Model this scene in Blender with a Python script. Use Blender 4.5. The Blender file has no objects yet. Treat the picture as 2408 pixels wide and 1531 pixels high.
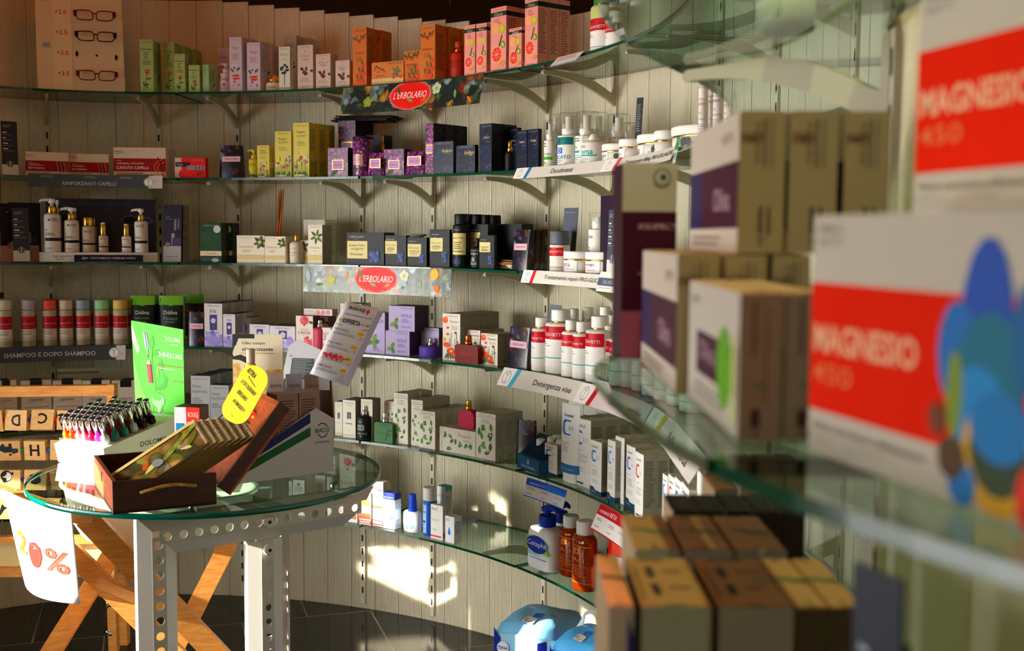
import bpy, math, random
from math import sin, cos, pi, hypot, atan2, radians as rad, tan, sqrt
from mathutils import Vector as V, Matrix
SC = bpy.context.scene
COL = SC.collection
RNG = random.Random(7)
# ---------------------------------------------------------------- camera
IW, IH, F = 2408, 1531, 2653.6
PIT, ROL, CAMZ = .08079, -.0072, 1.3917
CP = V((0, 0, CAMZ))
_f = V((0, cos(PIT), -sin(PIT))); _d = V((0, -sin(PIT), -cos(PIT))); _r = V((1, 0, 0))
CR = _r*cos(ROL) + _d*sin(ROL); CD = _d*cos(ROL) - _r*sin(ROL); CF = _f
def cam3(v): return V((v.dot(CR), v.dot(CD), v.dot(CF)))
def proj(p):
    c = cam3(V(p)-CP); return IW/2+F*c.x/c.z, IH/2+F*c.y/c.z
def ray(x, y): return CR*((x-IW/2)/F)+CD*((y-IH/2)/F)+CF
def onz(x, y, z):
    d = ray(x, y); return CP+d*((z-CAMZ)/d.z)
def aty(x, y, Y):
    d = ray(x, y); return CP+d*(Y/d.y)
def solve_dir(P, u, X=None, Y=None):
    "distance along u from P at which the picture x (or y) is reached"
    p = cam3(P-CP); q = cam3(u)
    if X is not None:
        c = (X-IW/2)/F; return (c*p.z-p.x)/(q.x-c*q.z)
    c = (Y-IH/2)/F; return (c*p.z-p.y)/(q.y-c*q.z)
cd = bpy.data.cameras.new('camera'); cam = bpy.data.objects.new('camera', cd); COL.objects.link(cam)
cam.matrix_world = Matrix(((CR.x, -CD.x, -CF.x, CP.x), (CR.y, -CD.y, -CF.y, CP.y), (CR.z, -CD.z, -CF.z, CP.z), (0, 0, 0, 1)))
cd.sensor_width = 36; cd.lens = F/IW*36; cd.clip_start = .02; cd.clip_end = 60
cd.dof.use_dof = True; cd.dof.focus_distance = 3.15; cd.dof.aperture_fstop = cd.lens/1000/.0062
SC.camera = cam
# ---------------------------------------------------------------- materials
def lin(c):
    c /= 255; return c/12.92 if c <= .04045 else ((c+.055)/1.055)**2.4
def rgb(h):   # image contrast and saturation are built into every colour here
    c = [255*(int(h[i:i+2], 16)/255)**1.12 for i in (0, 2, 4)]; l = .3*c[0]+.59*c[1]+.11*c[2]
    return tuple(lin(min(255, max(0, l+1.25*(v-l)))) for v in c)+(1,)
MATS = {}
def M(col, rough=.5, metal=0, trans=0, spec=.22, alpha=1):
    if not isinstance(col, str): return col
    if col in MATS: return MATS[col]
    key = (col, rough, metal, trans, spec, alpha)
    if key in MATS: return MATS[key]
    m = bpy.data.materials.new('paint_'+col); m.use_nodes = True
    b = m.node_tree.nodes['Principled BSDF']
    b.inputs['Base Color'].default_value = rgb(col); b.inputs['Roughness'].default_value = rough
    b.inputs['Metallic'].default_value = metal; b.inputs['Specular IOR Level'].default_value = spec
    b.inputs['Transmission Weight'].default_value = trans; b.inputs['Alpha'].default_value = alpha
    MATS[key] = m
    return m
def nodemat(name):
    m = bpy.data.materials.new(name); m.use_nodes = True; nt = m.node_tree; MATS[name] = m
    b = nt.nodes['Principled BSDF']
    return m, nt, b, (lambda t, **k: _nn(nt, t, k)), nt.links.new
def _nn(nt, t, k):
    n = nt.nodes.new('ShaderNode'+t)
    for a, v in k.items(): setattr(n, a, v)
    return n
def ramp(n, stops, interp='LINEAR'):
    r = n.color_ramp; r.interpolation = interp
    while len(r.elements) < len(stops): r.elements.new(.5)
    for e, (p, c) in zip(r.elements, stops): e.position = p; e.color = rgb(c)
def blotch(name, stops, scale, rough=.35, kind='VORONOI', detail=3, dist=1.2, coat=0):
    "print made of blooms: voronoi cells broken up by noise, in the object's own space"
    m, nt, b, N, L = nodemat(name)
    t = N('TexCoord'); nz = N('TexNoise'); nz.inputs['Scale'].default_value = scale*1.7; nz.inputs['Detail'].default_value = detail
    L(t.outputs['Object'], nz.inputs['Vector'])
    mx = N('VectorMath', operation='MULTIPLY_ADD'); mx.inputs[1].default_value = (dist/scale,)*3
    L(nz.outputs['Color'], mx.inputs[0]); L(t.outputs['Object'], mx.inputs[2])
    v = N('TexVoronoi'); v.inputs['Scale'].default_value = scale; L(mx.outputs[0], v.inputs['Vector'])
    r = N('ValToRGB'); ramp(r, stops, 'CONSTANT' if kind == 'CELL' else 'LINEAR')
    if kind == 'CELL':
        sp = N('SeparateColor'); L(v.outputs['Color'], sp.inputs[0]); L(sp.outputs[0], r.inputs[0])
        r2 = N('MixRGB', blend_type='MULTIPLY'); r2.inputs[0].default_value = .75
        rr = N('ValToRGB'); ramp(rr, [(0, 'ffffff'), (.55, '303030')]); L(v.outputs['Distance'], rr.inputs[0])
        L(r.outputs[0], r2.inputs[1]); L(rr.outputs[0], r2.inputs[2]); L(r2.outputs[0], b.inputs['Base Color'])
    else:
        L(v.outputs['Distance'], r.inputs[0]); L(r.outputs[0], b.inputs['Base Color'])
    b.inputs['Roughness'].default_value = rough; b.inputs['Coat Weight'].default_value = coat
    return m
def wood(name, a, bb, sc=(1, 1, 1), rough=.5):
    m, nt, b, N, L = nodemat(name)
    t = N('TexCoord'); mp = N('Mapping'); mp.inputs['Scale'].default_value = sc
    L(t.outputs['Object'], mp.inputs[0])
    n = N('TexNoise'); n.inputs['Scale'].default_value = 6; n.inputs['Detail'].default_value = 6; n.inputs['Distortion'].default_value = .6
    L(mp.outputs[0], n.inputs['Vector'])
    r = N('ValToRGB'); ramp(r, [(.3, a), (.7, bb)]); L(n.outputs['Fac'], r.inputs[0]); L(r.outputs[0], b.inputs['Base Color'])
    b.inputs['Roughness'].default_value = rough
    return m
def glass_thin(name, tint, rough=0, ior=1.5, graze='a8bcae'):
    m = bpy.data.materials.new(name); m.use_nodes = True; nt = m.node_tree; MATS[name] = m
    nt.nodes.remove(nt.nodes['Principled BSDF']); N = lambda t: nt.nodes.new('ShaderNode'+t); L = nt.links.new
    tr = N('BsdfTransparent'); lw = N('LayerWeight'); pw = N('Math'); pw.operation = 'POWER'; pw.inputs[1].default_value = 4
    mc = N('MixRGB'); mc.inputs[1].default_value = rgb(tint); mc.inputs[2].default_value = rgb(graze)   # a slanting path runs through more of the pane
    L(lw.outputs['Facing'], pw.inputs[0]); L(pw.outputs[0], mc.inputs[0]); L(mc.outputs[0], tr.inputs[0])
    gl = N('BsdfGlossy'); gl.inputs['Roughness'].default_value = rough; fr = N('Fresnel'); fr.inputs[0].default_value = ior
    geo = N('NewGeometry'); inv = N('Math'); inv.operation = 'SUBTRACT'; inv.inputs[0].default_value = 1
    mul = N('Math'); mul.operation = 'MULTIPLY'
    # only the outward side mirrors, so both faces of a pane do it once each
    L(geo.outputs['Backfacing'], inv.inputs[1]); L(inv.outputs[0], mul.inputs[0]); L(fr.outputs[0], mul.inputs[1])
    mx = N('MixShader'); L(mul.outputs[0], mx.inputs[0]); L(tr.outputs[0], mx.inputs[1]); L(gl.outputs[0], mx.inputs[2])
    L(mx.outputs[0], nt.nodes['Material Output'].inputs[0])
    return m
GLASS = glass_thin('glass_face', 'eef8f3')
CLEAR = glass_thin('clear_plastic', 'fcfdfc', .04, 1.4, 'dcdedc')
GEDGE, _nt, _b, _N, _L = nodemat('glass_edge')
_b.inputs['Base Color'].default_value = rgb('0a4635'); _b.inputs['Roughness'].default_value = .12
GEDGE2, _nt, _b, _N, _L = nodemat('glass_edge_bright')
_b.inputs['Base Color'].default_value = rgb('0e5c50'); _b.inputs['Roughness'].default_value = .08
PVC, _nt, _b, _N, _L = nodemat('cream_pvc')
_b.inputs['Base Color'].default_value = rgb('e6e1d2'); _b.inputs['Roughness'].default_value = .38; _b.inputs['Subsurface Weight'].default_value = 0
GOLD = M('d8b060', .25, 1); SILVER = M('d8d8da', .18, 1); CHROME = M('e4e4e8', .06, 1); COPPER = M('c07040', .25, 1); INKGOLD = M('d8b878', .35, .7)
WHITEMETAL = M('d2cfc8', .35); BRACKET = M('b2ac96', .4)
FLORAL = blotch('flower_print', [(0, '14121c'), (.18, '2a1c48'), (.3, '57306e'), (.42, '1c2c1c'), (.55, 'a8a0b4'), (.64, '2c3c7c'), (.76, '7c4c28'), (.85, '181414'), (.93, '6a2440')], 55, .3, 'CELL')
BOTANIC = blotch('botanical_print', [(0, '1c2a20'), (.14, '5c7040'), (.28, '2a3c34'), (.4, '9aa890'), (.5, '20342c'), (.6, 'b06a2c'), (.68, '42603a'), (.78, '8a2c20'), (.86, 'a8b8c0'), (.94, 'c8a044')], 38, .45, 'CELL')
BOTANIC2 = blotch('botanical_print_pale', [(0, '4c665c'), (.14, '8aa070'), (.28, '54706a'), (.4, 'c4d0c4'), (.5, '4a685c'), (.6, 'd0904c'), (.68, '7c946a'), (.78, 'b4583c'), (.86, 'c4d4dc'), (.94, 'dcc070')], 38, .3, 'CELL')
LILAC = blotch('lilac_print', [(0, 'd883c4'), (.3, 'a84a96'), (.5, '5c2858'), (.75, '262230')], 95, .3)
INDIGO = blotch('indigo_print', [(0, '3c5ca0'), (.2, '20366c'), (.4, '101a34'), (.8, '0a101e')], 75, .3)
PINE = wood('pine', 'c98a4a', 'e2b06c', (3, 3, 22)); PINE2 = wood('pine_pale', 'd8ac70', 'ecca98', (4, 4, 14)); BOXWOOD_SHADED = wood('box_wood_shaded', '2e1408', '4c2410', (3, 12, 12)); BOXWOOD_LIT = wood('box_wood_lit', '7c3c18', 'a85c28', (14, 3, 14))  # box wood in a shaded and a sunlit tone, light put into the colour
# ---------------------------------------------------------------- meshes
class MB:
    def __init__(s): s.v, s.f, s.m, s.sm, s.mats = [], [], [], [], []
    def mi(s, mat):
        mat = M(mat)
        if mat not in s.mats: s.mats.append(mat)
        return s.mats.index(mat)
    def add(s, vs, fs, mat, smooth=False):
        b = len(s.v); i = s.mi(mat); s.v += [tuple(p) for p in vs]
        for f in fs: s.f.append([b+k for k in f]); s.m.append(i); s.sm.append(smooth)
        return s
    def q(s, *p, mat='ffffff'): return s.add(p, [list(range(len(p)))], mat)
    def box(s, x0, x1, y0, y1, z0, z1, mat, tf=None, mats=None):
        vs = [V((x, y, z)) for z in (z0, z1) for y in (y0, y1) for x in (x0, x1)]
        if tf: vs = [tf(p) for p in vs]
        fs = [[0, 2, 3, 1], [4, 5, 7, 6], [0, 1, 5, 4], [2, 6, 7, 3], [0, 4, 6, 2], [1, 3, 7, 5]]
        if mats:
            b = len(s.v); s.v += [tuple(p) for p in vs]
            for f, mm in zip(fs, mats): s.f.append([b+k for k in f]); s.m.append(s.mi(mm)); s.sm.append(False)
            return s
        return s.add(vs, fs, mat)
    def lathe(s, prof, mat, n=20, oval=1, smooth=True, tf=None, cap=True):
        vs, fs = [], []
        for r, z in prof:
            for i in range(n):
                a = 2*pi*i/n; vs.append(V((r*sin(a), -r*oval*cos(a), z)))
        for j in range(len(prof)-1):
            for i in range(n):
                a, b = j*n+i, j*n+(i+1) % n; fs.append([a, b, b+n, a+n])
        if tf: vs = [tf(p) for p in vs]
        s.add(vs, fs, mat, smooth)
        if cap:
            k = len(s.v)-len(vs)
            for base, rev in ((k, True), (k+(len(prof)-1)*n, False)):
                r = list(range(base, base+n)); s.f.append(r[::-1] if rev else r); s.m.append(s.mi(mat)); s.sm.append(False)
        return s
    def tube(s, pts, r, mat, n=8, sy=1):
        vs, fs = [], []
        for i, p in enumerate(pts):
            p = V(p); t = (V(pts[min(i+1, len(pts)-1)])-V(pts[max(i-1, 0)])).normalized()
            a = t.cross(V((0, 0, 1)) if abs(t.z) < .95 else V((1, 0, 0))).normalized(); b = a.cross(t)
            rr = r[i] if isinstance(r, (list, tuple)) else r
            for k in range(n):
                th = 2*pi*k/n; vs.append(p+a*rr*cos(th)+b*rr*sy*sin(th))
        for i in range(len(pts)-1):
            for k in range(n):
                a, b = i*n+k, i*n+(k+1) % n; fs.append([a, b, b+n, a+n])
        s.add(vs, fs, mat, True)
        b = len(s.v)-len(vs); i = s.mi(mat)
        s.f += [list(range(b, b+n))[::-1], list(range(b+(len(pts)-1)*n, b+len(pts)*n))]; s.m += [i, i]; s.sm += [False, False]
        return s
    def beam(s, a, b, w, t, mat, up=(0, 0, 1)):
        "square bar from a to b, w wide across and t thick towards up"
        a, b = V(a), V(b); d = (b-a).normalized(); u = V(up); x = d.cross(u).normalized(); y = x.cross(d)
        vs = [p+x*w/2*i+y*t/2*j for p in (a, b) for j in (-1, 1) for i in (-1, 1)]
        return s.add(vs, [[0, 2, 3, 1], [4, 5, 7, 6], [0, 1, 5, 4], [2, 6, 7, 3], [0, 4, 6, 2], [1, 3, 7, 5]], mat)
    def build(s, name, parent=None, loc=(0, 0, 0), rz=0):
        me = bpy.data.meshes.new(name); me.from_pydata(s.v, [], s.f)
        for m in s.mats: me.materials.append(m)
        me.polygons.foreach_set('material_index', s.m); me.polygons.foreach_set('use_smooth', s.sm); me.update()
        o = bpy.data.objects.new(name, me); COL.objects.link(o); o.parent = parent; o.location = loc; o.rotation_euler = (0, 0, rz)
        return o
def tag(o, label=None, cat=None, group=None, kind=None):
    for k, v in (('label', label), ('category', cat), ('group', group), ('kind', kind)):
        if v: o[k] = v
    return o
def empty(name, loc, rz=0):
    o = bpy.data.objects.new(name, None); COL.objects.link(o); o.location = loc; o.rotation_euler = (0, 0, rz); o.empty_display_size = .02
    return o
def clone(o, loc, label=None, rz=None):
    c = o.copy(); COL.objects.link(c); c.location = loc
    if rz is not None: c.rotation_euler = (0, 0, rz)
    if label: c['label'] = label
    for ch in list(o.children):
        k = ch.copy(); COL.objects.link(k); k.parent = c
        for g in list(ch.children):
            j = g.copy(); COL.objects.link(j); j.parent = k
    return c
# ---------------------------------------------------------------- printed lettering and drawing
GLY = {}
def glyphs(t):
    if t in GLY: return GLY[t]
    cu = bpy.data.curves.new('t', 'FONT'); cu.body = t.lstrip('*'); cu.offset = .022 if t[0] == '*' else .004; cu.resolution_u = 2; cu.fill_mode = 'FRONT'
    ob = bpy.data.objects.new('t', cu); me = bpy.data.meshes.new_from_object(ob)
    vs = [(v.co.x, v.co.y) for v in me.vertices]; fs = [list(p.vertices) for p in me.polygons]
    bpy.data.objects.remove(ob); bpy.data.curves.remove(cu); bpy.data.meshes.remove(me)
    xs = [p[0] for p in vs] or [0, 1]; ys = [p[1] for p in vs] or [0, 1]
    x0, x1, y0, y1 = min(xs), max(xs), min(ys), max(ys)
    GLY[t] = ([((x-x0)/(x1-x0+1e-9)-.5, ((y-y0)/(y1-y0+1e-9)-.5)) for x, y in vs], fs, (y1-y0)/(x1-x0+1e-9))
    return GLY[t]
def R(u0, v0, u1, v1, c): return ('R', u0, v0, u1, v1, c)
def T(t, u, v, w, c='303030', rot=0, h=None, sh=0): return ('T', t, u, v, w, c, rot, h, sh)
def L(u0, v0, u1, n, dv, c='8c8880'): return ('L', u0, v0, u1, n, dv, c)
def E(u, v, ru, rv, c, rot=0, n=14): return ('E', u, v, ru, rv, c, rot, n)
def Fl(u, v, r, c, c2='e8c840', n=5): return ('F', u, v, r, c, c2, n)
def Lf(u, v, l, ang, c, wd=.38): return ('Lf', u, v, l, ang, c, wd)
def P(pts, c): return ('P', pts, c)
def St(pts, wd, c): return ('S', pts, wd, c)
def Bx(u0, v0, u1, v1, t, c):   # outlined frame
    return [R(u0, v0, u1, v0+t, c), R(u0, v1-t, u1, v1, c), R(u0, v0, u0+t*.8, v1, c), R(u1-t*.8, v0, u1, v1, c)]
def art(mb, els, w, h, mp, nx=1, lay=.00022):
    flat = []
    for e in els: flat += e if isinstance(e, list) else [e]
    rg = random.Random(len(flat)*7+3); mp0 = mp
    def mp(a, b, o): return mp0(max(-w/2, min(w/2, a)), max(0, min(h, b)), o)
    # layers: each element sits a hair above the one before only where it must
    for i, e in enumerate(flat):
        o = lay*(1+i*.35); k = e[0]
        A = lambda u: (u-.5)*w
        if k == 'R':
            _, u0, v0, u1, v1, c = e; vs = []; n = max(1, int(nx*abs(u1-u0)+.99)) if nx > 1 else 1
            for j in range(n+1):
                u = u0+(u1-u0)*j/n; vs += [mp(A(u), v0*h, o), mp(A(u), v1*h, o)]
            mb.add(vs, [[2*j, 2*j+2, 2*j+3, 2*j+1] for j in range(n)], c, nx > 1)
        elif k == 'T':
            _, t, u, v, wf, c, rot, hf, sh = e; g, fs, asp = glyphs(t)
            W = wf*w; Hh = hf*h if hf else asp*W; a = rad(rot); ca, sa = cos(a), sin(a); vs = []
            for x, y in g:
                x, y = x*W+y*Hh*sh, y*Hh; vs.append(mp(A(u)+x*ca-y*sa, v*h+x*sa+y*ca, o))
            mb.add(vs, fs, c)
        elif k == 'L':
            _, u0, v0, u1, n, dv, c = e
            for j in range(n):
                uu = u0+(u1-u0)*rg.uniform(.6, 1); v = v0-j*dv; m = max(1, int(nx*.6))
                vs = []
                for q in range(m+1):
                    u = u0+(uu-u0)*q/m; vs += [mp(A(u), (v-dv*.4)*h, o), mp(A(u), v*h, o)]
                mb.add(vs, [[2*q, 2*q+2, 2*q+3, 2*q+1] for q in range(m)], c)
        elif k == 'E':
            _, u, v, ru, rv, c, rot, n = e; a = rad(rot); ca, sa = cos(a), sin(a)
            if nx > 1:   # on a bowed surface an oval is laid in narrow strips
                vs = []; m = max(6, n//2)
                for j in range(m+1):
                    t = pi*j/m; x = -ru*w*cos(t); y = max(rv*w*sin(t), 1e-5)
                    vs += [mp(A(u)+x*ca+y*sa, v*h+x*sa-y*ca, o), mp(A(u)+x*ca-y*sa, v*h+x*sa+y*ca, o)]
                mb.add(vs, [[2*j, 2*j+2, 2*j+3, 2*j+1] for j in range(m)], c); continue
            pts = [(ru*w*cos(2*pi*j/n), rv*w*sin(2*pi*j/n)) for j in range(n)]
            mb.add([mp(A(u)+x*ca-y*sa, v*h+x*sa+y*ca, o) for x, y in pts], [list(range(n))], c)
        elif k == 'F':
            _, u, v, r, c, c2, n = e
            for j in range(n):
                a = 2*pi*j/n+.4; cx, cy = A(u)+.62*r*w*cos(a), v*h+.62*r*w*sin(a)
                mb.add([mp(cx+.5*r*w*cos(2*pi*q/9), cy+.5*r*w*sin(2*pi*q/9), o+lay*.07*j) for q in range(9)], [list(range(9))], c)
            mb.add([mp(A(u)+.3*r*w*cos(2*pi*q/8), v*h+.3*r*w*sin(2*pi*q/8), o+lay*.5) for q in range(8)], [list(range(8))], c2)
        elif k == 'Lf':
            _, u, v, l, ang, c, wd = e; a = rad(ang); ca, sa = cos(a), sin(a); l *= w
            pts = [(0, 0), (.25*l, .4*wd*l), (.55*l, .5*wd*l), (.82*l, .26*wd*l), (l, 0), (.8*l, -.3*wd*l), (.5*l, -.5*wd*l), (.2*l, -.36*wd*l)]
            mb.add([mp(A(u)+x*ca-y*sa, v*h+x*sa+y*ca, o) for x, y in pts], [list(range(8))], c)
        elif k == 'P':
            mb.add([mp(A(u), v*h, o) for u, v in e[1]], [list(range(len(e[1])))], e[2])
        elif k == 'S':
            pts = [V((A(u), v*h)) for u, v in e[1]]; wd = e[2]*w/2
            for a, b in zip(pts, pts[1:]):
                d = (b-a).normalized(); nn = V((-d.y, d.x))*wd; a2, b2 = a-d*wd*.5, b+d*wd*.5
                mb.add([mp(*(p), o) for p in (a2-nn, b2-nn, b2+nn, a2+nn)], [[0, 1, 2, 3]], e[3])
# ---------------------------------------------------------------- the curved wall
I0 = -7
HEADS = [45.65, 40.71, 35.77, 30.83, 25.89, 20.92, 15.92, 10.91, 5.9, .9, -2.73, -5.9, -9.08, -12.25, -15.37, -18.16, -20.94, -23.73, -26.52, -29.35, -32.24, -35.12, -38.01, -40.89, -43.81, -46.72, -49.64, -52.55, -55.47, -58.42, -61.36, -64.3, -67.24, -70.38, -73.64, -76.9, -80.16, -83.42]
# past the twelfth metre the wall bends back round a blunt end beside the camera: wall point and shelf-front point
NEARP = [(32, .668, 2.36, .352, 2.352), (35, .675, 2.06, .352, 2.08), (38, .66, 1.76, .345, 1.8), (41, .6, 1.47, .29, 1.55), (44, .5, 1.2, .2, 1.3), (46.5, .39, 1.04, .13, 1.14), (48, .335, .985, .088, 1.01), (50, .325, .86, .064, .88), (52, .335, .7, .072, .69), (54, .36, .53, .098, .526), (56, .42, .38, .165, .364), (58, .5, .24, .26, .22), (60, .62, .12, .38, .06)]
def near_at(s):
    p = NEARP; i = 0
    while i < len(p)-2 and s > p[i+1][0]: i += 1
    t = (s-p[i][0])/(p[i+1][0]-p[i][0]); q = [p[min(max(j, 0), len(p)-1)] for j in (i-1, i, i+1, i+2)]
    return [.5*(2*q[1][k]+(q[2][k]-q[0][k])*t+(2*q[0][k]-5*q[1][k]+4*q[2][k]-q[3][k])*t*t+(3*q[1][k]-q[0][k]-3*q[2][k]+q[3][k])*t**3) for k in (1, 2, 3, 4)]
def head_at(s):
    if s <= 30:
        i = min(max(s-I0, -8), len(HEADS)-1.0001)
        if i < 0: return HEADS[0]+i*-4.5
        k = int(i); return HEADS[k]+(HEADS[k+1]-HEADS[k])*(i-k)
    if s >= 32:
        a, b, c, d = near_at(s); return math.degrees(atan2(c-a, b-d))
    return -83.4-4.6*(s-30)/2
SMIN, SMAX, DS = -14., 60., .1
def _walk():
    n = int((SMAX-SMIN)/DS)+1; pts = [None]*n; k0 = int((I0-SMIN)/DS+.5)
    pts[k0] = (-2.08316, 3.90237)
    for k in range(k0+1, n):
        h = rad(head_at(SMIN+(k-.5)*DS)); x, y = pts[k-1]; pts[k] = (x+.1*DS*cos(h), y+.1*DS*sin(h))
    for k in range(k0-1, -1, -1):
        h = rad(head_at(SMIN+(k+.5)*DS)); x, y = pts[k+1]; pts[k] = (x-.1*DS*cos(h), y-.1*DS*sin(h))
    return pts
WPT = _walk()
def wall_at(s):
    if s > 32: return (*near_at(s)[:2], rad(head_at(s)))
    i = min(max((s-SMIN)/DS, 0), len(WPT)-1.001); k = int(i); t = i-k
    (a, b), (c, d) = WPT[k], WPT[k+1]; return a+(c-a)*t, b+(d-b)*t, rad(head_at(s))
DEP = .318
def curve(s, off=0, z=0):
    if s > 32:
        a, b, c, d = near_at(s); return V((a+(c-a)*off/DEP, b+(d-b)*off/DEP, z))
    x, y, h = wall_at(s); return V((x+off*sin(h), y-off*cos(h), z))
def nrm(s): h = rad(head_at(s)); return V((sin(h), -cos(h), 0))
def atcol(px, off, z, lo=-13., hi=30.):
    for _ in range(40):
        m = (lo+hi)/2
        if proj(curve(m, off, z))[0] < px: lo = m
        else: hi = m
    return (lo+hi)/2
SHZ = [1.871, 1.578, 1.285, .991, .698, .408]   # tops of the six glass tiers
TIER = ['top', 'second', 'third', 'fourth', 'fifth', 'lowest']
ORD = 'first second third fourth fifth sixth seventh eighth ninth tenth eleventh twelfth thirteenth fourteenth fifteenth sixteenth'.split()
def plank_top(s):
    return 2.241 - (max(s, 4)-4.1)*.0139 if s < 16 else 2.075 if s < 30 else 2.4
mb = MB()
NR = 15
for i in range(-9, int(SMAX)):
    # the planks further left and beyond stand on the same floor line; every plank is ribbed and has a recessed joint
    zt = 2.0*(i < -99)+plank_top(i+.5)
    P0, P1 = curve(i), curve(i+1); t = (P1-P0); n = V((t.y, -t.x, 0)).normalized()
    prof = [(0, -.006), (.03, -.006), (.045, .0025)]
    for r in range(NR):
        u = .045+.94*r/NR; g = .94/NR
        prof += [(u+g*.12, .0025), (u+g*.45, -.0009), (u+g*.62, -.0009), (u+g*.97, .0025)]
    prof += [(1, .0022), (1, -.006)]
    vs = []
    for u, o in prof:
        p = P0+t*u+n*o; vs += [(p.x, p.y, 0), (p.x, p.y, zt)]
    mb.add(vs, [[2*k, 2*k+2, 2*k+3, 2*k+1] for k in range(len(prof)-1)], PVC)
w0 = mb.build('wall_back'); tag(w0, kind='structure')
# floor: dark tiles in half bond
FLM, nt, b, N, Lk = nodemat('dark_floor_tile')
tc = N('TexCoord'); mp = N('Mapping'); mp.inputs['Rotation'].default_value = (0, 0, rad(-17.8)); Lk(tc.outputs['Object'], mp.inputs[0])
mp.inputs['Location'].default_value = (-.06, .13, 0)
br = N('TexBrick'); br.offset = .5; br.inputs['Scale'].default_value = 1; br.inputs['Brick Width'].default_value = .463; br.inputs['Row Height'].default_value = .463; br.inputs['Mortar Size'].default_value = .003
br.inputs['Color1'].default_value = rgb('222321'); br.inputs['Color2'].default_value = rgb('282926'); br.inputs['Mortar'].default_value = rgb('77756c')
Lk(mp.outputs[0], br.inputs[0]); Lk(br.outputs[0], b.inputs['Base Color'])
ns = N('TexNoise'); ns.inputs['Scale'].default_value = 30; rr = N('ValToRGB'); ramp(rr, [(0, '505050'), (1, '808080')]); Lk(ns.outputs[0], rr.inputs[0]); Lk(rr.outputs[0], b.inputs['Roughness'])
b.inputs['Specular IOR Level'].default_value = .22
tag(MB().q((-3.6, -3.2, 0), (3, -3.2, 0), (3, 6, 0), (-3.6, 6, 0), mat=FLM).build('floor'), kind='structure')
BROWN, nt, b, N, Lk = nodemat('brown_wall_paint')
b.inputs['Base Color'].default_value = rgb('7a5c4c'); b.inputs['Roughness'].default_value = .8
MB().q((-3.6, 6, 0), (3, 6, 0), (3, 6, 3.2), (-3.6, 6, 3.2), mat=BROWN).build('wall_rear')['kind'] = 'structure'
MB().q((-3.6, -3.2, 3.2), (3, -3.2, 3.2), (3, 6, 3.2), (-3.6, 6, 3.2), mat='b8a898').build('ceiling')['kind'] = 'structure'
MB().q((3, -3.2, 0), (3, 6, 0), (3, 6, 3.2), (3, -3.2, 3.2), mat='b8aea0').build('wall_right')['kind'] = 'structure'
MB().q((-3.6, -3.2, 0), (3, -3.2, 0), (3, -3.2, 3.2), (-3.6, -3.2, 3.2), mat='b8aea0').build('wall_front')['kind'] = 'structure'
# ---------------------------------------------------------------- uprights, brackets, glass
UPR = [-5.4, -2.37, 1.58, 4.56, 9.54, 12.53, 17.52, 20.54, 25.5, 28.5, 33.5, 36.5, 48]
def upname(i): return 'the upright at the edge before the eyeglass stand' if i == 0 else 'the upright behind the eyeglass stand' if i == 1 else 'the upright at the blunt end' if i == 12 else ORD[i-1]+' upright from the eyeglass stand'
for i, s in enumerate(UPR):
    x, y, h = wall_at(s); mb = MB()
    zt = 2.05 if s < 30 else 2.3
    mb.box(-.008, .008, -.010, .003, .02, zt, 'd4cebe')
    z = .06
    while z < zt-.03:   # slot pairs punched in the strip, seen as dark dashes
        mb.q((-.0035, -.0104, z), (.0035, -.0104, z), (.0035, -.0104, z+.024), (-.0035, -.0104, z+.024), mat='0c0c0a'); z += .049
    tag(mb.build('slotted_upright', None, (x, y, 0), h), 'slotted metal strip on the ribbed wall, '+upname(i), 'shelf upright', 'slotted uprights on the ribbed wall')
def bracket(s, z):
    mb = MB(); t = .0055
    # one outline in the plane of the arm: root bar, open crook, tapering arm, concave belly
    out = [(0, 0), (.009, 0), (.009, -.05)]
    for q in range(1, 11): out.append((.009+.15*q/10, -.003-.05*(1-q/10)**1.7))
    out += [(.268, -.002), (.274, -.008), (.27, -.014)]
    for q in range(1, 16): out.append((.27*(1-q/15), -.014-.072*(q/15)**2.1))
    vs = [V((sx, -a, b)) for sx in (-t, t) for a, b in out]; n = len(out)
    mb.add(vs, [list(range(n)), list(range(n, 2*n))[::-1]]+[[k, n+k, n+(k+1) % n, (k+1) % n] for k in range(n)], BRACKET)
    x, y, h = wall_at(s); n_ = nrm(s)
    if s == 48: h = rad(-148); n_ = V((sin(h), -cos(h), 0))
    return mb, V((x, y, z))+n_*.0105, h
SEAM = [-4.8, 3.4, 11.62, 19.82, 28.0, 36.2, 44.5, 53.9, 59.5]
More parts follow.
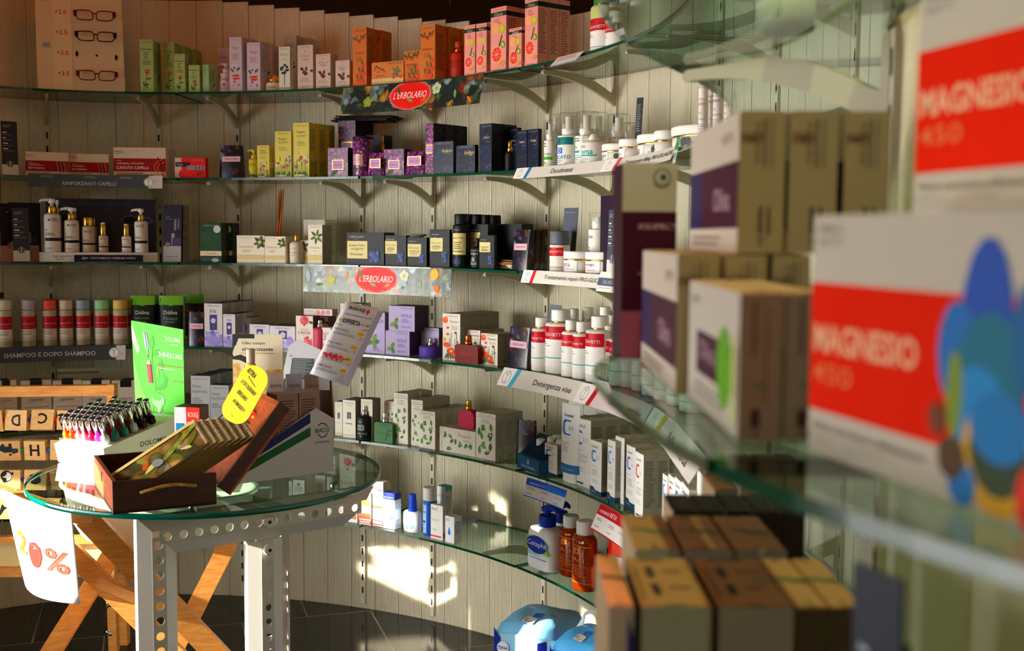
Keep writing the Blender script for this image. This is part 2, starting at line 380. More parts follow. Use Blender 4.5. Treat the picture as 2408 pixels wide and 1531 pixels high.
for k, z in enumerate(SHZ):
    for i, (a, b_) in enumerate(zip([-8.9]+SEAM, SEAM)):
        if i == 0 and False: continue
        a2, b2 = a+.05, b_-.05; n = 14; mb = MB(); th = .008
        dz = -.0005*(i % 2)
        lo = []
        for q in range(n+1):
            s = a2+(b2-a2)*q/n; lo.append((curve(s, DEP), curve(s, .02)))
        fr, bk = [p[0] for p in lo], [p[1] for p in lo]
        zt, zb = z+dz, z-th+dz
        mb.add([(p.x, p.y, zt) for p in fr+bk], [[q, q+1, n+2+q, n+1+q] for q in range(n)], GLASS)
        mb.add([(p.x, p.y, zb) for p in fr+bk], [[q+1, q, n+1+q, n+2+q] for q in range(n)], GLASS)
        e = [(p.x, p.y, zz) for p in fr for zz in (zb, zt)]
        mb.add(e, [[2*q, 2*q+2, 2*q+3, 2*q+1] for q in range(n)], GEDGE)
        e = [(p.x, p.y, zz) for p in bk for zz in (zb, zt)]
        mb.add(e, [[2*q+2, 2*q, 2*q+1, 2*q+3] for q in range(n)], GEDGE)
        for f_, g_ in ((fr[0], bk[0]), (fr[-1], bk[-1])):
            mb.q((f_.x, f_.y, zb), (g_.x, g_.y, zb), (g_.x, g_.y, zt), (f_.x, f_.y, zt), mat=GEDGE)
        nm = (['panel at the far end past the price card', 'panel behind the wooden toy', 'panel between the first two seams', 'panel at the middle of the curve', 'panel running towards the purple boxes', 'panel where the wall bends back', 'panel under or over the purple and orange boxes', 'last panel of the bend', 'end panel at the blunt end'])[i]
        tag(mb.build('glass_shelf'), f'green-edged glass shelf of the {TIER[k]} tier, {nm}', 'glass shelf', TIER[k]+' tier of glass')
    for i, s in enumerate(UPR):
        mb, loc, h = bracket(s, z-.0092)
        tag(mb.build('shelf_bracket', None, loc, h), f'white bracket under the {TIER[k]} glass tier, on {upname(i)}', 'shelf bracket', 'brackets of the glass shelves')
# ---------------------------------------------------------------- light
W = bpy.data.worlds.new('world'); SC.world = W; W.use_nodes = True
W.node_tree.nodes['Background'].inputs[0].default_value = rgb('d8d4c8'); W.node_tree.nodes['Background'].inputs[1].default_value = .05
def area(name, loc, dr, sx, sy, e, col):
    l = bpy.data.lights.new(name, 'AREA'); l.shape = 'RECTANGLE'; l.size = sx; l.size_y = sy; l.energy = e; l.color = rgb(col)[:3]
    o = bpy.data.objects.new(name, l); COL.objects.link(o); o.location = loc; o.rotation_euler = V(dr).to_track_quat('-Z', 'Y').to_euler(); return o
SUNAZ, SUNEL = 14, 14
sd = V((cos(rad(SUNAZ))*cos(rad(SUNEL)), sin(rad(SUNAZ))*cos(rad(SUNEL)), -sin(rad(SUNEL))))
sl = bpy.data.lights.new('sun', 'SUN'); sl.energy = 34; sl.angle = rad(.6); sl.color = (1, .93, .82)
so = bpy.data.objects.new('sun', sl); COL.objects.link(so); so.rotation_euler = sd.to_track_quat('-Z', 'Y').to_euler(); so.location = (-6, 2, 3)
k_ = area('daylight_side_window', (-3.1, 1.75, 1.15), (1, .16, -.02), 2.3, 1.7, 42, 'fffefa'); k_.data.spread = rad(92)
k_ = area('warm_front_fill', (-.8, -3, 1.7), (.1, 1, -.02), 3.0, 1.8, 11, 'ffdcb0')  # added warm fill from behind the camera, not daylight
k_ = area('low_side_fill', (-3.1, 2.6, .8), (1, .24, -.03), 1.1, 1.3, 15, 'fffef8'); k_.data.spread = rad(60)  # added fill standing in for light bounced onto the lower wall
area('warm_overhead_fill', (-.6, 1.6, 3.1), (0, .1, -1), 2.6, 2.6, 8, 'ff9838')  # added panel giving the warm ambient light, not a real lamp
def spot(loc, dr, e, ang, col='ff7a20'):
    l = bpy.data.lights.new('halogen_or_fill_spot', 'SPOT'); l.energy = e; l.spot_size = rad(ang); l.spot_blend = .6; l.color = rgb(col)[:3]; l.shadow_soft_size = .03
    o = bpy.data.objects.new('halogen_or_fill_spot', l); COL.objects.link(o); o.location = loc; o.rotation_euler = V(dr).to_track_quat('-Z', 'Y').to_euler()
spot((-1.25, 3.5, 2.95), (.05, .55, -1), 4.2, 85)
spot((-.6, 3.35, 2.95), (.15, .5, -1), 3.6, 85)
spot((-1.95, 3.05, 2.95), (.0, .55, -1), 2.4, 80)
spot((-.05, 2.9, 2.95), (.3, .4, -1), 2.4, 80)
spot((.1, .45, 2.9), (.06, .12, -1), 130, 56, 'ffdcc0')  # added fill over the near cartons, not one of the halogens
# unseen left wall added as a mask: its holes shape the sun patches
XW = -3.2
def back(p):   # where the sunbeam that lands on p crosses the mask wall
    p = V(p); q = p-sd*((p.x-XW)/sd.x); return q.y, q.z
OPEN = []
def opening(pts, pad=0):
    ys, zs = zip(*[back(p) for p in pts]); OPEN.append((min(ys)-pad, max(ys)+pad, min(zs)-pad, max(zs)+pad))
def whit(x, y, off=.004, z=.3):
    s = atcol(x, off, z); p = curve(s, off, 0); p.z = solve_dir(p, V((0, 0, 1)), Y=y); return p
def patch(cols, off=.004, z=.3):   # columns (x0, x1, top, bottom) of sunlight as seen on the wall
    for x0, x1, y0, y1 in cols:
        a, b = whit(x0, y0, off, z), whit(x1, y1, off, z); c = whit(x0, y1, off, z); d = whit(x1, y0, off, z); OPEN.append((min(back(a)[0], back(b)[0]), max(back(a)[0], back(b)[0]), min(back(b)[1], back(c)[1])+.004, max(back(a)[1], back(d)[1])-.004))
opening([(-1.36, 2.95, .42), (-1.05, 2.64, .6), (-1.26, 3.15, .84), (-.98, 3.06, .8)])
patch([(846, 880, 1335, 1348), (862, 886, 1284, 1298), (880, 912, 1292, 1362), (912, 948, 1297, 1378), (948, 985, 1299, 1394), (985, 1018, 1300, 1408), (1018, 1036, 1318, 1424), (1036, 1050, 1316, 1440), (1052, 1066, 1322, 1456), (1066, 1082, 1366, 1468), (1082, 1098, 1425, 1480), (702, 752, 1272, 1290), (736, 760, 1376, 1420), (700, 708, 1304, 1316), (742, 760, 1336, 1342)])
patch([(850, 942, 1180, 1212), (944, 980, 1210, 1232)], DEP-.03, .45)
patch([(1156, 1164, 1160, 1200), (1172, 1186, 1176, 1292)], .004, .5)
opening([(-.22, 3.4, .06), (.2, 3.1, .42)])
def sun_mask():
    ys = sorted({-3.2, 6.} | {v for o in OPEN for v in o[:2]}); zs = sorted({0., 3.2} | {v for o in OPEN for v in o[2:]}); mb = MB()
    for a, b_ in zip(ys, ys[1:]):
        for c, d in zip(zs, zs[1:]):
            my, mz = (a+b_)/2, (c+d)/2
            if any(o[0] < my < o[1] and o[2] < mz < o[3] for o in OPEN): continue
            mb.q((XW, a, c), (XW, b_, c), (XW, b_, d), (XW, a, d), mat='b4aa9c')
    return mb.build('wall_left_sun_mask')
sun_mask()['kind'] = 'structure'
vs_ = SC.view_settings; vs_.view_transform = 'Standard'; vs_.look = 'None'; vs_.gamma = 1; vs_.use_curve_mapping = False; vs_.exposure = 0
SC.cycles.max_bounces = 10; SC.cycles.transparent_max_bounces = 24; SC.cycles.transmission_bounces = 6; SC.cycles.caustics_reflective = False; SC.cycles.caustics_refractive = False
# ---------------------------------------------------------------- placing goods on the shelves
FRONT = {}
def place(k, x0, x1, yt, st=.03, yaw=0, zb=None, lo=-13., hi=32., yb=None):
    "point, width, height and turn of a thing whose front spans x0..x1 on tier k, set back st from the glass front"
    z = SHZ[k-1]+.0005 if zb is None else zb
    off = DEP-st; s = atcol((x0+x1)/2, off, z, lo, hi); Pt = curve(s, off, z); h = rad(head_at(s)+yaw)
    n = V((sin(h), -cos(h), 0)); r = V((-n.y, n.x, 0)); zh = V((0, 0, 1))
    mid = Pt+zh*.05
    a, b = solve_dir(mid, r, X=x0), solve_dir(mid, r, X=x1)
    Pt = Pt+r*(a+b)/2; w = b-a; hh = solve_dir(Pt, zh, Y=yt)
    return Pt, w, hh, h, n, r
class Th:
    "a placed thing: the object, its size and where its top is"
    def __init__(s, o, pos, w, d, h, n, r): s.o, s.pos, s.w, s.d, s.h, s.n, s.r = o, pos, w, d, h, n, r; s.top = pos.z+h+.0008
def boxmesh(w, d, h, col, a=(), sd=(), tp=(), lf=(), topcol=None, sidecol=None, flap=True, bottom=None):
    mb = MB(); tc = topcol or col; sc = sidecol or col
    mb.box(-w/2, w/2, -d/2, d/2, 0, h, col, mats=[tc, tc, col, col, sc, sc])
    if flap:   # tucked lid: a slightly raised flap with a slot at its front edge
        e = .0006
        mb.box(-w/2+.0012, w/2-.0012, -d/2+.0014, d/2-.0004, h, h+e, tc)
        mb.q((-w*.16, -d/2+.0008, h+.0003), (w*.16, -d/2+.0008, h+.0003), (w*.12, -d/2+.003, h+e+.0002), (-w*.12, -d/2+.003, h+e+.0002), mat='55504a')
    if a: art(mb, a, w, h, lambda u, v, o: V((u, -d/2-o, v)))
    if sd: art(mb, sd, d, h, lambda u, v, o: V((w/2+o, u, v)))
    if lf: art(mb, lf, d, h, lambda u, v, o: V((-w/2-o, -u, v)))
    if tp: art(mb, tp, w, d, lambda u, v, o: V((u, v-d/2, h+.0007+o)))
    return mb
def carton(name, label, pos, rz, w, d, h, col, a=(), sd=(), tp=(), lf=(), cat='box', group=None, **kw):
    o = boxmesh(w, d, h, col, a, sd, tp, lf, **kw).build(name, None, pos, rz)
    return tag(o, label, cat, group)
GREYTXT = [L(.1, .92, .92, 30, .027, '95918a')]
def bx(k, x0, x1, yt, label, col, a=(), side=None, d=None, st=.03, yaw=0, zb=None, rows=1, rl=None, gap=.002, sd=None, name='carton', group=None, lo=-13., hi=32., cat='box', step=0, **kw):
    Pt, w, h, hd, n, r = place(k, x0, x1, yt, st, yaw, zb, lo, hi)
    if side is not None:
        e = solve_dir(Pt+r*w/2+V((0, 0, h/2)), -n, X=side); d = min(max(abs(e), .012), .12) if d is None else d
    if d is None: d = min(w*.8, .07)
    pos = Pt-n*(d/2)
    if sd is None: sd = GREYTXT if h > .05 else ()
    g = group or (('row of '+rl) if rows > 1 and rl else None)
    o = carton(name, label, pos, hd, w, d, h, col, a, sd, group=g, cat=cat, **kw)
    for i in range(1, rows):
        c = o.copy(); COL.objects.link(c); c.location = pos-n*(d+gap)*i+r*step*i
        c['label'] = f'{rl}, {ORD[i]} back in its row'
    return Th(o, pos, w, d, h, n, r)
def cyl(R_, oval=1, h=1):
    def mp(a, b, o):
        t = a/R_; return V(((R_+o)*sin(t), -(R_+o)*oval*cos(t), b))
    return mp
def curved_art(mb, els, R_, z0, z1, arc=150, oval=1):
    w = R_*rad(arc); m = cyl(R_, oval)
    art(mb, els, w, z1-z0, lambda a, b, o: m(a, b+z0, o+.0003), nx=9)
def rnd(prof_r, z0, z1, r=None):   # straight wall with softly rounded ends
    e = min(.003, (z1-z0)*.15, prof_r*.3) if r is None else r
    return [(prof_r-e, z0), (prof_r-e*.3, z0+e*.3), (prof_r, z0+e), (prof_r, z1-e), (prof_r-e*.3, z1-e*.3), (prof_r-e, z1)]
def nozzle(mb, R_, z, hh, col, flip=1):
    "pump head: stem, cap and spout pointing sideways"
    mb.lathe([(R_*.22, z), (R_*.22, z+hh*.45)], col, 10)
    mb.lathe(rnd(R_*.42, z+hh*.4, z+hh, .002), col, 14)
    mb.tube([(0, 0, z+hh*.8), (-R_*.7*flip, -.002, z+hh*.86), (-R_*1.25*flip, -.003, z+hh*.78), (-R_*1.45*flip, -.003, z+hh*.6)], [R_*.26, R_*.22, R_*.17, R_*.13], col, 8)
def vessel(name, label, cat, pos, rz, group=None): return tag(empty(name, pos, rz), label, cat, group)
def bottle(kind, name, label, pos, rz, w, h, col, lab=(), cap='f2f0ea', ring=None, oval=1, cat='bottle', group=None, z0=.1, z1=.6, arc=150, shoulder=.12, bodyfrac=None, capr=.62, inner=None):
    t = vessel(name, label, cat, pos, rz, group); R_ = w/2
    def body(zt, neck=.5, sh=shoulder):
        mb = MB(); zs = zt-sh*h*.5
        pr = [(R_*.9, 0), (R_*.97, .0012), (R_, .004), (R_, zs)]
        for i in range(1, 6):
            a_ = i/5*pi/2; pr.append((R_*(neck+(1-neck)*cos(a_)), zs+(zt-zs)*sin(a_)))
        mb.lathe(pr, col, 24, oval)
        if lab: curved_art(mb, lab, R_, z0*h, z1*h, arc, oval)
        mb.build('body', t)
    if kind == 'pump':
        zb = (bodyfrac or .68)*h; body(zb)
        MB().lathe(rnd(R_*.55, zb, zb+h*.13, .0015), ring or GOLD, 18).build('collar', t)
        mb = MB(); nozzle(mb, R_, zb+h*.13, h*(1-(bodyfrac or .68)-.13), cap); mb.build('pump_head', t)
    elif kind == 'cap':
        zb = (bodyfrac or .8)*h; body(zb, capr*.95)
        if ring: MB().lathe(rnd(R_*capr*1.02, zb, zb+h*.018, .0004), ring, 20).build('ring', t); zb += h*.018
        MB().lathe(rnd(R_*capr, zb, h), cap, 20, oval if capr > .9 else 1).build('cap', t)
    elif kind == 'straight':   # shampoo cylinder with a lid of the same width
        zb = (bodyfrac or .8)*h; mb = MB().lathe(rnd(R_, 0, zb, .002), col, 24, oval)
        if lab: curved_art(mb, lab, R_, z0*h, z1*h, arc, oval)
        mb.build('body', t); MB().lathe(rnd(R_*.985, zb+.0008, h, .003), cap, 24, oval).build('cap', t)
    elif kind == 'dropper':
        zb = .57*h; body(zb, .5, .1); MB().lathe(rnd(R_*.62, zb, h*.93, .0015), ring or GOLD, 18).build('collar', t)
        MB().lathe([(R_*.5, h*.93), (R_*.5, h*.96), (R_*.35, h*.99), (R_*.1, h)], 'f0ece4', 14).build('bulb', t)
    elif kind == 'airless':
        zb = (bodyfrac or .6)*h; mb = MB().lathe(rnd(R_, 0, zb, .002), col, 24)
        if lab: curved_art(mb, lab, R_, z0*h, z1*h, arc)
        mb.build('body', t); mb = MB().lathe([(R_*.6, zb), (R_*.6, zb+.12*h), (R_*.36, zb+.14*h), (R_*.36, h*.93)], inner or 'f4f2ee', 16)
        mb.build('pump_head', t)
        MB().lathe(rnd(R_*.97, zb+.001, h, .003), cap if cap != 'f2f0ea' else CLEAR, 20).build('clear_cap', t)
    elif kind == 'jar':
        zb = (bodyfrac or .58)*h; mb = MB().lathe([(R_*.8, 0), (R_*.92, .002), (R_*.97, zb*.3), (R_*.97, zb)], col, 28)
        if lab: curved_art(mb, lab, R_*.975, z0*h, z1*h, arc)
        mb.build('body', t); MB().lathe(rnd(R_*.985, zb, zb+h*.06, .0005), ring or GOLD, 28).build('ring', t)
        MB().lathe(rnd(R_, zb+h*.06, h, .004), cap, 28).build('lid', t)
    elif kind == 'spray':   # bottle with metal collar and small atomiser
        zb = (bodyfrac or .74)*h; body(zb, .45, .2)
        MB().lathe(rnd(R_*capr, zb, zb+(h-zb)*.45, .001), ring or GOLD, 16).build('collar', t)
        MB().lathe(rnd(R_*capr*.72, zb+(h-zb)*.45, h, .001), cap, 14).build('atomiser', t)
    return t
def bo(k, x0, x1, yt, kind, label, col, lab=(), st=.05, yaw=0, zb=None, name=None, lo=-13., hi=32., **kw):
    Pt, w, h, hd, n, r = place(k, x0, x1, yt, st, yaw, zb, lo, hi); pos = Pt-n*(w/2*kw.get('oval', 1))
    nm = name or {'pump': 'pump_bottle', 'cap': 'bottle', 'straight': 'shampoo_bottle', 'dropper': 'dropper_bottle', 'airless': 'pump_bottle', 'jar': 'cream_jar', 'spray': 'spray_bottle'}[kind]
    o = bottle(kind, nm, label, pos, hd, w, h, col, lab, cat=kw.pop('cat', 'jar' if kind == 'jar' else 'bottle'), **kw)
    return Th(o, pos, w, w, h, n, r)
def copyback(th, n, dist, label, step=0):
    for i in range(1, n+1):
        clone(th.o, th.pos-th.n*dist*i+th.r*step*i, f'{label}, {ORD[i]} back in its row')
def flacon(k, x0, x1, yt, label, col, cap=GOLD, lab=(), st=.05, frac=.66, d=.022, capw=.3, zb=None, yaw=0, name='perfume_bottle', bev=.12, **kw):
    "flat-shouldered perfume bottle with a metal atomiser"
    Pt, w, h, hd, n, r = place(k, x0, x1, yt, st, yaw, zb, **kw); pos = Pt-n*d/2; t = vessel(name, label, 'perfume bottle', pos, hd)
    hb = h*frac; b = w*bev; mb = MB()
    out = [(-w/2+b*.4, 0), (w/2-b*.4, 0), (w/2, b*.4), (w/2, hb-b), (w/2-b, hb), (-w/2+b, hb), (-w/2, hb-b), (-w/2, b*.4)]
    vs = [V((x, y, z)) for y in (-d/2, d/2) for x, z in out]; m = len(out)
    mb.add(vs, [list(range(m)), list(range(m, 2*m))[::-1]]+[[(q+1) % m, q, m+q, m+(q+1) % m] for q in range(m)], col)
    if lab: art(mb, lab, w, hb, lambda a, c, o: V((a, -d/2-o, c)))
    mb.build('body', t); rc = w*capw/2
    MB().lathe(rnd(rc*1.2, hb, hb+(h-hb)*.35, .001)+rnd(rc, hb+(h-hb)*.35, h, .0015), cap, 16).build('atomiser', t)
    return Th(t, pos, w, d, h, n, r)
def tubemesh(w, h, d, col, lab, capcol, t, caph=.14, base=None):
    "squeeze tube standing on its cap: round below, crimped flat on top"
    mb = MB(); vs, fs = [], []; n = 20; rings = 9; zc = caph*h
    for j in range(rings):
        f = j/(rings-1); z = zc+(h-zc)*f; rx = w/2*(.92+.08*f); ry = d/2*(1-f)**.8+.0012
        for i in range(n): a = 2*pi*i/n; vs.append(V((rx*sin(a), -ry*cos(a), z)))
    for j in range(rings-1):
        for i in range(n): a, b = j*n+i, j*n+(i+1) % n; fs.append([a, b, b+n, a+n])
    mb.add(vs, fs, col, True); mb.add(vs[-n:], [list(range(n))], col)
    if lab:
        def mp(a, b, o):
            f = b/(h-zc); rx = w/2*(.92+.08*f); ry = d/2*(1-f)**.8+.0012; t_ = math.asin(max(-1, min(1, a/rx))); return V((a, -ry*cos(t_)-o-.0006, zc+b))
        art(mb, lab, w, h-zc, mp, nx=9)
    mb.build('body', t); MB().lathe(rnd(w*.36, 0, zc), capcol, 18, min(1, d/w*1.1)).build('cap', t)
def tb(k, x0, x1, yt, label, col, lab=(), capcol='f4f4f2', st=.05, d=None, caph=.14, yaw=0, name='squeeze_tube', lean=0, group=None, **kw):
    Pt, w, h, hd, n, r = place(k, x0, x1, yt, st, yaw, **kw); d = d or w*.6; pos = Pt-n*d/2
    t = vessel(name, label, 'tube', pos, hd, group); tubemesh(w, h, d, col, lab, capcol, t, caph)
    if lean: t.rotation_euler[0] = rad(lean)
    return Th(t, pos, w, d, h, n, r)
def pouch(k, x0, x1, yt, label, st=.04, mat=FLORAL, d=.03, lab=True, yaw=0, name='scented_sachet', **kw):
    "triangular paper sachet: broad gusseted base, pinched top"
    Pt, w, h, hd, n, r = place(k, x0, x1, yt, st, yaw, **kw); pos = Pt-n*d/2; mb = MB(); vs, fs = [], []
    nz, nx = 8, 8
    for j in range(nz+1):
        f = j/nz; dep = d/2*(1-f**1.3)+.0012; ww = w/2*(1-.06*f)
        ring = [(-ww+2*ww*i/nx, -dep*(1-.35*(2*i/nx-1)**2)) for i in range(nx+1)]+[(ww-2*ww*i/nx, dep*(1-.35*(2*i/nx-1)**2)) for i in range(nx+1)]
        vs += [V((x, y, h*f+(.002*sin(x*300) if j == nz else 0))) for x, y in ring]
    m = 2*(nx+1)
    for j in range(nz):
        for i in range(m): a, b = j*m+i, j*m+(i+1) % m; fs.append([a, b, b+m, a+m])
    mb.add(vs, fs, mat, True)
    if lab:
        art(mb, [R(.12, .5, .88, .66, 'd8b4c0'), T('L’ERBOLARIO', .5, .58, .6, '503848')], w, h, lambda a, b, o: V((a, -(d/2*(1-(max(b, 0)/h)**1.3)+.0018)*(1-.35*(2*a/w)**2)-o-.0012, b)), nx=12)
    return Th(tag(mb.build(name, None, pos, hd), label, 'sachet'), pos, w, d, h, n, r)
def card(k, x0, x1, yt, label, col, a=(), st=.06, yaw=0, lean=4, name='price_card', cat='price card', th=.0016, d=None, **kw):
    Pt, w, h, hd, n, r = place(k, x0, x1, yt, st, yaw, **kw); t = .0015 if d is None else d; mb = MB(); mb.box(-w/2, w/2, 0, t, 0, h, col)
    if d is None: mb.box(-w/2, w/2, -.002, .016, 0, .0012, col)   # folded foot
    art(mb, a, w, h, lambda u, v, o: V((u, -o, v))); o = mb.build(name, None, Pt, hd); o.rotation_euler[0] = -rad(lean)
    return Th(tag(o, label, cat), Pt, w, t, h, n, r)
def pricelines(white=.22):
    return [R(0, 0, 1, white, 'd8d4d0'), E(.5, white*1.02, .22, .22, '8c8c92'), E(.5, white*1.02, .17, .17, '5c5f68'), St([(.5, white*.72), (.5, white*1.3)], .05, 'd8d4d0'), L(.12, .93, .7, 2, .03, 'a0a0a0')] + [[L(.1, .8-i*.1, .42, 1, .045, 'e8e8e8'), L(.1, .755-i*.1, .8, 1, .022, '9a9ca0')] for i in range(4)]
def strip(k, x0, x1, label, top, hgt, col, els, tilt=.012, out=.003, lo=-13., hi=32., name='shelf_sign', z=None, cat='shelf sign'):
    "printed strip clipped along the front of the glass"
    z = (SHZ[k-1] if z is None else z)+top; s0 = atcol(x0, DEP+out, z-hgt/2, lo, hi); s1 = atcol(x1, DEP+out, z-hgt/2, lo, hi); n = 16; mb = MB()
    Lg = sum((curve(s0+(s1-s0)*(i+1)/n, DEP+out)-curve(s0+(s1-s0)*i/n, DEP+out)).length for i in range(n))
    def at(a, b, o):   # a 0..Lg measured from the middle, b 0..hgt from the bottom
        s = s0+(s1-s0)*(a/Lg+.5); p = curve(s, DEP+out+tilt*(1-b/hgt)); return p+nrm(s)*o+V((0, 0, z-hgt+b))
    org = at(0, 0, 0)
    els = [emblem(e[1], hgt/Lg) if isinstance(e, tuple) and e[0] == 'M' else e for e in els]
    vs = []
    for o in (0, -.0014):
        for i in range(n+1): vs += [at(Lg*(i/n-.5), 0, o)-org, at(Lg*(i/n-.5), hgt, o)-org]
    m = 2*(n+1); fs = []
    for i in range(n): fs += [[2*i, 2*i+2, 2*i+3, 2*i+1], [m+2*i+2, m+2*i, m+2*i+1, m+2*i+3], [2*i+1, 2*i+3, m+2*i+3, m+2*i+1], [2*i+2, 2*i, m+2*i, m+2*i+2]]
    fs += [[0, 1, m+1, m], [2*n+1, 2*n, m+2*n, m+2*n+1]]
    mb.add(vs, fs, col); art(mb, els, Lg, hgt, lambda a, b, o: at(a, b, o)-org, nx=16)
    return tag(mb.build(name, None, org), label, cat)
def emblem(u, asp, c='9aa4a8'):   # ring with a palm-like leaf mark
    return [E(u, .5, .36*asp, .36*asp, c), E(u, .5, .31*asp, .31*asp, 'eceae6'), St([(u, .22), (u, .72)], .05*asp, c), St([(u, .6), (u-.16*asp, .74)], .04*asp, c), St([(u, .6), (u+.16*asp, .74)], .04*asp, c)]
# ================================================================ top tier
ERB = lambda c='6a6258', v=.95: T('L’ERBOLARIO', .5, v, .72, c)
def a_green(u=0):
    return [ERB('7c8a58'), T('Delicalma', .5, .82, .8, '34482c'), L(.3, .76, .72, 4, .035, '6a7a4c'), L(.2, .6, .85, 3, .03, '6a7a4c'),
            St([(.2, .02), (.42, .2), (.52, .4)], .035, '4c6a34'), Lf(.3, .12, .42, 30, '3c5c2c', .3), Lf(.3, .12, .4, 100, '48683a', .3), Lf(.45, .25, .45, 15, '48683a', .28),
            [Lf(.55, .4, .26, q*60-20, 'b04830', .3) for q in range(6)], E(.55, .4, .06, .06, 'e0a030'), E(.5, .1, .08, .08, '6a8050')]
GS = [L(.15, .8, .85, 12, .035, '6c7c50'), Lf(.5, .2, .5, 60, '4a6434', .3)]
bx(1, 330, 361, 93, 'tallest pale green flower-print carton at the end of its row on the top shelf', 'b8c890', a_green(), side=378, st=.03, sd=GS, cat='box', name='cosmetic_carton')
bx(1, 384, 411, 99, 'tall pale green carton, second along, standing a little in shade on the top shelf', 'a8b880', a_green(), side=427, st=.07, sd=GS, rows=3, rl='tall pale green carton of the second green stack', name='cosmetic_carton', step=.012)
bx(1, 411, 435, 127, 'medium pale green carton between the tall and the small ones', 'b8c890', a_green(), side=444, st=.035, sd=GS, name='cosmetic_carton')
bx(1, 444, 469, 153, 'small pale green flower-print carton, shorter of the two facing out', 'b8c890', a_green(), side=474, st=.03, sd=GS, name='cosmetic_carton')
bx(1, 475, 491, 152, 'small green carton turned edgeways showing its plain corner', 'a2bc90', [L(.2, .85, .8, 4, .05, '7a9068')], side=510, st=.035, yaw=-22, sd=GS, name='cosmetic_carton')
def a_goji():
    return [ERB('b09aa0'), T('Goji', .5, .8, .5, 'a04458'), L(.2, .7, .85, 4, .03, 'b48890'), [E(.3+.13*(i % 4)+.05*(i//4), .3-.055*(i//4), .085, .085, ('d03828', 'e05030', 'b82828')[i % 3]) for i in range(9)],
            Lf(.35, .36, .4, 130, '4c6440'), Lf(.6, .38, .4, 50, '4c6440'), E(.4, .44, .07, .07, '5c4480'), E(.68, .42, .07, .07, '5c4480'), L(.15, .14, .5, 2, .025, 'b48890'), E(.75, .13, .1, .1, 'b07080')]
LIL_SIDE = [L(.15, .88, .85, 14, .035, '9a868c')]
bx(1, 512, 540, 112, 'pale mauve berry-print carton half hidden behind the lotion pump', 'c8b8be', a_goji(), side=545, st=.16, name='cosmetic_carton', sd=LIL_SIDE)
bo(1, 513, 539, 147, 'pump', 'small mauve-white lotion pump bottle before the berry-print cartons', 'd8c8c8', [T('Goji', .5, .72, .6, 'a04458'), E(.5, .4, .12, .12, 'c06070'), L(.25, .22, .8, 2, .06, 'b08890')], ring='d8d0cc', cap='d8ccc8', st=.05, name='lotion_bottle', z0=.05, z1=.62)
bx(1, 540, 569, 87, 'tallest mauve berry-print carton on the top shelf', 'd4c8d0', a_goji(), side=584, st=.03, rows=3, rl='tall mauve berry-print carton, first stack', step=.016, name='cosmetic_carton', sd=LIL_SIDE)
bx(1, 581, 612, 100, 'mauve berry-print carton standing next to the gold-knobbed jar', 'd4c8d0', a_goji(), side=630, st=.03, rows=2, rl='mauve berry-print carton next to the jar', step=.016, name='cosmetic_carton', sd=LIL_SIDE)
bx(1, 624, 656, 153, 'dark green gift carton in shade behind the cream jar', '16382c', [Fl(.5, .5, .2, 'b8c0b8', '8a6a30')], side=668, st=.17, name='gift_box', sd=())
def gourd_jar():
    Pt, w, h, hd, n, r = place(1, 618, 656, 172, .03); t = vessel('cream_jar', 'low cream jar with a ribbed gold pumpkin knob', 'jar', Pt-n*w/2, hd)
    zb = h*.5; mb = MB().lathe(rnd(w/2, 0, zb, .003), 'd8ccb4', 28); curved_art(mb, [T('Crema', .5, .5, .4, '7c6a58')], w/2, 0, zb); mb.build('body', t)
    mb = MB()
    for i in range(10):
        a = 2*pi*i/10; mb.lathe([(.0005, zb), (w*.13, zb+h*.04), (w*.15, zb+h*.22), (w*.08, zb+h*.4), (.0006, zb+h*.42)], GOLD if i % 2 else 'c89040', 8, tf=lambda p, a=a: p+V((w*.2*cos(a), w*.2*sin(a), 0)))
    mb.lathe([(.004, zb+h*.38), (.003, zb+h*.5)], 'a87838', 8); mb.build('knob', t)
gourd_jar()
def a_tree(): return [ERB('8c8878'), T('Rhodium', .5, .83, .7, '9ca880', h=.06), T('Perfume', .5, .72, .36, '7a766a'), St([(.5, .12), (.5, .36), (.42, .5)], .05, '3a4030'), St([(.5, .34), (.64, .5)], .04, '3a4030'), [E(.5+.3*cos(q*.7), .47+.075*sin(q*.7)+.02*(q % 3), .13, .1, '30382a') for q in range(9)], R(0, .06, 1, .07, '3c3c34')]
bx(1, 668, 697, 83, 'tallest grey-white tree-print carton standing behind its shorter twin', 'ccc6b8', a_tree(), side=715, st=.15, rows=2, rl='tall grey-white tree-print carton', name='cosmetic_carton', step=.02)
bx(1, 656, 682, 110, 'white tree-print carton in front of the taller grey-white one', 'dcd8cc', a_tree(), side=690, st=.03, name='cosmetic_carton')
def a_argan(): return [ERB('a8948c', .955), E(.5, .86, .05, .05, 'b09a90'), T('all’Olio di', .5, .76, .66, 'a87878'), T('Argan', .5, .68, .46, 'a87878'), [Lf(.28+.13*i, .38+.03*((i*2) % 3), .3, (20, 150, 80, 200, -20)[i], ('6a4030', '583020', '7c5038', '4c2c1c', '6e4630')[i], .62) for i in range(5)], L(.15, .26, .9, 3, .035, 'a8908c'), L(.25, .1, .8, 2, .03, 'a8908c')]
bx(1, 700, 736, 106, 'tallest of the three pinkish nut-print cartons on the top shelf', 'd4c0b4', a_argan(), side=756, st=.03, name='cosmetic_carton')
bx(1, 743, 777, 127, 'middle-sized pinkish nut-print carton on the top shelf', 'd4c0b4', a_argan(), side=795, st=.03, name='cosmetic_carton')
bx(1, 789, 822, 142, 'shortest pinkish nut-print carton beside the orange fruit-print ones', 'd4c0b4', a_argan(), side=828, st=.035, name='cosmetic_carton', d=.045)
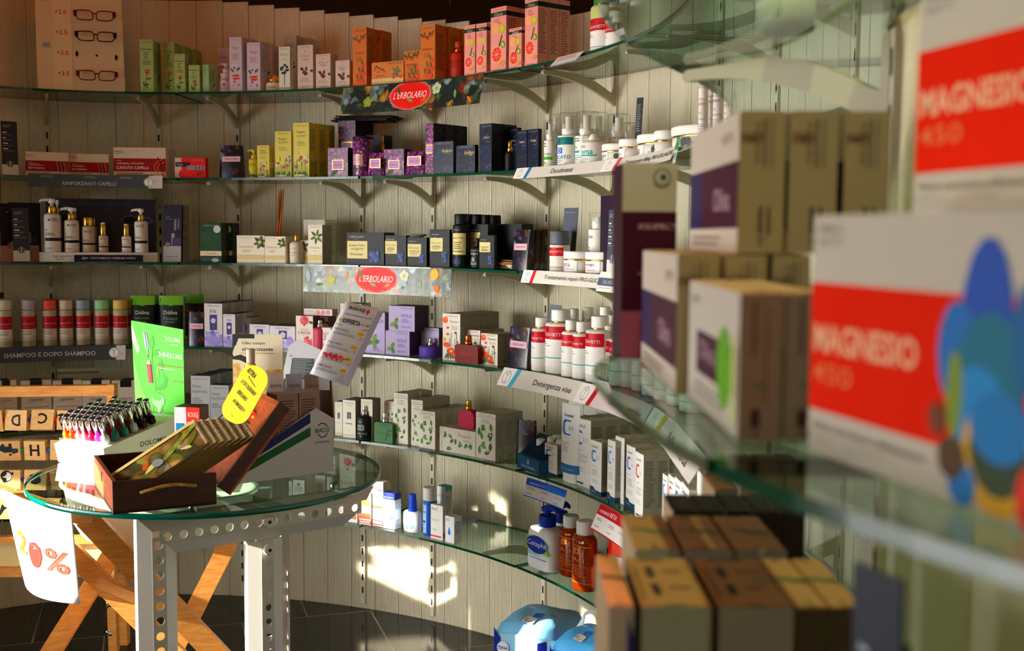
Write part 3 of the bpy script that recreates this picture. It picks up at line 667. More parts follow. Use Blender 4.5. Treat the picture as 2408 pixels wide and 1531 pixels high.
def a_orange(lo=True):
    r = [R(0, 0, 1, 1, 'c87c34'), T('L’ERBOLARIO', .5, .95, .78, '6a3c1c')]
    for u, v in ((.2, .8), (.5, .76), (.78, .82)) : r += [E(u, v, .1, .1, 'c84c20'), Lf(u, v, .3, 60, '5a5c28'), Lf(u, v, .28, 140, '485024')]
    r += [T('ARANCIO', .5, .57, .72, 'a03c20'), L(.25, .5, .8, 3, .03, '8a5c34')]
    for u, v in ((.75, .36), (.55, .24), (.8, .22), (.4, .12), (.7, .1)): r += [E(u, v, .15, .15, 'd04c20'), E(u-.03, v+.02, .06, .06, 'e88040'), Lf(u, v, .4, 110, '5a6a28', .3)]
    return r
OS = [L(.12, .85, .88, 22, .03, '7a4a20')]
bx(1, 830, 862, 65, 'tall orange fruit-print carton at the start of the orange stand', 'c87c34', a_orange(), side=888, st=.03, rows=2, rl='tall orange fruit-print carton at the start of the orange stand', sd=OS, name='cosmetic_carton', step=.012)
bx(1, 874, 949, 145, 'wide low orange gift carton lying lengthwise between two tall orange ones', 'cc8848', [T('L’ERBOLARIO', .72, .92, .5, '7a4820'), [E(.1+.1*i, .68-.08*(i % 2), .035, .035, 'c84c20') for i in range(4)], [Lf(.1+.1*i, .72, .11, 60+50*i, '5a5c28') for i in range(4)], T('ARANCIO', .28, .42, .3, 'a03c20'), R(0, 0, 1, .3, 'dcc090'), [E(.7+.07*i, .45+.12*(i % 3-1), .05, .05, 'd05028') for i in range(4)], [Lf(.78, .55, .16, q*70, '6a7a50') for q in range(5)]], d=.05, st=.035, sd=OS, name='gift_box')
bx(1, 950, 989, 120, 'short orange fruit-print carton leaning on the second tall orange one', 'c87c34', a_orange(), d=.04, st=.04, sd=OS, name='cosmetic_carton')
bx(1, 989, 1023, 59, 'tall orange fruit-print carton next to the red spray bottle', 'c87c34', a_orange(), side=1050, st=.03, rows=3, rl='tall orange carton beside the red spray bottle', sd=OS, name='cosmetic_carton', step=.008)
bo(1, 1051, 1080, 97, 'spray', 'red-orange perfume spray bottle with copper atomiser', 'a83418', [T('ARANCIO', .5, .62, .7, '5c1808'), L(.25, .5, .75, 3, .06, '6a2010')], ring=COPPER, cap='b05030', st=.05, name='perfume_bottle', z0=.1, z1=.7, bodyfrac=.74)
def a_citrus():
    r = [R(0, 0, 1, 1, 'e0a098'), T('L’ERBOLARIO', .5, .965, .7, 'b05838'), R(0, .86, 1, .93, '20301e'), T('Citrus', .5, .895, .52, 'c8c8a8'), L(.25, .82, .75, 3, .03, 'b46a60')]
    r += [E(.3, .68, .24, .24, 'e8b080'), E(.75, .66, .2, .2, 'b8b840'), E(.72, .67, .1, .14, 'd0cc60'), E(.4, .28, .36, .36, 'e8c0a0'), E(.4, .28, .32, .32, 'd8402c')]
    r += [St([(.4, .28), (.4+.3*cos(q*.785), .28+.3*sin(q*.785)*.3)], .02, 'f0b8a0') for q in range(8)]
    r += [E(.8, .42, .13, .16, '6a9030', 30), E(.8, .42, .08, .11, 'c0cc70', 30), E(.75, .14, .2, .12, 'd0a060'), St([(.55, .4), (.75, .56)], .05, '445c20'), L(.2, .05, .8, 1, .03, 'b46a60')]
    return r
CS = [R(0, .86, 1, .93, '1c2818'), L(.12, .82, .88, 20, .032, '8a6254')]
bx(1, 1092, 1117, 60, 'slim pink grapefruit-print carton after the red spray bottle', 'dca49c', a_citrus(), side=1119, st=.025, sd=CS, d=.035, name='cosmetic_carton')
bx(1, 1120, 1144, 56, 'slim pink grapefruit-print carton in front of the big one', 'dca49c', a_citrus(), side=1153, st=.025, sd=CS, name='cosmetic_carton')
bx(1, 1154, 1190, 17, 'large pink grapefruit-print carton with dark green band', 'dca49c', a_citrus(), side=1222, st=.03, sd=CS, rows=2, rl='large pink grapefruit-print carton', name='cosmetic_carton')
bx(1, 1197, 1226, 66, 'short pink grapefruit-print carton between two tall ones', 'dca49c', a_citrus(), side=1233, st=.02, sd=CS, name='cosmetic_carton', d=.03)
bx(1, 1234, 1264, -6, 'tallest grapefruit-print carton, its top cut off above', 'dca49c', a_citrus(), side=1289, st=.03, sd=CS, rows=3, rl='tallest grapefruit-print carton of the next stack', name='cosmetic_carton')
def a_red(t1='FARMACIA', t2='VIETTI'): return [R(0, .62, 1, 1, 'b01828'), T(t1+t2, .5, .74, .8, 'e8d4d4'), R(0, 0, 1, .62, 'ece8e2'), L(.08, .52, .62, 2, .07, '6a6a70'), L(.08, .34, .5, 2, .05, 'aaa8a8'), R(.05, .1, .95, .12, '5a80a8')]
bo(1, 1375, 1412, -8, 'cap', 'greenish shampoo bottle with green lid on the top shelf end', 'c8c88c', a_red(), cap='3c7c34', st=.045, capr=.8, z0=.08, z1=.62, bodyfrac=.86, name='shampoo_bottle')
bo(1, 1414, 1441, 25, 'cap', 'white red-labelled bottle next to the green-lidded one', 'e4ded4', a_red(), cap='e8e4de', st=.05, capr=.7, z0=.08, z1=.7, bodyfrac=.86, name='shampoo_bottle')
# the eyeglass stand
def eyestand():
    Pt, w, h, hd, n, r = place(1, 88, 294, -150, .05)
    t = vessel('eyeglass_stand', 'cream reading glasses stand with red dioptre numbers', 'glasses stand', Pt, hd); mb = MB(); c = .014
    out = [(-w/2+c, 0), (w/2-c, 0), (w/2-c*.3, c*.3), (w/2, c), (w/2-.012, h), (-w/2-.004, h), (-w/2, c), (-w/2+c*.3, c*.3)]
    m = len(out); vs = [V((x, y, z)) for y in (0, .012) for x, z in out]
    mb.add(vs, [list(range(m)), list(range(m, 2*m))[::-1]]+[[(q+1) % m, q, m+q, m+(q+1) % m] for q in range(m)], 'e8d4b8')
    mb.box(-w*.31, -w*.1, -.0012, 0, h*.01, h*.995, 'f0dcbc')
    zz = lambda y: solve_dir(Pt, V((0, 0, 1)), Y=y)/h
    uu = lambda x: (x-191)/206+.5
    A = [T('+'+s, uu(x), zz(y), .13, 'c02c1c') for s, x, y in (('2.0', 145, 30), ('2.5', 146, 78), ('3.0', 148, 126), ('3.5', 149, 174))]
    for y in (127,): A += [E(uu(181), zz(y), .016, .035, '181410'), E(uu(274), zz(y+5), .016, .035, '181410'), E(uu(228), zz(y+2), .014, .014, '282018')]
    A += [R(uu(102), zz(114), uu(118), zz(104), 'a8b4b0'), R(uu(100), zz(6), uu(116), zz(-2), 'a8b4b0')]
    art(mb, A, w, h, lambda a, b, o: V((a, -.0014-o, b))); mb.build('board', t); rz = hd
    def specs(xa, xb, y, col, label, tem):
        X0, X1 = (uu(xa)-.5)*w, (uu(xb)-.5)*w; z = zz(y)*h; W_ = X1-X0; pos = Pt+r*((X0+X1)/2)+n*.016+V((0, 0, z)); g = vessel('reading_glasses', label, 'glasses', pos, rz)
        mb = MB(); le = MB()
        for sx in (-1, 1):
            cx = sx*W_*.235; rx, ry = W_*.195, W_*.115; pts = []
            for q in range(21):
                a = 2*pi*q/20; ex = abs(cos(a))**.45*(1 if cos(a) > 0 else -1); ey = abs(sin(a))**.6*(1 if sin(a) > 0 else -1); pts.append((cx+rx*ex+sx*.002*ey, -.004, ry*ey-sx*0))
            mb.tube(pts, .002, col, 6); le.add([V((p[0], -.004, p[2])) for p in pts[:-1]], [list(range(20))], CLEAR)
            mb.box(cx+sx*rx-.003, cx+sx*rx+.008 if sx > 0 else cx+sx*rx+.003, -.006, .006, -.001, ry*.95, col) if sx > 0 else mb.box(cx-rx-.008, cx-rx+.003, -.006, .006, -.001, ry*.95, col)
        mb.tube([(-W_*.05, -.004, W_*.03), (0, -.006, W_*.05), (W_*.05, -.004, W_*.03)], .0024, col, 6); mb.build('frame', g); le.build('lens', g)
        tm = MB()
        for sx in (-1, 1): tm.tube([(sx*W_*.49, .0, W_*.05), (sx*W_*.47, .002, 0), (sx*W_*.44, .0025, -W_*.04)], .0016, tem, 6)
        tm.build('temple', g)
    specs(175, 277, 37, '5c1010', 'dark red rectangular reading glasses beside +2.0 on the stand', '3c0c0c')
    specs(177, 278, 86, '101014', 'black rectangular reading glasses beside +2.5 on the stand', '101014')
    specs(178, 279, 178, '641414', 'slim half-moon dark red reading glasses beside +3.5 on the stand', '3c0c0c')
eyestand()
strip(1, 808, 1138, 'dark botanical banner with red oval logo under the top shelf', -.004, .088, BOTANIC, [E(.475, .55, .15, .081, 'e8d8d0'), E(.475, .55, .147, .079, 'd0281c'), E(.475, .55, .138, .072, 'e89888', n=30), E(.475, .55, .136, .0705, 'd0281c', n=30), T('L’ERBOLARIO', .475, .55, .235, 'f4e4d8', h=.24, sh=.15), [Lf(.1+.1*q, .3+.1*(q % 4), .05, 40*q, ('48622c', '8a9a60', 'c87830')[q % 3]) for q in range(9)], Fl(.66, .7, .03, 'c8ccb0', '90a050'), Fl(.18, .4, .028, '98a050', 'b8b060')], tilt=.02, name='brand_banner', cat='banner')
strip(1, 1124, 1192, 'pinkish price card hanging askew under the citrus cartons', .002, .014, 'c8a898', [L(.1, .9, .9, 2, .2, 'a07c70')], tilt=.05, name='price_card', cat='price card')
strip(1, 1312, 1374, 'small white price ticket clipped near the top shelf seam', .004, .03, 'ddd8d0', [L(.1, .85, .9, 2, .2, 'b08078'), R(0, 0, 1, .1, '5878a8')], tilt=.03, name='price_card', cat='price card')
# ================================================================ second tier
card(2, 5, 43, 284, 'dark grey price card with white foot before the striped hair boxes', '34363c', pricelines(.2), st=.05)
def a_hair(t1, t2, w2=.55, arc_=False):
    r = [R(0, 0, 1, 1, 'd8c8b8'), R(0, .2, 1, .64, '8c1018'), T('FARMACIA', .1, .87, .17, '504848', h=.05), T('VIETTI', .12, .81, .2, '706860', h=.04), L(.06, .57, .2, 1, .04, 'd8a8a0'), T(t1, .06+w2*.36, .47, w2*.72, 'e8d8cc'), T(t2, .06+w2*.42, .33, w2*.85, 'f0e4d8'), L(.06, .16, .8, 2, .06, '5c5048')]
    if arc_: r += [St([(.94, .62), (.84, .54), (.78, .4), (.79, .26), (.86, .12)], .016, 'd07840'), St([(.97, .52), (.88, .46), (.84, .36), (.86, .22)], .014, 'd07840'), St([(.84, .7), (.9, .5), (.93, .24)], .014, '201014'), E(.94, .12, .035, .045, 'c89040')]
    else: r += [St([(u, .62), (u+.03, .4), (u+.05, .03)], .012, c) for u, c in ((.72, 'c8a080'), (.76, '403048'), (.8, 'c8a080'), (.84, '403048'), (.88, 'c8a080'), (.92, 'a08070'))]
    return r
bx(2, 60, 161, 358, 'white and dark red hair capsule box with hair strands, beside the grey card', 'd8c8b8', a_hair('CISTINA e', 'METIONINA', .45), d=.045, st=.03, sd=(), rows=2, rl='white and dark red hair capsule box', name='medicine_box')
bx(2, 163, 256, 362, 'second white and dark red hair capsule box, its corner tucked behind the first', 'd0c0b0', a_hair('CISTINA e', 'METIONINA', .45), d=.045, side=266, st=.045, sd=(), name='medicine_box')
bx(2, 267, 390, 347, 'largest dark red and white hair-loss vial box with orange swirl', 'd8c8b8', a_hair('ADENOSINA e TRICHOGEN', 'CADUTA CAPELLI', .72, True), side=402, st=.03, sd=(), rows=2, rl='largest dark red and white hair-loss vial box', name='medicine_box')
bx(2, 411, 483, 371, 'small bright red and white promotional box reading 1+1', 'c81818', [R(0, 0, .22, 1, 'd0b8b0'), E(.22, .2, .1, .12, 'c81818'), R(.02, .56, .5, .78, '241418'), T('Caps', .16, .66, .2, 'c8b0a8'), R(.4, .4, .98, .62, '988a8c'), T('ROUGJ', .75, .88, .36, 'e8685c'), T('1+1', .8, .5, .24, '181010'), T('-50%', .82, .28, .24, '481010'), L(.7, .18, .95, 1, .08, '481010')], side=490, st=.03, sd=(), name='medicine_box')
pouch(2, 514, 570, 341, 'dark floral scented sachet near the yellow lotion bottle, second shelf')
def a_prato(seed=0, white=True):
    rg = random.Random(seed); r = [ERB('a09048'), T('Regine', .5, .83, .5, '6a6430'), T('dei prati', .5, .76, .56, '6a6430'), L(.25, .66, .8, 3, .03, '9a9058')]
    for i in range(9): u = .06+.105*i; r += [St([(u, .02), (u+rg.uniform(-.04, .04), rg.uniform(.2, .36))], .02, '4c7430'), Lf(u, .03, .3, rg.uniform(30, 150), ('3c7024', '548a34', '2c5c20')[i % 3])]
    for i in range(10):
        u, v, c = rg.uniform(.1, .9), rg.uniform(.16, .46), ('4858a8', 'd8d4e8', 'c84828', '8878c0', 'e8d858')[i % 5]; r.append(Fl(u, v, .085 if i % 2 else .06, c))
    return r+([R(.1, .03, .7, .055, 'e8e4d0')] if white else [])
YS = [L(.15, .88, .88, 10, .04, '8a7c3c'), [St([(.1+.16*i, .02), (.14+.15*i, .3)], .05, '3c4c20') for i in range(6)]]
bo(2, 580, 604, 351, 'pump', 'small yellow flower-print lotion pump bottle on the second shelf', 'c8bc48', [L(.25, .85, .75, 3, .06, '7a7430'), [Lf(.1+.16*i, .02, .25, 70+15*i, '4c6a20') for i in range(6)], Fl(.25, .3, .08, '4858a8')], ring='c8bc50', cap='d0c450', st=.05, z0=.03, z1=.6, name='lotion_bottle')
bx(2, 605, 633, 342, 'shortest yellow meadow-flower carton beside the yellow bottle', 'd8cc74', a_prato(1), side=645, st=.03, sd=YS, name='cosmetic_carton')
bx(2, 647, 685, 309, 'middle-height yellow meadow-flower carton on the second shelf', 'd8cc74', a_prato(2), side=688, st=.03, sd=YS, d=.05, name='cosmetic_carton')
bx(2, 690, 727, 289, 'tallest yellow meadow-flower carton next to the lilac boxes', 'd8cc74', a_prato(3), side=742, st=.03, sd=YS, rows=3, rl='tallest yellow meadow-flower carton', name='cosmetic_carton', step=.012)
def a_lilac(v=.4, s=.3, wd=.56):
    return [[E(.15+.11*(i % 7), .2+.09*i, .06, .05, ('c868b0', 'a04890', 'd890cc')[i % 3]) for i in range(9)], Lf(.15, .04, .5, 40, '4c6040'), R(.5-wd/2-.03, v-s/2-.02, .5+wd/2+.03, v+s/2+.02, INKGOLD), R(.5-wd/2, v-s/2, .5+wd/2, v+s/2, 'c49cc8'), T('Lillà Lillà', .5, v, wd*.75, '8a5c94')]
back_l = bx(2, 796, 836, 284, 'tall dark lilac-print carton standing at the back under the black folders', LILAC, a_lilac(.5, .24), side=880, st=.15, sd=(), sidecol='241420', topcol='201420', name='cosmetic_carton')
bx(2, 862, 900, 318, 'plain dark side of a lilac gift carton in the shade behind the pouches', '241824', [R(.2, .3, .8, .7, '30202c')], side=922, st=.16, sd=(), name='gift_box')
def folders():
    p = back_l.pos.copy()
    for i in range(3):
        mb = MB().box(-.105+.006*i, .105+.004*i, -.05, .05, 0, .0035, '100c0e').box(-.103, .103, -.052, -.048, 0, .005, '181416')
        o = mb.build('flat_folder', None, (p.x+.03+.008*i, p.y-.005*i, back_l.top+.0062*i), back_l.o.rotation_euler.z+rad(8+3*i)); tag(o, f'flat black folder lying over the dark lilac carton, {("undermost", "middle", "uppermost")[i]} of three', 'folder', 'flat black folders')
folders()
bx(2, 771, 818, 348, 'square lilac-print carton at the start of the lilac row', LILAC, a_lilac(.42, .3, .5), side=822, st=.03, sd=(), sidecol='2c1a2c', d=.04, name='cosmetic_carton')
def drum(k, x0, x1, yt, label, mat, els, st=.03, name='cardboard_tube', lid='281c28', **kw):
    Pt, w, h, hd, n, r = place(k, x0, x1, yt, st, **kw); t = vessel(name, label, 'box', Pt-n*w/2, hd); mb = MB().lathe(rnd(w/2, 0, h*.93, .001), mat, 28); curved_art(mb, els, w/2, 0, h*.93, 120); mb.build('body', t); MB().lathe(rnd(w/2*1.01, h*.93, h, .001), lid, 28).build('lid', t); return t
drum(2, 820, 860, 320, 'tall lilac-print talc drum with dark lid', LILAC, a_lilac(.45, .24, .5), st=.02)
pouch(2, 862, 901, 358, 'lilac-print scented sachet beside the tall drum', mat=LILAC, lab=False, st=.02)
bx(2, 903, 950, 351, 'lilac-print carton between the two lilac pouches', LILAC, a_lilac(.42, .3, .5), side=953, st=.03, sd=(), sidecol='2c1a2c', d=.04, name='cosmetic_carton')
pouch(2, 950, 997, 355, 'wide lilac-print sachet next to the tall thin lilac carton', mat=LILAC, lab=False, st=.025)
for x0, x1, yt, st_ in ((868, 896, 366, .0185), (956, 992, 364, .0235)):
    Pt, w, h, hd, n, r = place(2, x0, x1, yt, st_-.006)
    zc = SHZ[1]+.026 if x0 < 900 else SHZ[1]+.03
    mb = MB(); art(mb, [R(0, 0, 1, 1, INKGOLD), R(.07, .07, .93, .93, 'c49cc8'), T('Lillà Lillà', .5, .5, .74, '8a5c94')], w*.9, .03, lambda a, b, o: V((a, -o, b)))
    tag(mb.build('sachet_label', None, V((Pt.x, Pt.y, zc)), hd), 'gold-edged mauve label on the lilac sachet '+('beside the tall drum' if x0 < 900 else 'by the tall thin carton'), 'label')
bo(2, 884, 902, 317, 'spray', 'black perfume bottle with gold atomiser behind the lilac pouches', '141016', [], ring=GOLD, cap=GOLD, st=.1, name='perfume_bottle', bodyfrac=.6, capr=.42)
bx(2, 1000, 1019, 290, 'tall thin lilac-print carton, edge of the dark row', LILAC, a_lilac(.5, .14, .7), side=1044, st=.03, sd=(), sidecol='1c1018', topcol='201420', rows=3, rl='tall thin dark-sided lilac carton', name='cosmetic_carton', step=.004)
def a_ind(t='Indaco', v=.72, u=.7): return [T('L’ERBOLARIO', .5, .95, .8, '7c8090'), T(t, u, v, .5, 'd8c088', sh=.25), L(.5, v-.09, .9, 1, .02, '8c8a88')]
bx(2, 1019, 1066, 333, 'dark blue indigo-print carton beside the tall thin lilac one', INDIGO, a_ind(), side=1072, st=.03, sd=(), sidecol='0c0e18', topcol='0c0e18', d=.05, name='cosmetic_carton')
bx(2, 1073, 1117, 342, 'shorter dark blue indigo-print carton with gold lettering', INDIGO, a_ind('Indigo'), side=1125, st=.03, sd=(), sidecol='0c0e18', topcol='0c0e18', name='cosmetic_carton')
bx(2, 1127, 1156, 291, 'tall dark blue indigo-print carton before the slim black perfume', INDIGO, a_ind(u=.6), side=1185, st=.03, sd=(), sidecol='0c0e18', topcol='0c0e18', rows=2, rl='tall dark blue indigo-print carton', name='cosmetic_carton')
bo(2, 1182, 1198, 331, 'spray', 'slim black perfume bottle with gold atomiser among indigo cartons', '0e1018', [], ring=GOLD, cap=GOLD, st=.05, name='perfume_bottle', bodyfrac=.66, capr=.5)
bx(2, 1195, 1217, 301, 'dark blue indigo-print carton just behind the slim black perfume', INDIGO, a_ind(u=.55), side=1226, st=.1, sd=(), sidecol='0c0e18', topcol='0c0e18', name='cosmetic_carton')
bx(2, 1215, 1239, 307, 'dark blue indigo-print carton, last but one before the white bottles', INDIGO, a_ind(u=.55), side=1246, st=.06, sd=(), sidecol='0c0e18', topcol='0c0e18', name='cosmetic_carton')
bx(2, 1241, 1266, 304, 'dark blue indigo-print carton touching the green-banded white bottle', INDIGO, a_ind('Indigo', u=.55), side=1272, st=.05, sd=(), sidecol='0c0e18', topcol='0c0e18', name='cosmetic_carton')
def a_deo(c, t='DEO', c2='2878c8', t2='DELICATO'): return [R(0, .72, 1, .98, c), L(.1, .92, .8, 2, .08, '204848'), R(.1, .42, .62, .62, c2), T(t, .36, .52, .4, 'e8f0f8'), T(t2, .5, .3, .8, '4878a8'), L(.15, .2, .7, 2, .06, '6890a8'), R(.1, .03, .8, .05, '4c8cb0')]
WH = 'ece9e2'
bo(2, 1273, 1291, 282, 'airless', 'slim white deodorant with green band, first of the white bottles', WH, [L(.1, .95, .9, 2, .1, '606468'), R(0, .3, 1, .42, '5ca040'), T('SENSITIVO', .5, .52, .9, '6a9058'), E(.5, .18, .08, .08, '80b070')], st=.04, bodyfrac=.58, z0=.03, z1=.55, name='deodorant_bottle')
bo(2, 1291, 1304, 268, 'airless', 'white teal-labelled deodorant peeking out behind the front one', WH, a_deo('187878'), st=.1, bodyfrac=.56, z0=.03, z1=.5, name='deodorant_bottle')
bo(2, 1300, 1332, 264, 'airless', 'large white deodorant with teal and blue labels and clear cap', WH, a_deo('187878'), st=.03, bodyfrac=.58, z0=.03, z1=.56, name='deodorant_bottle')
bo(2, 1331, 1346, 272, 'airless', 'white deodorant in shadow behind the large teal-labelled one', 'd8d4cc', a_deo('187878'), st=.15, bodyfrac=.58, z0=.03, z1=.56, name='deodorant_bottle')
bo(2, 1342, 1373, 261, 'airless', 'white pump bottle with pale lettering behind the round-topped one', WH, [L(.1, .95, .9, 2, .08, '5c6468'), T('Crema', .3, .66, .4, '38a0a0'), R(.05, .44, .6, .52, '38a0a0'), L(.1, .36, .8, 3, .07, '70a8b0')], st=.055, bodyfrac=.56, z0=.03, z1=.54, name='deodorant_bottle')
def domed():
    Pt, w, h, hd, n, r = place(2, 1356, 1387, 302, .02); t = vessel('roll_on_deodorant', 'white roll-on deodorant with clear domed cap', 'deodorant', Pt-n*w/2, hd); R_ = w/2
    mb = MB().lathe([(R_*.9, 0), (R_*.98, .003), (R_, .01), (R_, h*.58), (R_*.85, h*.66)], WH, 24); curved_art(mb, [L(.2, .95, .85, 2, .07, '5c6468'), T('Crema', .5, .66, .7, '28a098'), R(.02, .42, .98, .5, '38b0a0'), L(.15, .34, .85, 4, .06, '9098a0')], R_, 0, h*.56); mb.build('body', t)
    MB().lathe([(R_*.4, h*.66), (R_*.42, h*.74), (R_*.3, h*.84), (R_*.05, h*.88)], 'f0eee8', 18).build('roller', t)
    MB().lathe([(R_*.9, h*.6), (R_*.92, h*.75), (R_*.75, h*.92), (R_*.35, h*.99), (.0004, h)], CLEAR, 22).build('clear_cap', t)
domed()
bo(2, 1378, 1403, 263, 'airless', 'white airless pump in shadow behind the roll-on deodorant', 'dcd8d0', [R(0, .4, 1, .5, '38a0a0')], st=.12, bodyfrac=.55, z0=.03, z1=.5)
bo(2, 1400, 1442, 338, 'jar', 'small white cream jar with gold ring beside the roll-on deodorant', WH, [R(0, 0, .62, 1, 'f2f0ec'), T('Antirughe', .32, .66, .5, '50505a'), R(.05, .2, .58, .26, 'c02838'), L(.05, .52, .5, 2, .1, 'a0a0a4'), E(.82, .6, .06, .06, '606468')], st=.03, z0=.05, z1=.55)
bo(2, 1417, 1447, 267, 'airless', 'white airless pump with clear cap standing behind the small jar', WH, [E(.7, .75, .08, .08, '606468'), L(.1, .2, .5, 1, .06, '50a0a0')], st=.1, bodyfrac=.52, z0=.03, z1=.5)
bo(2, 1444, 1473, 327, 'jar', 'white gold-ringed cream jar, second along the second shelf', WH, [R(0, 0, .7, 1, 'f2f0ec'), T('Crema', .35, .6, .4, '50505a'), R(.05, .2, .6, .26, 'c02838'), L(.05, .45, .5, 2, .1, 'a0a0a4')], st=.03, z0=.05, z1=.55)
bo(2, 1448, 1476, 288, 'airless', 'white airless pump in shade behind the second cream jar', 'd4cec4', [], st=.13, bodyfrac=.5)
bo(2, 1476, 1532, 316, 'jar', 'wide white gold-ringed cream jar before the dark price card', WH, [R(0, 0, .6, 1, 'f2f0ec'), T('Crema', .3, .66, .4, '50505a'), R(.08, .3, .45, .36, 'c02838'), L(.05, .5, .5, 2, .08, 'a0a0a4'), E(.8, .62, .07, .07, '505458'), L(.68, .5, .95, 5, .06, '808084')], st=.035, z0=.04, z1=.55)
card(2, 1489, 1504, 228, 'narrow dark price card behind the wide cream jar', '303238', [L(.15, .9, .8, 12, .035, '8a8a90')], st=.14, yaw=20)
bo(2, 1529, 1552, 307, 'jar', 'small white gold-ringed jar tucked against the largest jar', WH, [T('Crema', .3, .6, .4, '50505a'), R(.05, .25, .5, .31, 'c02838')], st=.05, z0=.04, z1=.55)
bo(2, 1551, 1617, 298, 'jar', 'largest white gold-ringed cream jar on the second shelf', WH, [R(0, 0, .3, 1, 'f2f0ec'), R(.04, .3, .26, .36, 'c02838'), E(.68, .66, .06, .06, '505458'), L(.6, .9, .98, 9, .07, '707074')], st=.035, z0=.04, z1=.55)
for i, (x0, x1, yt) in enumerate(((1637, 1657, 205), (1655, 1673, 196), (1671, 1692, 200), (1690, 1720, 214))):
    bo(2, x0, x1, yt, 'straight', ('tall pinkish-white tester bottle, first of four beyond the large jar', 'tall pinkish-white tester bottle, second of four beyond the large jar', 'tall pinkish-white tester bottle, third of four beyond the large jar', 'tall pinkish-white tester bottle, last of four and reading TESTER')[i], 'e8dcd8', [T('TESTER', .5, .9, .7, '606068'), L(.15, .7, .8, 2, .04, '90a890'), T('IDRATANTE', .5, .52, .85, '90a080'), L(.15, .4, .9, 6, .05, 'a0a0a4')], st=.04+.03*(i % 2), yaw=45, cap='ece4e0', name='tester_bottle', z0=.1, z1=.78, hi=35.9)
strip(2, 65, 383, 'grey shelf strip under the dark red hair boxes', .006, .044, '50565c', [T('RINFORZANTI CAPELLI', .45, .32, .4, 'c4c8cc'), R(.9, 0, 1, 1, 'cfcbc8'), ('M', .9), L(.09, .9, .21, 2, .1, '9aa0a4'), L(.41, .9, .5, 2, .1, '9aa0a4'), L(.68, .88, .8, 2, .1, '9aa0a4'), L(.92, .6, .98, 2, .08, 'a0a0a4')], tilt=.008)
strip(2, 1216, 1430, 'white shelf strip for deodorants with a blue stripe', .004, .031, 'd4d0c8', [R(0, 0, .11, 1, 'e8e6e0'), ('M', .055), P([(.105, 0), (.135, 0), (.155, 1), (.125, 1)], '2c78a8'), T('Deodoranti', .5, .5, .24, '2c2c30', h=.42, sh=.1)], tilt=.016)
strip(2, 1424, 1593, 'white shelf strip for lifting cream with a pink stripe', .004, .031, 'd4d0c8', [R(0, 0, .13, 1, 'e8e6e0'), ('M', .065), P([(.13, 0), (.165, 0), (.19, 1), (.155, 1)], 'd0586a'), T('Trattamento lifting PRO-COLLAGENE', .62, .5, .72, '2c2c30', h=.42, sh=.1)], tilt=.016)
strip(2, 1592, 1634, 'green and white price tag reading COSMES at the shelf front', .018, .055, 'ccd4cc', [R(0, .5, 1, 1, '3c9c50'), L(.1, .9, .4, 2, .08, 'd0e8d0'), L(.6, .9, .9, 2, .08, 'd0e8d0'), T('COSMES', .58, .26, .7, '2c7848', h=.24), E(.14, .26, .08, .08, '206038')], tilt=.01, out=.008, name='price_card', cat='price card')
# ================================================================ third tier
for i, (x0, x1, yt, st_) in enumerate(((2, 60, 478, .10), (22, 92, 476, .13))):
    card(3, x0, x1, yt, ('black hair-care leaflet with pinkish foot at the edge of the third shelf', 'black hair-care leaflet behind the first, beside the grey price card')[i], '15131a', [R(0, 0, 1, .27, 'b08478'), E(.45, .27, .17, .17, '8c6c64'), St([(.45, .2), (.45, .34)], .03, 'd0b0a4'), T('TRATTAMENTO', .5, .76, .6, '4a4656'), T('PREMIUM CAPELLI', .5, .7, .7, '4a4656'), E(.3, .85, .08, .04, '6a6678'), R(.6, .3, .95, .42, '3a3444'), R(.66, .3, .74, .5, '8a8690'), L(.5, .14, .9, 2, .03, '8a6a60')], st=st_, name='leaflet', cat='leaflet', d=.006)
card(3, 31, 70, 489, 'dark grey price card with white foot beside the pump bottle display', '3c3e44', pricelines(.21), st=.035)
bx(3, 66, 97, 478, 'plain black folded box in shade between the leaflets and the display', '17141c', [R(.1, .3, .5, .9, '241c30')], st=.14, d=.03, sd=(), name='leaflet_box')
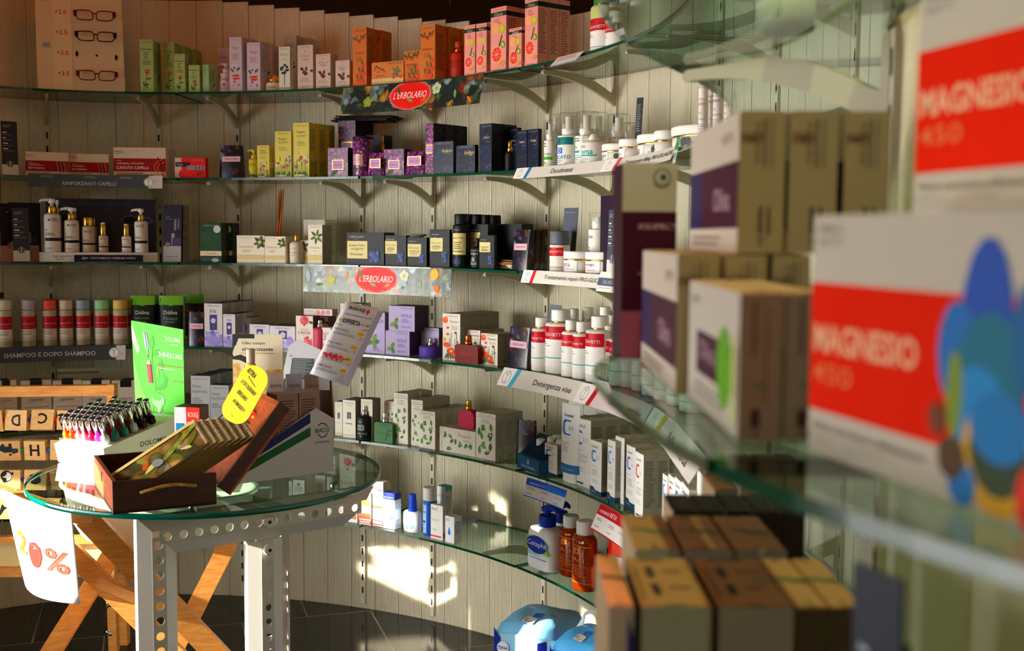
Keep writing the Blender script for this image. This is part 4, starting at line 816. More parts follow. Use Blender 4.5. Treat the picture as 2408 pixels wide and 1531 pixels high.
def hair_display():
    Pt, w, h, hd, n, r = place(3, 89, 369, 594, .012); d = .11; pos = Pt-n*d/2
    t = vessel('hair_care_display', 'black and purple back-board display tray for the white gold-necked hair bottles', 'display stand', pos, hd)
    mb = MB(); ht = h; pts = []
    for q in range(13): a = -1+2*q/12; pts.append((a*w/2, -d/2+.02*abs(a)**3))
    vs = [V((x, y, z)) for z in (0, ht) for x, y in pts+[(w/2, d/2), (-w/2, d/2)]]; m = 15
    mb.add(vs, [list(range(m))[::-1], list(range(m, 2*m))]+[[q, (q+1) % m, m+(q+1) % m, m+q] for q in range(m)], 'd8d4ce')
    yy = lambda a: -d/2+.02*abs(2*a/w)**3
    art(mb, [T('DAL NOSTRO LABORATORIO', .3, .58, .36, '50505a'), L(.14, .36, .22, 2, .12, '909096'), L(.26, .36, .32, 2, .12, '909096')], w, ht, lambda a, b, o: V((a, yy(a)-o, b)), nx=10); mb.build('tray', t)
    mb = MB().box(-w*.02-.0, w*.49, -d/2-.004, -d/2-.002, -.001, ht*.72, '15121c'); x0 = -w*.2; w2 = w*.58
    mb = MB().box(x0, x0+w2, -d/2-.005, -d/2-.003, .0004, ht*.74, '15121c'); art(mb, [E(.14, .52, .03, .02, 'c8c4d0'), E(.14, .52, .02, .012, '15121c'), St([(.16, .52), (.2, .58)], .012, 'c8c4d0'), T('TRATTAMENTO PREMIUM CAPELLI', .56, .55, .66, 'c8c4d0'), L(.4, .2, .7, 1, .1, '5a5666')], w2, ht*.74, lambda a, b, o: V((a+x0+w2/2, -d/2-.005-o, b))); mb.build('name_plate', t)
    hb = solve_dir(Pt, V((0, 0, 1)), Y=470)*1.03; PURP, nt, b, N, Lk = nodemat('purple_black_board'); tc = N('TexCoord'); sx = N('SeparateXYZ'); Lk(tc.outputs['Object'], sx.inputs[0])
    wv = N('TexNoise'); wv.inputs['Scale'].default_value = 5; wv.inputs['Distortion'].default_value = 2; mp_ = N('Mapping'); mp_.inputs['Scale'].default_value = (1.6, .2, .5); Lk(tc.outputs['Object'], mp_.inputs[0]); Lk(mp_.outputs[0], wv.inputs[0])
    rp = N('ValToRGB'); ramp(rp, [(.42, '0e0c14'), (.6, '2a1c40'), (.75, '5c4678')]); Lk(wv.outputs[0], rp.inputs[0]); Lk(rp.outputs[0], b.inputs['Base Color'])
    mb = MB().box(-w*.47, w*.475, d/2-.012, d/2-.008, ht, hb, PURP)
    art(mb, [T('TRATTAMENTO PREMIUM CAPELLI', .5, .9, .58, '565066'), E(.76, .6, .085, .05, '5a5470'), E(.76, .6, .07, .036, '17121f'), St([(.84, .6), (.92, .55), (.97, .58), (.93, .66), (.88, .63)], .016, '6a6480')], w*.945, hb-ht, lambda a, b, o: V((a+.0025*w, d/2-.012-o, b+ht))); mb.build('back_board', t)
    return SHZ[2]+ht+.0008
zt = hair_display()
def a_cute(lines=True): return [E(.35, .86, .07, .05, '50505a'), L(.46, .9, .85, 2, .05, '60606a'), E(.2, .58, .05, .03, '303038'), L(.12, .5, .8, 2, .045, '40404a'), R(.08, .28, .98, .37, '1c1420'), L(.15, .1, .7, 2, .03, '7a7a80')]
PW = 'ded9d2'
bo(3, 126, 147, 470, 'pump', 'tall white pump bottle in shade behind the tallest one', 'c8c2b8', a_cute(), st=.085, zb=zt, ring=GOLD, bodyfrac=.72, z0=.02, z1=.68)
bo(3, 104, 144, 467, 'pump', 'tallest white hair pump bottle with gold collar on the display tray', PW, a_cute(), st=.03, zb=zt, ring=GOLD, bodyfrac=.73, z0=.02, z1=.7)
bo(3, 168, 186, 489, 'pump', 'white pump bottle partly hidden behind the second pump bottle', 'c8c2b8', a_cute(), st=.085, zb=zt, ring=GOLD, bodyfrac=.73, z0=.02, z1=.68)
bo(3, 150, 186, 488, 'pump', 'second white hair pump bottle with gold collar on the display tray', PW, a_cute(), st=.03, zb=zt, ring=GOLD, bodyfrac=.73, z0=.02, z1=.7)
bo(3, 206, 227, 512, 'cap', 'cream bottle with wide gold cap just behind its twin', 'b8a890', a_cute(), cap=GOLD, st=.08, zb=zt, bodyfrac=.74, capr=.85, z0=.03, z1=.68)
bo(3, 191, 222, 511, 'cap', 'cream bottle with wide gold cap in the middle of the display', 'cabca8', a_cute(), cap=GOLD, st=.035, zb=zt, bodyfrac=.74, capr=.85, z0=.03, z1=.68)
bo(3, 230, 253, 523, 'dropper', 'cream gold-necked dropper bottle beside the gold-capped ones', 'ccc0b0', a_cute(), st=.035, zb=zt, z0=.03, z1=.52)
bo(3, 284, 306, 526, 'dropper', 'white gold-necked dropper bottle next to the lone pump bottle', PW, a_cute(), st=.035, zb=zt, z0=.03, z1=.52)
bo(3, 313, 344, 491, 'pump', 'white pump bottle alone at the purple end of the display', PW, a_cute(), st=.035, zb=zt, ring=GOLD, bodyfrac=.73, z0=.02, z1=.7)
card(3, 383, 425, 481, 'dark purple hair-care leaflet with white foot past the display', '231a30', [R(0, 0, 1, .28, 'a8a4a4'), E(.25, .3, .14, .14, '7c787c'), R(.6, .55, .7, .75, '8c8890'), R(.78, .58, .88, .76, '6c6874'), R(.45, .3, .62, .5, '9c98a0'), L(.1, .8, .5, 2, .04, '6a6478'), L(.15, .1, .85, 1, .03, '7a7678'), R(.5, .3, 1, .42, '4a3a60')], st=.06, name='leaflet', cat='leaflet', d=.012, yaw=-6)
card(3, 424, 447, 482, 'pale grey inner page of the leaflet stand past the display', '8a8880', [L(.2, .85, .85, 3, .03, '6a6864'), L(.2, .65, .85, 4, .03, '6a6864'), L(.2, .45, .85, 3, .03, '6a6864'), E(.5, .2, .3, .08, '70706c')], st=.08, name='leaflet', cat='leaflet', d=.01, yaw=20)
def a_cam(): return [ERB('8c9880', .93), [Lf(.5, .6, .6, q*50, '1c4a2c', .5) for q in range(7)], [[E(u+.5*rr*cos(q*1.05+rr*9), v+.27*rr*sin(q*1.05+rr*9), rr*.42, rr*.42, c) for q in range(6)] for u, v, s in ((.22, .68, 1), (.7, .48, 1)) for rr, c in ((.3, 'b8bcc4'), (.22, 'd4d6d8'), (.12, 'bcc0c8'))], E(.8, .84, .17, .17, 'c4c8c8'), R(0, .17, 1, .29, 'd8ccb0'), T('Camellia', .5, .23, .5, '9c8040'), L(.1, .08, .5, 1, .03, '7c8870'), E(.7, .06, .18, .09, 'a8acb4')]
bx(3, 471, 521, 524, 'dark green carton with white camellias, front of its row on the third shelf', '1a4028', a_cam(), side=538, st=.03, sidecol='20241a', topcol='16201a', sd=[R(0, .17, 1, .29, '4a4c3a'), L(.15, .86, .85, 18, .032, '4a4c40')], rows=2, rl='dark green carton with white camellias', name='cosmetic_carton', step=.012)
def a_osm(v=.84): return [T('L’ERBOLARIO', .3, .93, .5, 'c0b8a0'), T('Osmanthus', .34, .6, .54, 'd0b060', h=.1, sh=.2), L(.2, .48, .6, 2, .05, 'a09c90'), [R(.02+.08*(i % 12), .14+.055*(i//12), .085+.08*(i % 12), .18+.055*(i//12), 'd8c068') for i in range(36)], [Lf(.84, .76, .24, q, ('3c5424', '52702c', '30441e')[i % 3], .4) for i, q in enumerate((20, 75, 140, 200, 250, 310))], Fl(.84, .76, .06, 'd8cc90')]
WC = 'e4ded0'
bx(3, 557, 622, 554, 'wide white and gold carton with a leafy sprig, beside the camellia boxes', WC, a_osm(), st=.03, d=.05, sd=(), name='cosmetic_carton')
bx(3, 623, 671, 556, 'second white and gold leafy carton under the reed bundle', WC, a_osm(), st=.03, d=.06, sd=(), topcol='5c5448', name='cosmetic_carton')
def reeds():
    a, b = None, None
    s = atcol(645, DEP-.1, 1.37); p0 = curve(s, DEP-.12, SHZ[2]+.006); n = nrm(s); r = V((-n.y, n.x, 0)); mb = MB(); top = p0+V((0, 0, .245))+r*.018
    for i in range(14):
        o = r*.0035*((i % 4)-1.5)+n*.0035*((i//4)-1.5); o2 = o*1.25+r*.002*(i % 3); mb.tube([p0+o, p0.lerp(top, .5)+o*.85, top+o2+V((0, 0, .004*(i % 3)))], .0017, ('c07838', 'a86430', 'd08c48')[i % 3], 6)
    mb.tube([p0+r*.0, p0.lerp(top, .3)], .0085, CLEAR, 10)
    o = mb.build('reed_bundle'); tag(o, 'bundle of copper-brown diffuser reeds leaning on the wall', 'diffuser reeds'); o['kind'] = 'stuff' if False else 'thing'
    bd = MB(); 
reeds()
bo(3, 675, 704, 551, 'cap', 'white bottle with gold cap before the leafy white cartons', 'd8cec0', [L(.3, .8, .7, 2, .05, 'a8a090'), T('Osmanthus', .5, .5, .6, 'a09880'), L(.3, .36, .7, 2, .05, 'a8a090')], cap=GOLD, st=.03, bodyfrac=.76, capr=.36, shoulder=.3, z0=.1, z1=.65, name='lotion_bottle')
bx(3, 704, 727, 566, 'small white leafy carton half hidden by the gold-capped bottle', WC, [[Lf(.5, .75, .6, q, '4c642c', .4) for q in (30, 100, 200, 300)], R(.1, .15, .9, .32, 'd8c068')], st=.06, d=.04, sd=(), name='cosmetic_carton')
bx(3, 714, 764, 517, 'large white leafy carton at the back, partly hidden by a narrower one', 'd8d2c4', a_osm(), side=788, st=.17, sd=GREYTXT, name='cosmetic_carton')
bx(3, 725, 758, 529, 'narrow tall white leafy carton ahead of the large one', WC, [T('L’ERBOLARIO', .5, .95, .8, 'b0a890'), [Lf(.6, .7, .5, q, ('3c5424', '52702c')[i % 2], .36) for i, q in enumerate((20, 75, 140, 200, 260, 320))], Fl(.6, .7, .1, 'd8cc90'), T('Osmanthus', .5, .42, .7, 'c8a850', sh=.2), L(.35, .34, .65, 1, .03, 'a09c90'), [R(.05+.15*(i % 6), .1+.035*(i//6), .18+.15*(i % 6), .128+.035*(i//6), 'd8c068') for i in range(24)]], side=780, st=.03, sidecol='9a9282', name='cosmetic_carton')
BK = '1b1e22'
def a_gin(w=.56, t='Ginepro Nero', t2='Black Juniper', hi=.74, lo=.2):
    return [T('L’ERBOLARIO', .06+.21, .87, .4, 'b0b0a8'), L(.2, .8, .36, 1, .03, '70706c'), R(.02, lo, w, hi, 'd8cc98'), T(t, w/2, hi-.14, w*.78, '3c3828'), L(.12, hi-.22, w-.08, 2, .035, '706850'), E(w/2, (hi+lo)/2, .015, .015, '3c3828'), T(t2, w/2, lo+.13, w*.62, '3c3828') if t2 else L(.12, lo+.15, w-.1, 3, .04, '8a8064'),
            [St([(.74, .3), (.74+.26*cos(rad(q)), .3+.3*sin(rad(q)))], .008, '3c5444') for q in range(-60, 130, 14)], [E(.66+.06*(i % 4), .16+.09*(i//4)+.04*(i % 2), .042, .05, ('3c5088', '2c3c70', '506498')[i % 3]) for i in range(12)]]
bx(3, 815, 903, 547, 'widest black juniper-berry carton with cream label on the third shelf', BK, a_gin(), side=929, st=.025, sd=(), name='cosmetic_carton', d=.06)
bx(3, 904, 955, 554, 'black juniper-berry carton, second from the widest one', BK, a_gin(.58, t2=None, lo=.4, hi=.82), st=.03, d=.06, sd=(), name='cosmetic_carton')
jn = bx(3, 958, 1003, 559, 'black juniper carton reading Black Juniper, folded leaflets on its lid', BK, a_gin(.72, 'Black Juniper', None, .3, .76), side=1010, st=.03, sd=(), name='cosmetic_carton') if False else bx(3, 958, 1003, 559, 'black juniper carton with small black leaflets lying on its lid', BK, a_gin(.72, 'Black Juniper', None, .78, .34), side=1010, st=.03, sd=(), name='cosmetic_carton')
for i in range(3):
    mb = MB().box(-.022, .022, -.012, .012, 0, .003, '121414').q((-.02, -.0121, .001), (.0, -.0121, .001), (.0, -.0121, .002), (-.02, -.0121, .002), mat='8a8a84')
    o = mb.build('folded_leaflet', None, jn.pos+V((.004*i-.006, .006*i, jn.h+.0012+.0034*i)), jn.o.rotation_euler.z+rad(12*i-8)); tag(o, f'small black folded leaflet on the juniper carton lid, {("undermost", "middle", "uppermost")[i]} of three', 'leaflet', 'leaflets on the juniper carton')
bx(3, 1011, 1057, 540, 'tall black juniper-berry carton before the round black tin', BK, a_gin(.66, t2=None, lo=.42, hi=.78), side=1062, st=.03, sd=(), name='cosmetic_carton')
bo(3, 1056, 1086, 503, 'cap', 'tall round black juniper bottle with cream label', '14171b', [R(.3, .3, .98, .84, 'd8cc98'), T('Ginepro Nero', .62, .72, .6, '3c3828'), L(.4, .62, .9, 4, .05, '706850'), T('Black Juniper', .62, .38, .56, '3c3828'), L(.35, .93, .9, 1, .03, 'a0a098'), [E(.4+.1*(i % 4), .1+.06*(i//4), .05, .05, '34467c') for i in range(8)]], cap='101214', st=.03, bodyfrac=.8, capr=.84, z0=.02, z1=.76, shoulder=.06)
for i, x0 in enumerate((1078, 1101, 1123, 1143)):
    bo(3, x0, x0+22, 503+i, 'cap', f'black bottle with square black cap, {ORD[i]} of four behind the juniper cartons', '14171b', [], cap='0e1012', st=.15+.006*i, bodyfrac=.8, capr=.9)
bx(3, 1100, 1147, 528, 'tall black juniper carton standing behind the little black spray', BK, a_gin(.62, t2=None, lo=.34, hi=.82), st=.085, d=.04, sd=(), name='cosmetic_carton')
bo(3, 1100, 1124, 560, 'spray', 'small black juniper pocket spray with black cap', '16191c', [T('L’ERBOLARIO', .5, .9, .7, '8a8a84'), T('Ginepro', .5, .72, .6, 'b0b0a8'), E(.5, .42, .12, .12, '8a8a84'), T('Black', .5, .22, .5, 'b0b0a8')], ring='0e1012', cap='0e1012', st=.02, bodyfrac=.72, capr=.5, z0=.03, z1=.66)
bx(3, 1127, 1162, 554, 'small black juniper carton beside the pocket spray', BK, a_gin(.74, t2=None, lo=.5, hi=.8), side=1165, st=.03, sd=(), name='cosmetic_carton')
for i in range(3):
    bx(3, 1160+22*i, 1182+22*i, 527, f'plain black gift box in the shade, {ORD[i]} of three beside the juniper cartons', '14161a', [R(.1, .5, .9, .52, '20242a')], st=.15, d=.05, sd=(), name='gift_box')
def wicker():
    Pt, w, h, hd, n, r = place(3, 1163, 1205, 588, .04); mb = MB(); rg = random.Random(4)
    for i in range(26): y = rg.uniform(-.012, .012); z = .004+.0016*(i % 16); mb.tube([(-w/2, y, z), (0, y+.002, z+rg.uniform(-.001, .002)), (w/2-.006*(i % 3), y, z)], .0013, ('8a6a48', 'a88860', '6c5038')[i % 3], 5)
    for i in range(12): mb.tube([(w*.1, -.016, .012), (w*.35, -.02, .004+.001*i), (w*.55+.002*i, -.03+.004*i, .002)], .0008, 'c8c4bc', 4)
    tag(mb.build('scented_twig_bundle', None, Pt-n*.02, hd), 'small bundle of scented brown twigs before the floral sachets', 'twig bundle')
wicker()
pouch(3, 1201, 1240, 541, 'dark floral sachet facing out at the end of the juniper goods', st=.035)
for i in range(3): pouch(3, 1232+15*i, 1256+13*i, 541, f'dark floral sachet turned edgeways, {ORD[i]} behind the facing one', st=.05+.02*i, lab=False, yaw=40, d=.02)
bo(3, 1283, 1311, 543, 'airless', 'red-labelled white serum pump with grey cap beside the floral sachets', 'e4e0d8', [R(0, .6, 1, .96, 'b4182c'), T('FARMACIAVIETTI', .5, .78, .85, 'e8c8c8'), L(.1, .4, .6, 2, .06, '707078'), R(0, .12, 1, .15, '7a88a0')], cap='6a6e78', inner='5a5e68', st=.03, bodyfrac=.66, z0=.04, z1=.62, name='pump_bottle')
card(3, 1318, 1350, 488, 'grey price card with white lettering between red and white pump bottles', '5a5e68', [L(.12, .93, .8, 1, .02, 'a0a4a8'), [[L(.14, .82-i*.12, .46, 1, .03, 'e0e0e4'), L(.14, .775-i*.12, .8, 2, .02, 'a0a4aa')] for i in range(6)]], st=.1)
bo(3, 1374, 1401, 500, 'airless', 'tall slim white tester pump behind the red-labelled jars', 'ece8e0', [T('TESTER', .4, .86, .5, '50505a'), L(.3, .6, .5, 3, .08, '808088')], st=.11, bodyfrac=.72, z0=.05, z1=.68)
bo(3, 1310, 1354, 591, 'jar', 'white gold-ringed jar with red line under the grey price card', WH, [R(0, .0, .8, 1, 'f0eeea'), R(0, 0, .12, 1, 'b81c30'), T('Crema', .42, .7, .4, '50505a'), L(.15, .5, .7, 2, .08, '90909a'), R(.14, .22, .7, .27, 'c02838')], st=.03, z0=.05, z1=.56)
bo(3, 1356, 1412, 592, 'jar', 'larger white gold-ringed jar with red line under the tester pump', WH, [R(0, 0, .75, 1, 'f0eeea'), R(0, 0, .1, 1, 'b81c30'), T('Crema antirughe', .4, .7, .5, '50505a'), L(.15, .5, .66, 2, .08, '90909a'), R(.14, .22, .66, .27, 'c02838')], st=.03, z0=.05, z1=.56)
bx(3, 1411, 1458, 460, 'dark purple free-standing display board holding a grey price card', '2c1430', [R(.3, .08, .75, .72, '23112a')], st=.05, d=.02, sd=(), name='display_board', cat='display board')
card(3, 1426, 1449, 493, 'grey price card with white foot standing against the purple board', '50545e', pricelines(.24), st=.03, lean=2)
strip(3, 1232, 1420, 'white shelf strip for repair cream with a red stripe', .004, .036, 'd8d4cc', [R(0, 0, .12, 1, 'eceae6'), ('M', .06), P([(.1, 0), (.135, 0), (.15, 1), (.115, 1)], 'b83040'), T('Trattamento repair PRO-GLICA', .62, .5, .72, '2c2c30', h=.4, sh=.1)], tilt=.012)
strip(3, 1412, 1470, 'white shelf strip with a slate stripe below the purple board', .012, .05, 'dcdad6', [R(0, .3, 1, .7, '5c6470'), T('DAL NOSTRO', .5, .5, .6, 'b8bcc4'), L(.1, .2, .6, 1, .08, 'a0a4a8')], tilt=.014, out=.006)
strip(3, 714, 1062, 'pale botanical banner with red oval logo under the third shelf', -.004, .088, BOTANIC2, [E(.48, .56, .148, .076, 'f0dcd4'), E(.48, .56, .145, .074, 'd83c3c'), E(.48, .56, .136, .067, 'f0b8b0', n=30), E(.48, .56, .134, .0655, 'd83c3c', n=30), T('L’ERBOLARIO', .48, .56, .225, 'f8ece4', h=.24, sh=.15), [Lf(.08+.1*q, .3+.1*(q % 4), .05, 40*q, ('708a50', 'a0b080', 'd8a060')[q % 3]) for q in range(9)], Fl(.67, .7, .03, 'dce0c8', 'b0b860'), Fl(.18, .45, .028, 'c0c480', 'd8d060'), E(.88, .8, .03, .03, 'e8b850'), E(.9, .3, .02, .02, 'd88030'), Lf(.04, .35, .08, 100, 'b8c4c8'), Lf(.7, .35, .09, 160, 'b8c4cc')], tilt=.006, name='brand_banner', cat='banner')
# ================================================================ fourth tier
def a_sham(): return [R(0, .46, 1, .98, 'a01624'), E(.5, .82, .06, .06, '6c0c18'), T('FARMACIAVIETTI', .5, .68, .86, 'd8a8a8'), L(.2, .55, .8, 1, .03, 'c07880'), R(0, -.02, 1, .46, 'd4cec4'), T('Bioshampoo', .34, .37, .6, '50505a'), L(.05, .3, .8, 2, .05, '70707a'), L(.05, .12, .5, 1, .03, '90909a'), R(.02, .05, .98, .07, 'b08c30')]
SHB = 'b4ae98'
for i, (x0, x1, cp, nm) in enumerate(((-2, 31, 'c4c0b0', 'with plain lid, cut by the edge'), (51, 86, 'b8b0bc', 'with lilac-tinted lid'), (100, 135, 'c86458', 'with red-tinted lid'), (138, 172, 'd0c4b8', 'with plain lid, next to the red-lidded one'), (177, 212, 'a0aab8', 'with blue-grey lid'), (221, 255, '9cc8a0', 'with green-tinted lid'), (263, 298, 'd4c078', 'with yellow-tinted lid'))):
    q = bo(4, x0, x1, 706, 'straight', f'red-labelled shampoo bottle {nm} on the fourth shelf', SHB, a_sham(), st=.05, cap=cp, bodyfrac=.78, z0=.14, z1=.66, arc=140, group='red-labelled shampoos over the grey strip')
    copyback(q, 1, .055, f'red-labelled shampoo bottle {nm.split(",")[0]}', .008)
bx(4, -6, 12, 688, 'small white-topped box behind the first shampoo at the edge', 'c0b8ac', [R(0, .8, 1, 1, '3c3428')], st=.18, d=.04, sd=(), name='medicine_box')
def a_dol(t2='Hydro Fresh', sw=''): return [R(0, .78, 1, 1, '7cb040'), P([(0, .82), (.25, .8), (.5, .75), (.75, .8), (1, .76), (1, .9), (0, .9)], '6ca434'), T('Dòliva', .5, .6, .56, 'd8dcd4'), T(t2, .5, .46, .56, '8a9c8a'), T('Shower', .5, .38, .4, '8a9c8a'), R(.36, .1, .62, .26, '6a9040'), T('24', .45, .19, .12, '20402a')]
DG = '11241a'
tb(4, 305, 362, 696, 'dark green and lime shower tube reading Hydro Fresh Shower', DG, a_dol(), capcol='10201a', st=.06, d=.04)
tb(4, 371, 428, 696, 'dark green and lime shower tube reading Fitness Shower', DG, a_dol('Fitness'), capcol='10201a', st=.06, d=.04)
tb(4, 430, 476, 692, 'dark brown and lime shower tube behind the floral sachet', '2a1a12', [R(0, .78, 1, 1, '6c9c38'), T('Dòliva', .3, .6, .4, 'c0843c')], capcol='1c120c', st=.13, d=.04)
tb(4, 352, 384, 694, 'lime-topped shower tube in shade between the front two', '16281c', [R(0, .78, 1, 1, '5c8c30')], capcol='10201a', st=.14, d=.035)
pouch(4, 440, 481, 734, 'dark floral sachet between the shower tubes and iris cartons', st=.03)
def a_iris(): return [ERB('7c7488'), T('Iris', .5, .83, .34, '504878', sh=.2), [Lf(.5, .02, .9, q, ('b0a8d8', '9c90d0', 'c4bce4', '8c80c4')[i % 4], .45) for i, q in enumerate((20, 45, 70, 95, 120, 150, 170))], E(.5, .14, .42, .24, 'a498d4'), R(.3, .38, .7, .74, '483c80'), Fl(.5, .6, .13, 'd4d0e8', 'c8c070'), Lf(.5, .4, .32, 80, '4c7040', .3), T('Bagnoschiuma', .5, .32, .5, '6a6088')]
IW_ = 'd8d4d8'
bx(4, 481, 523, 714, 'tallest white and violet iris carton on the fourth shelf', IW_, a_iris(), side=543, st=.03, rows=3, rl='tallest white and violet iris carton', sd=GREYTXT, topcol='40385c', sidecol='b4aeb0', name='cosmetic_carton', step=.012)
bx(4, 525, 553, 739, 'slim white and violet iris carton beside the tallest', IW_, a_iris(), side=572, st=.025, rows=2, rl='slim white and violet iris carton', topcol='40385c', sidecol='b4aeb0', name='cosmetic_carton', step=.008)
bx(4, 560, 590, 747, 'white iris carton behind the clear perfume bottle', IW_, a_iris(), side=613, st=.1, topcol='40385c', sidecol='a8a2a4', name='cosmetic_carton')
flacon(4, 558, 585, 760, 'clear iris perfume bottle with violet-tinted atomiser', CLEAR, cap='786890', st=.04, frac=.62, lab=[R(.2, .1, .8, .5, 'c8c090')])
def a_iris2(): return [T('L’ERBOLARIO', .5, .9, .6, '7c7488'), T('Iris', .22, .44, .3, '504878', sh=.2), R(.36, .42, .68, .8, '483c80'), Fl(.52, .6, .1, 'd4d0e8', 'c8c070'), [Lf(.2+.12*i, .02, .32, 40+22*i, ('b0a8d8', '9c90d0', 'c4bce4')[i % 3], .5) for i in range(6)], E(.8, .3, .14, .2, 'a498d4'), L(.66, .5, .9, 2, .04, '6a6088')]
bx(4, 587, 633, 763, 'squarish white and violet iris carton, first of two', IW_, a_iris2(), d=.05, st=.03, sd=(), topcol='40385c', name='cosmetic_carton')
bx(4, 634, 694, 767, 'wide white and violet iris carton next to the rose cartons', IW_, a_iris2(), d=.05, st=.03, sd=(), rows=2, rl='wide white and violet iris carton', topcol='40385c', name='cosmetic_carton')
def a_rosa(): return [E(.5, .87, .26, .26*.9, 'c43c48'), E(.46, .89, .18, .16, 'd8606a'), E(.54, .9, .1, .1, 'b02838'), Lf(.75, .84, .3, -20, '30402c', .5), E(.5, .74, .06, .08, 'b83040'), T('L’ERBOLARIO', .5, .6, .5, '908488'), T('3 ROSA', .5, .5, .74, 'a03440'), L(.4, .42, .6, 1, .02, 'a08088'), [E(.55+.11*(i % 4), .12+.07*(i//4)+.03*(i % 2), .075, .06, ('d05058', 'c03848', 'e07c80')[i % 3]) for i in range(14)], P([(0, 0), (.25, 0), (.2, .16), (0, .28)], 'e0a0a4')]
RW = 'dcd4cc'
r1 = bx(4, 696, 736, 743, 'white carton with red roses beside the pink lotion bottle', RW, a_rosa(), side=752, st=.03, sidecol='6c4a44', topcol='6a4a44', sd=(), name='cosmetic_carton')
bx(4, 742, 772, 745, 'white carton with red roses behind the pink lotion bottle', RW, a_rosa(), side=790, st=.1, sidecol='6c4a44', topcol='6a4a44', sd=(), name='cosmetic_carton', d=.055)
Pt, w, h, hd, n, r = place(4, 714, 780, 726, .06, zb=r1.top)
carton('soap_carton', 'flat rose-print soap carton lying across the two rose cartons', Pt-n*.02, hd, w, .035, .022, RW, [R(0, 0, .38, 1, 'd8d0cc'), T('L’ERBOLARIO', .2, .6, .28, 'b06068'), [E(.5+.18*i, .5, .07, .07, 'd89098') for i in range(3)], R(.38, 0, .385, 1, '8a7c78')], sidecol='8c8478')
bo(4, 730, 758, 754, 'spray', 'rose-pink lotion bottle with silver pump before the rose cartons', 'b8506a', [], ring=SILVER, cap=SILVER, st=.02, bodyfrac=.76, capr=.42, name='lotion_bottle')
bx(4, 757, 778, 771, 'small white carton reading 3 Rosa beside the pink bottle', RW, [T('3', .3, .6, .3, 'a03440'), L(.2, .8, .8, 2, .06, 'a08088'), P([(0, 0), (.9, 0), (.5, .3), (0, .3)], 'd89098')], d=.03, st=.03, sd=(), name='cosmetic_carton')
bx(4, 801, 850, 714, 'pale brown-topped carton mostly hidden behind the handwritten price list', 'd4ccc4', [L(.1, .8, .8, 5, .06, 'a09890')], side=873, st=.08, d=.06, topcol='4c3c34', name='cosmetic_carton')
def a_viola(big=True): return [T('L’ERBOLARIO', .7, .92, .48, '746c80'), T('VIOLA', .68 if big else .6, .62, .42, '584890'), L(.5, .48, .9, 3, .05, '706890'), [Lf(.25, .3, .22, q, ('4c7434', '6a9440')[i % 2], .7) for i, q in enumerate((60, 200, 300))], [[E(.12+.1*(i % 4)+.05*(i//4 % 2)+.035*cos(q*1.26), .38+.12*(i//4)+.05*sin(q*1.26), .042, .055, ('4434a0', '5c48b4', '382890')[(i+q) % 3]) for q in range(5)] for i in range(11)], [E(.13+.1*(i % 4)+.05*(i//4 % 2), .38+.12*(i//4), .014, .02, 'e8c840') for i in range(11)], L(.5, .2, .9, 2, .04, '746c90')]
VC = 'b8acd0'
bx(4, 858, 905, 735, 'tall lilac carton with violets beside the handwritten price list', VC, [T('L’ERBOLARIO', .6, .93, .6, '746c80'), T('VIOLA', .66, .8, .56, '584890'), [Lf(.4, .3, .36, q, ('4c7434', '6a9440')[i % 2], .6) for i, q in enumerate((0, 60, 200, 300))], [[E(.12+.2*(i % 4)+.08*(i//4 % 2)+.07*cos(q*1.26), .3+.1*(i//4)+.035*sin(q*1.26), .075, .05, ('4434a0', '5c48b4', '382890')[(i+q) % 3]) for q in range(5)] for i in range(16)], L(.4, .14, .9, 3, .03, '746c90')], st=.03, d=.04, sd=(), name='cosmetic_carton')
vl = bx(4, 907, 963, 779, 'wide lilac carton with violets, lower of the stacked pair', VC, a_viola(), side=1000, st=.03, sidecol='4c3c50', sd=(), name='cosmetic_carton', topcol='8a7c94')
bx(4, 914, 975, 720, 'wide lilac carton with violets, upper of the stacked pair', VC, a_viola(), side=1008, st=.035, zb=vl.top, sidecol='4c3c50', sd=(), name='cosmetic_carton', topcol='34283c', yaw=3)
def violet_flacon():
    Pt, w, h, hd, n, r = place(4, 974, 1016, 798, .035); t = vessel('perfume_bottle', 'round flat violet perfume bottle with silver atomiser', 'perfume bottle', Pt-n*w/2, hd); R_ = w/2; z = h*.58
    MB().lathe([(R_*.96, 0), (R_, .003), (R_, z-.004), (R_*.96, z), (R_*.4, z+.001)], '6450a8', 28).build('body', t); MB().lathe(rnd(R_*.27, z, h*.78, .001)+rnd(R_*.2, h*.78, h, .001), SILVER, 16).build('atomiser', t)
violet_flacon()
bx(4, 990, 1032, 771, 'small lilac carton with violets behind the round violet perfume', VC, a_viola(False), side=1041, st=.09, sidecol='5c4c64', topcol='34283c', sd=(), name='cosmetic_carton')
def a_pap(): return [T('L’ERBOLARIO', .6, .95, .6, '8c8478'), T('Papavero', .68, .83, .5, '6a6460'), L(.5, .74, .9, 3, .03, '9a948c'), E(.15, .86, .16, .13, 'd85c20'), E(.2, .9, .1, .08, 'e87c38'), [St([(.2+.13*i, .02), (.3+.1*i, .35+.12*(i % 3))], .02, '3c5430') for i in range(6)], E(.05, .43, .13, .1, 'd8b828'), E(.25, .33, .2, .11, 'd85820'), E(.5, .2, .22, .14, 'd04010'), E(.62, .1, .16, .1, 'e0601c'), E(.5, .2, .08, .06, 'e8c030'), E(.3, .7, .06, .05, 'c03018'), E(.3, .56, .07, .05, 'd04820'), E(.75, .6, .06, .05, '344828'), E(.85, .4, .05, .04, '344828'), [Lf(.1+.18*i, .03, .3, 50+25*i, '4c6838', .2) for i in range(5)]]
PWH = 'e0dacf'
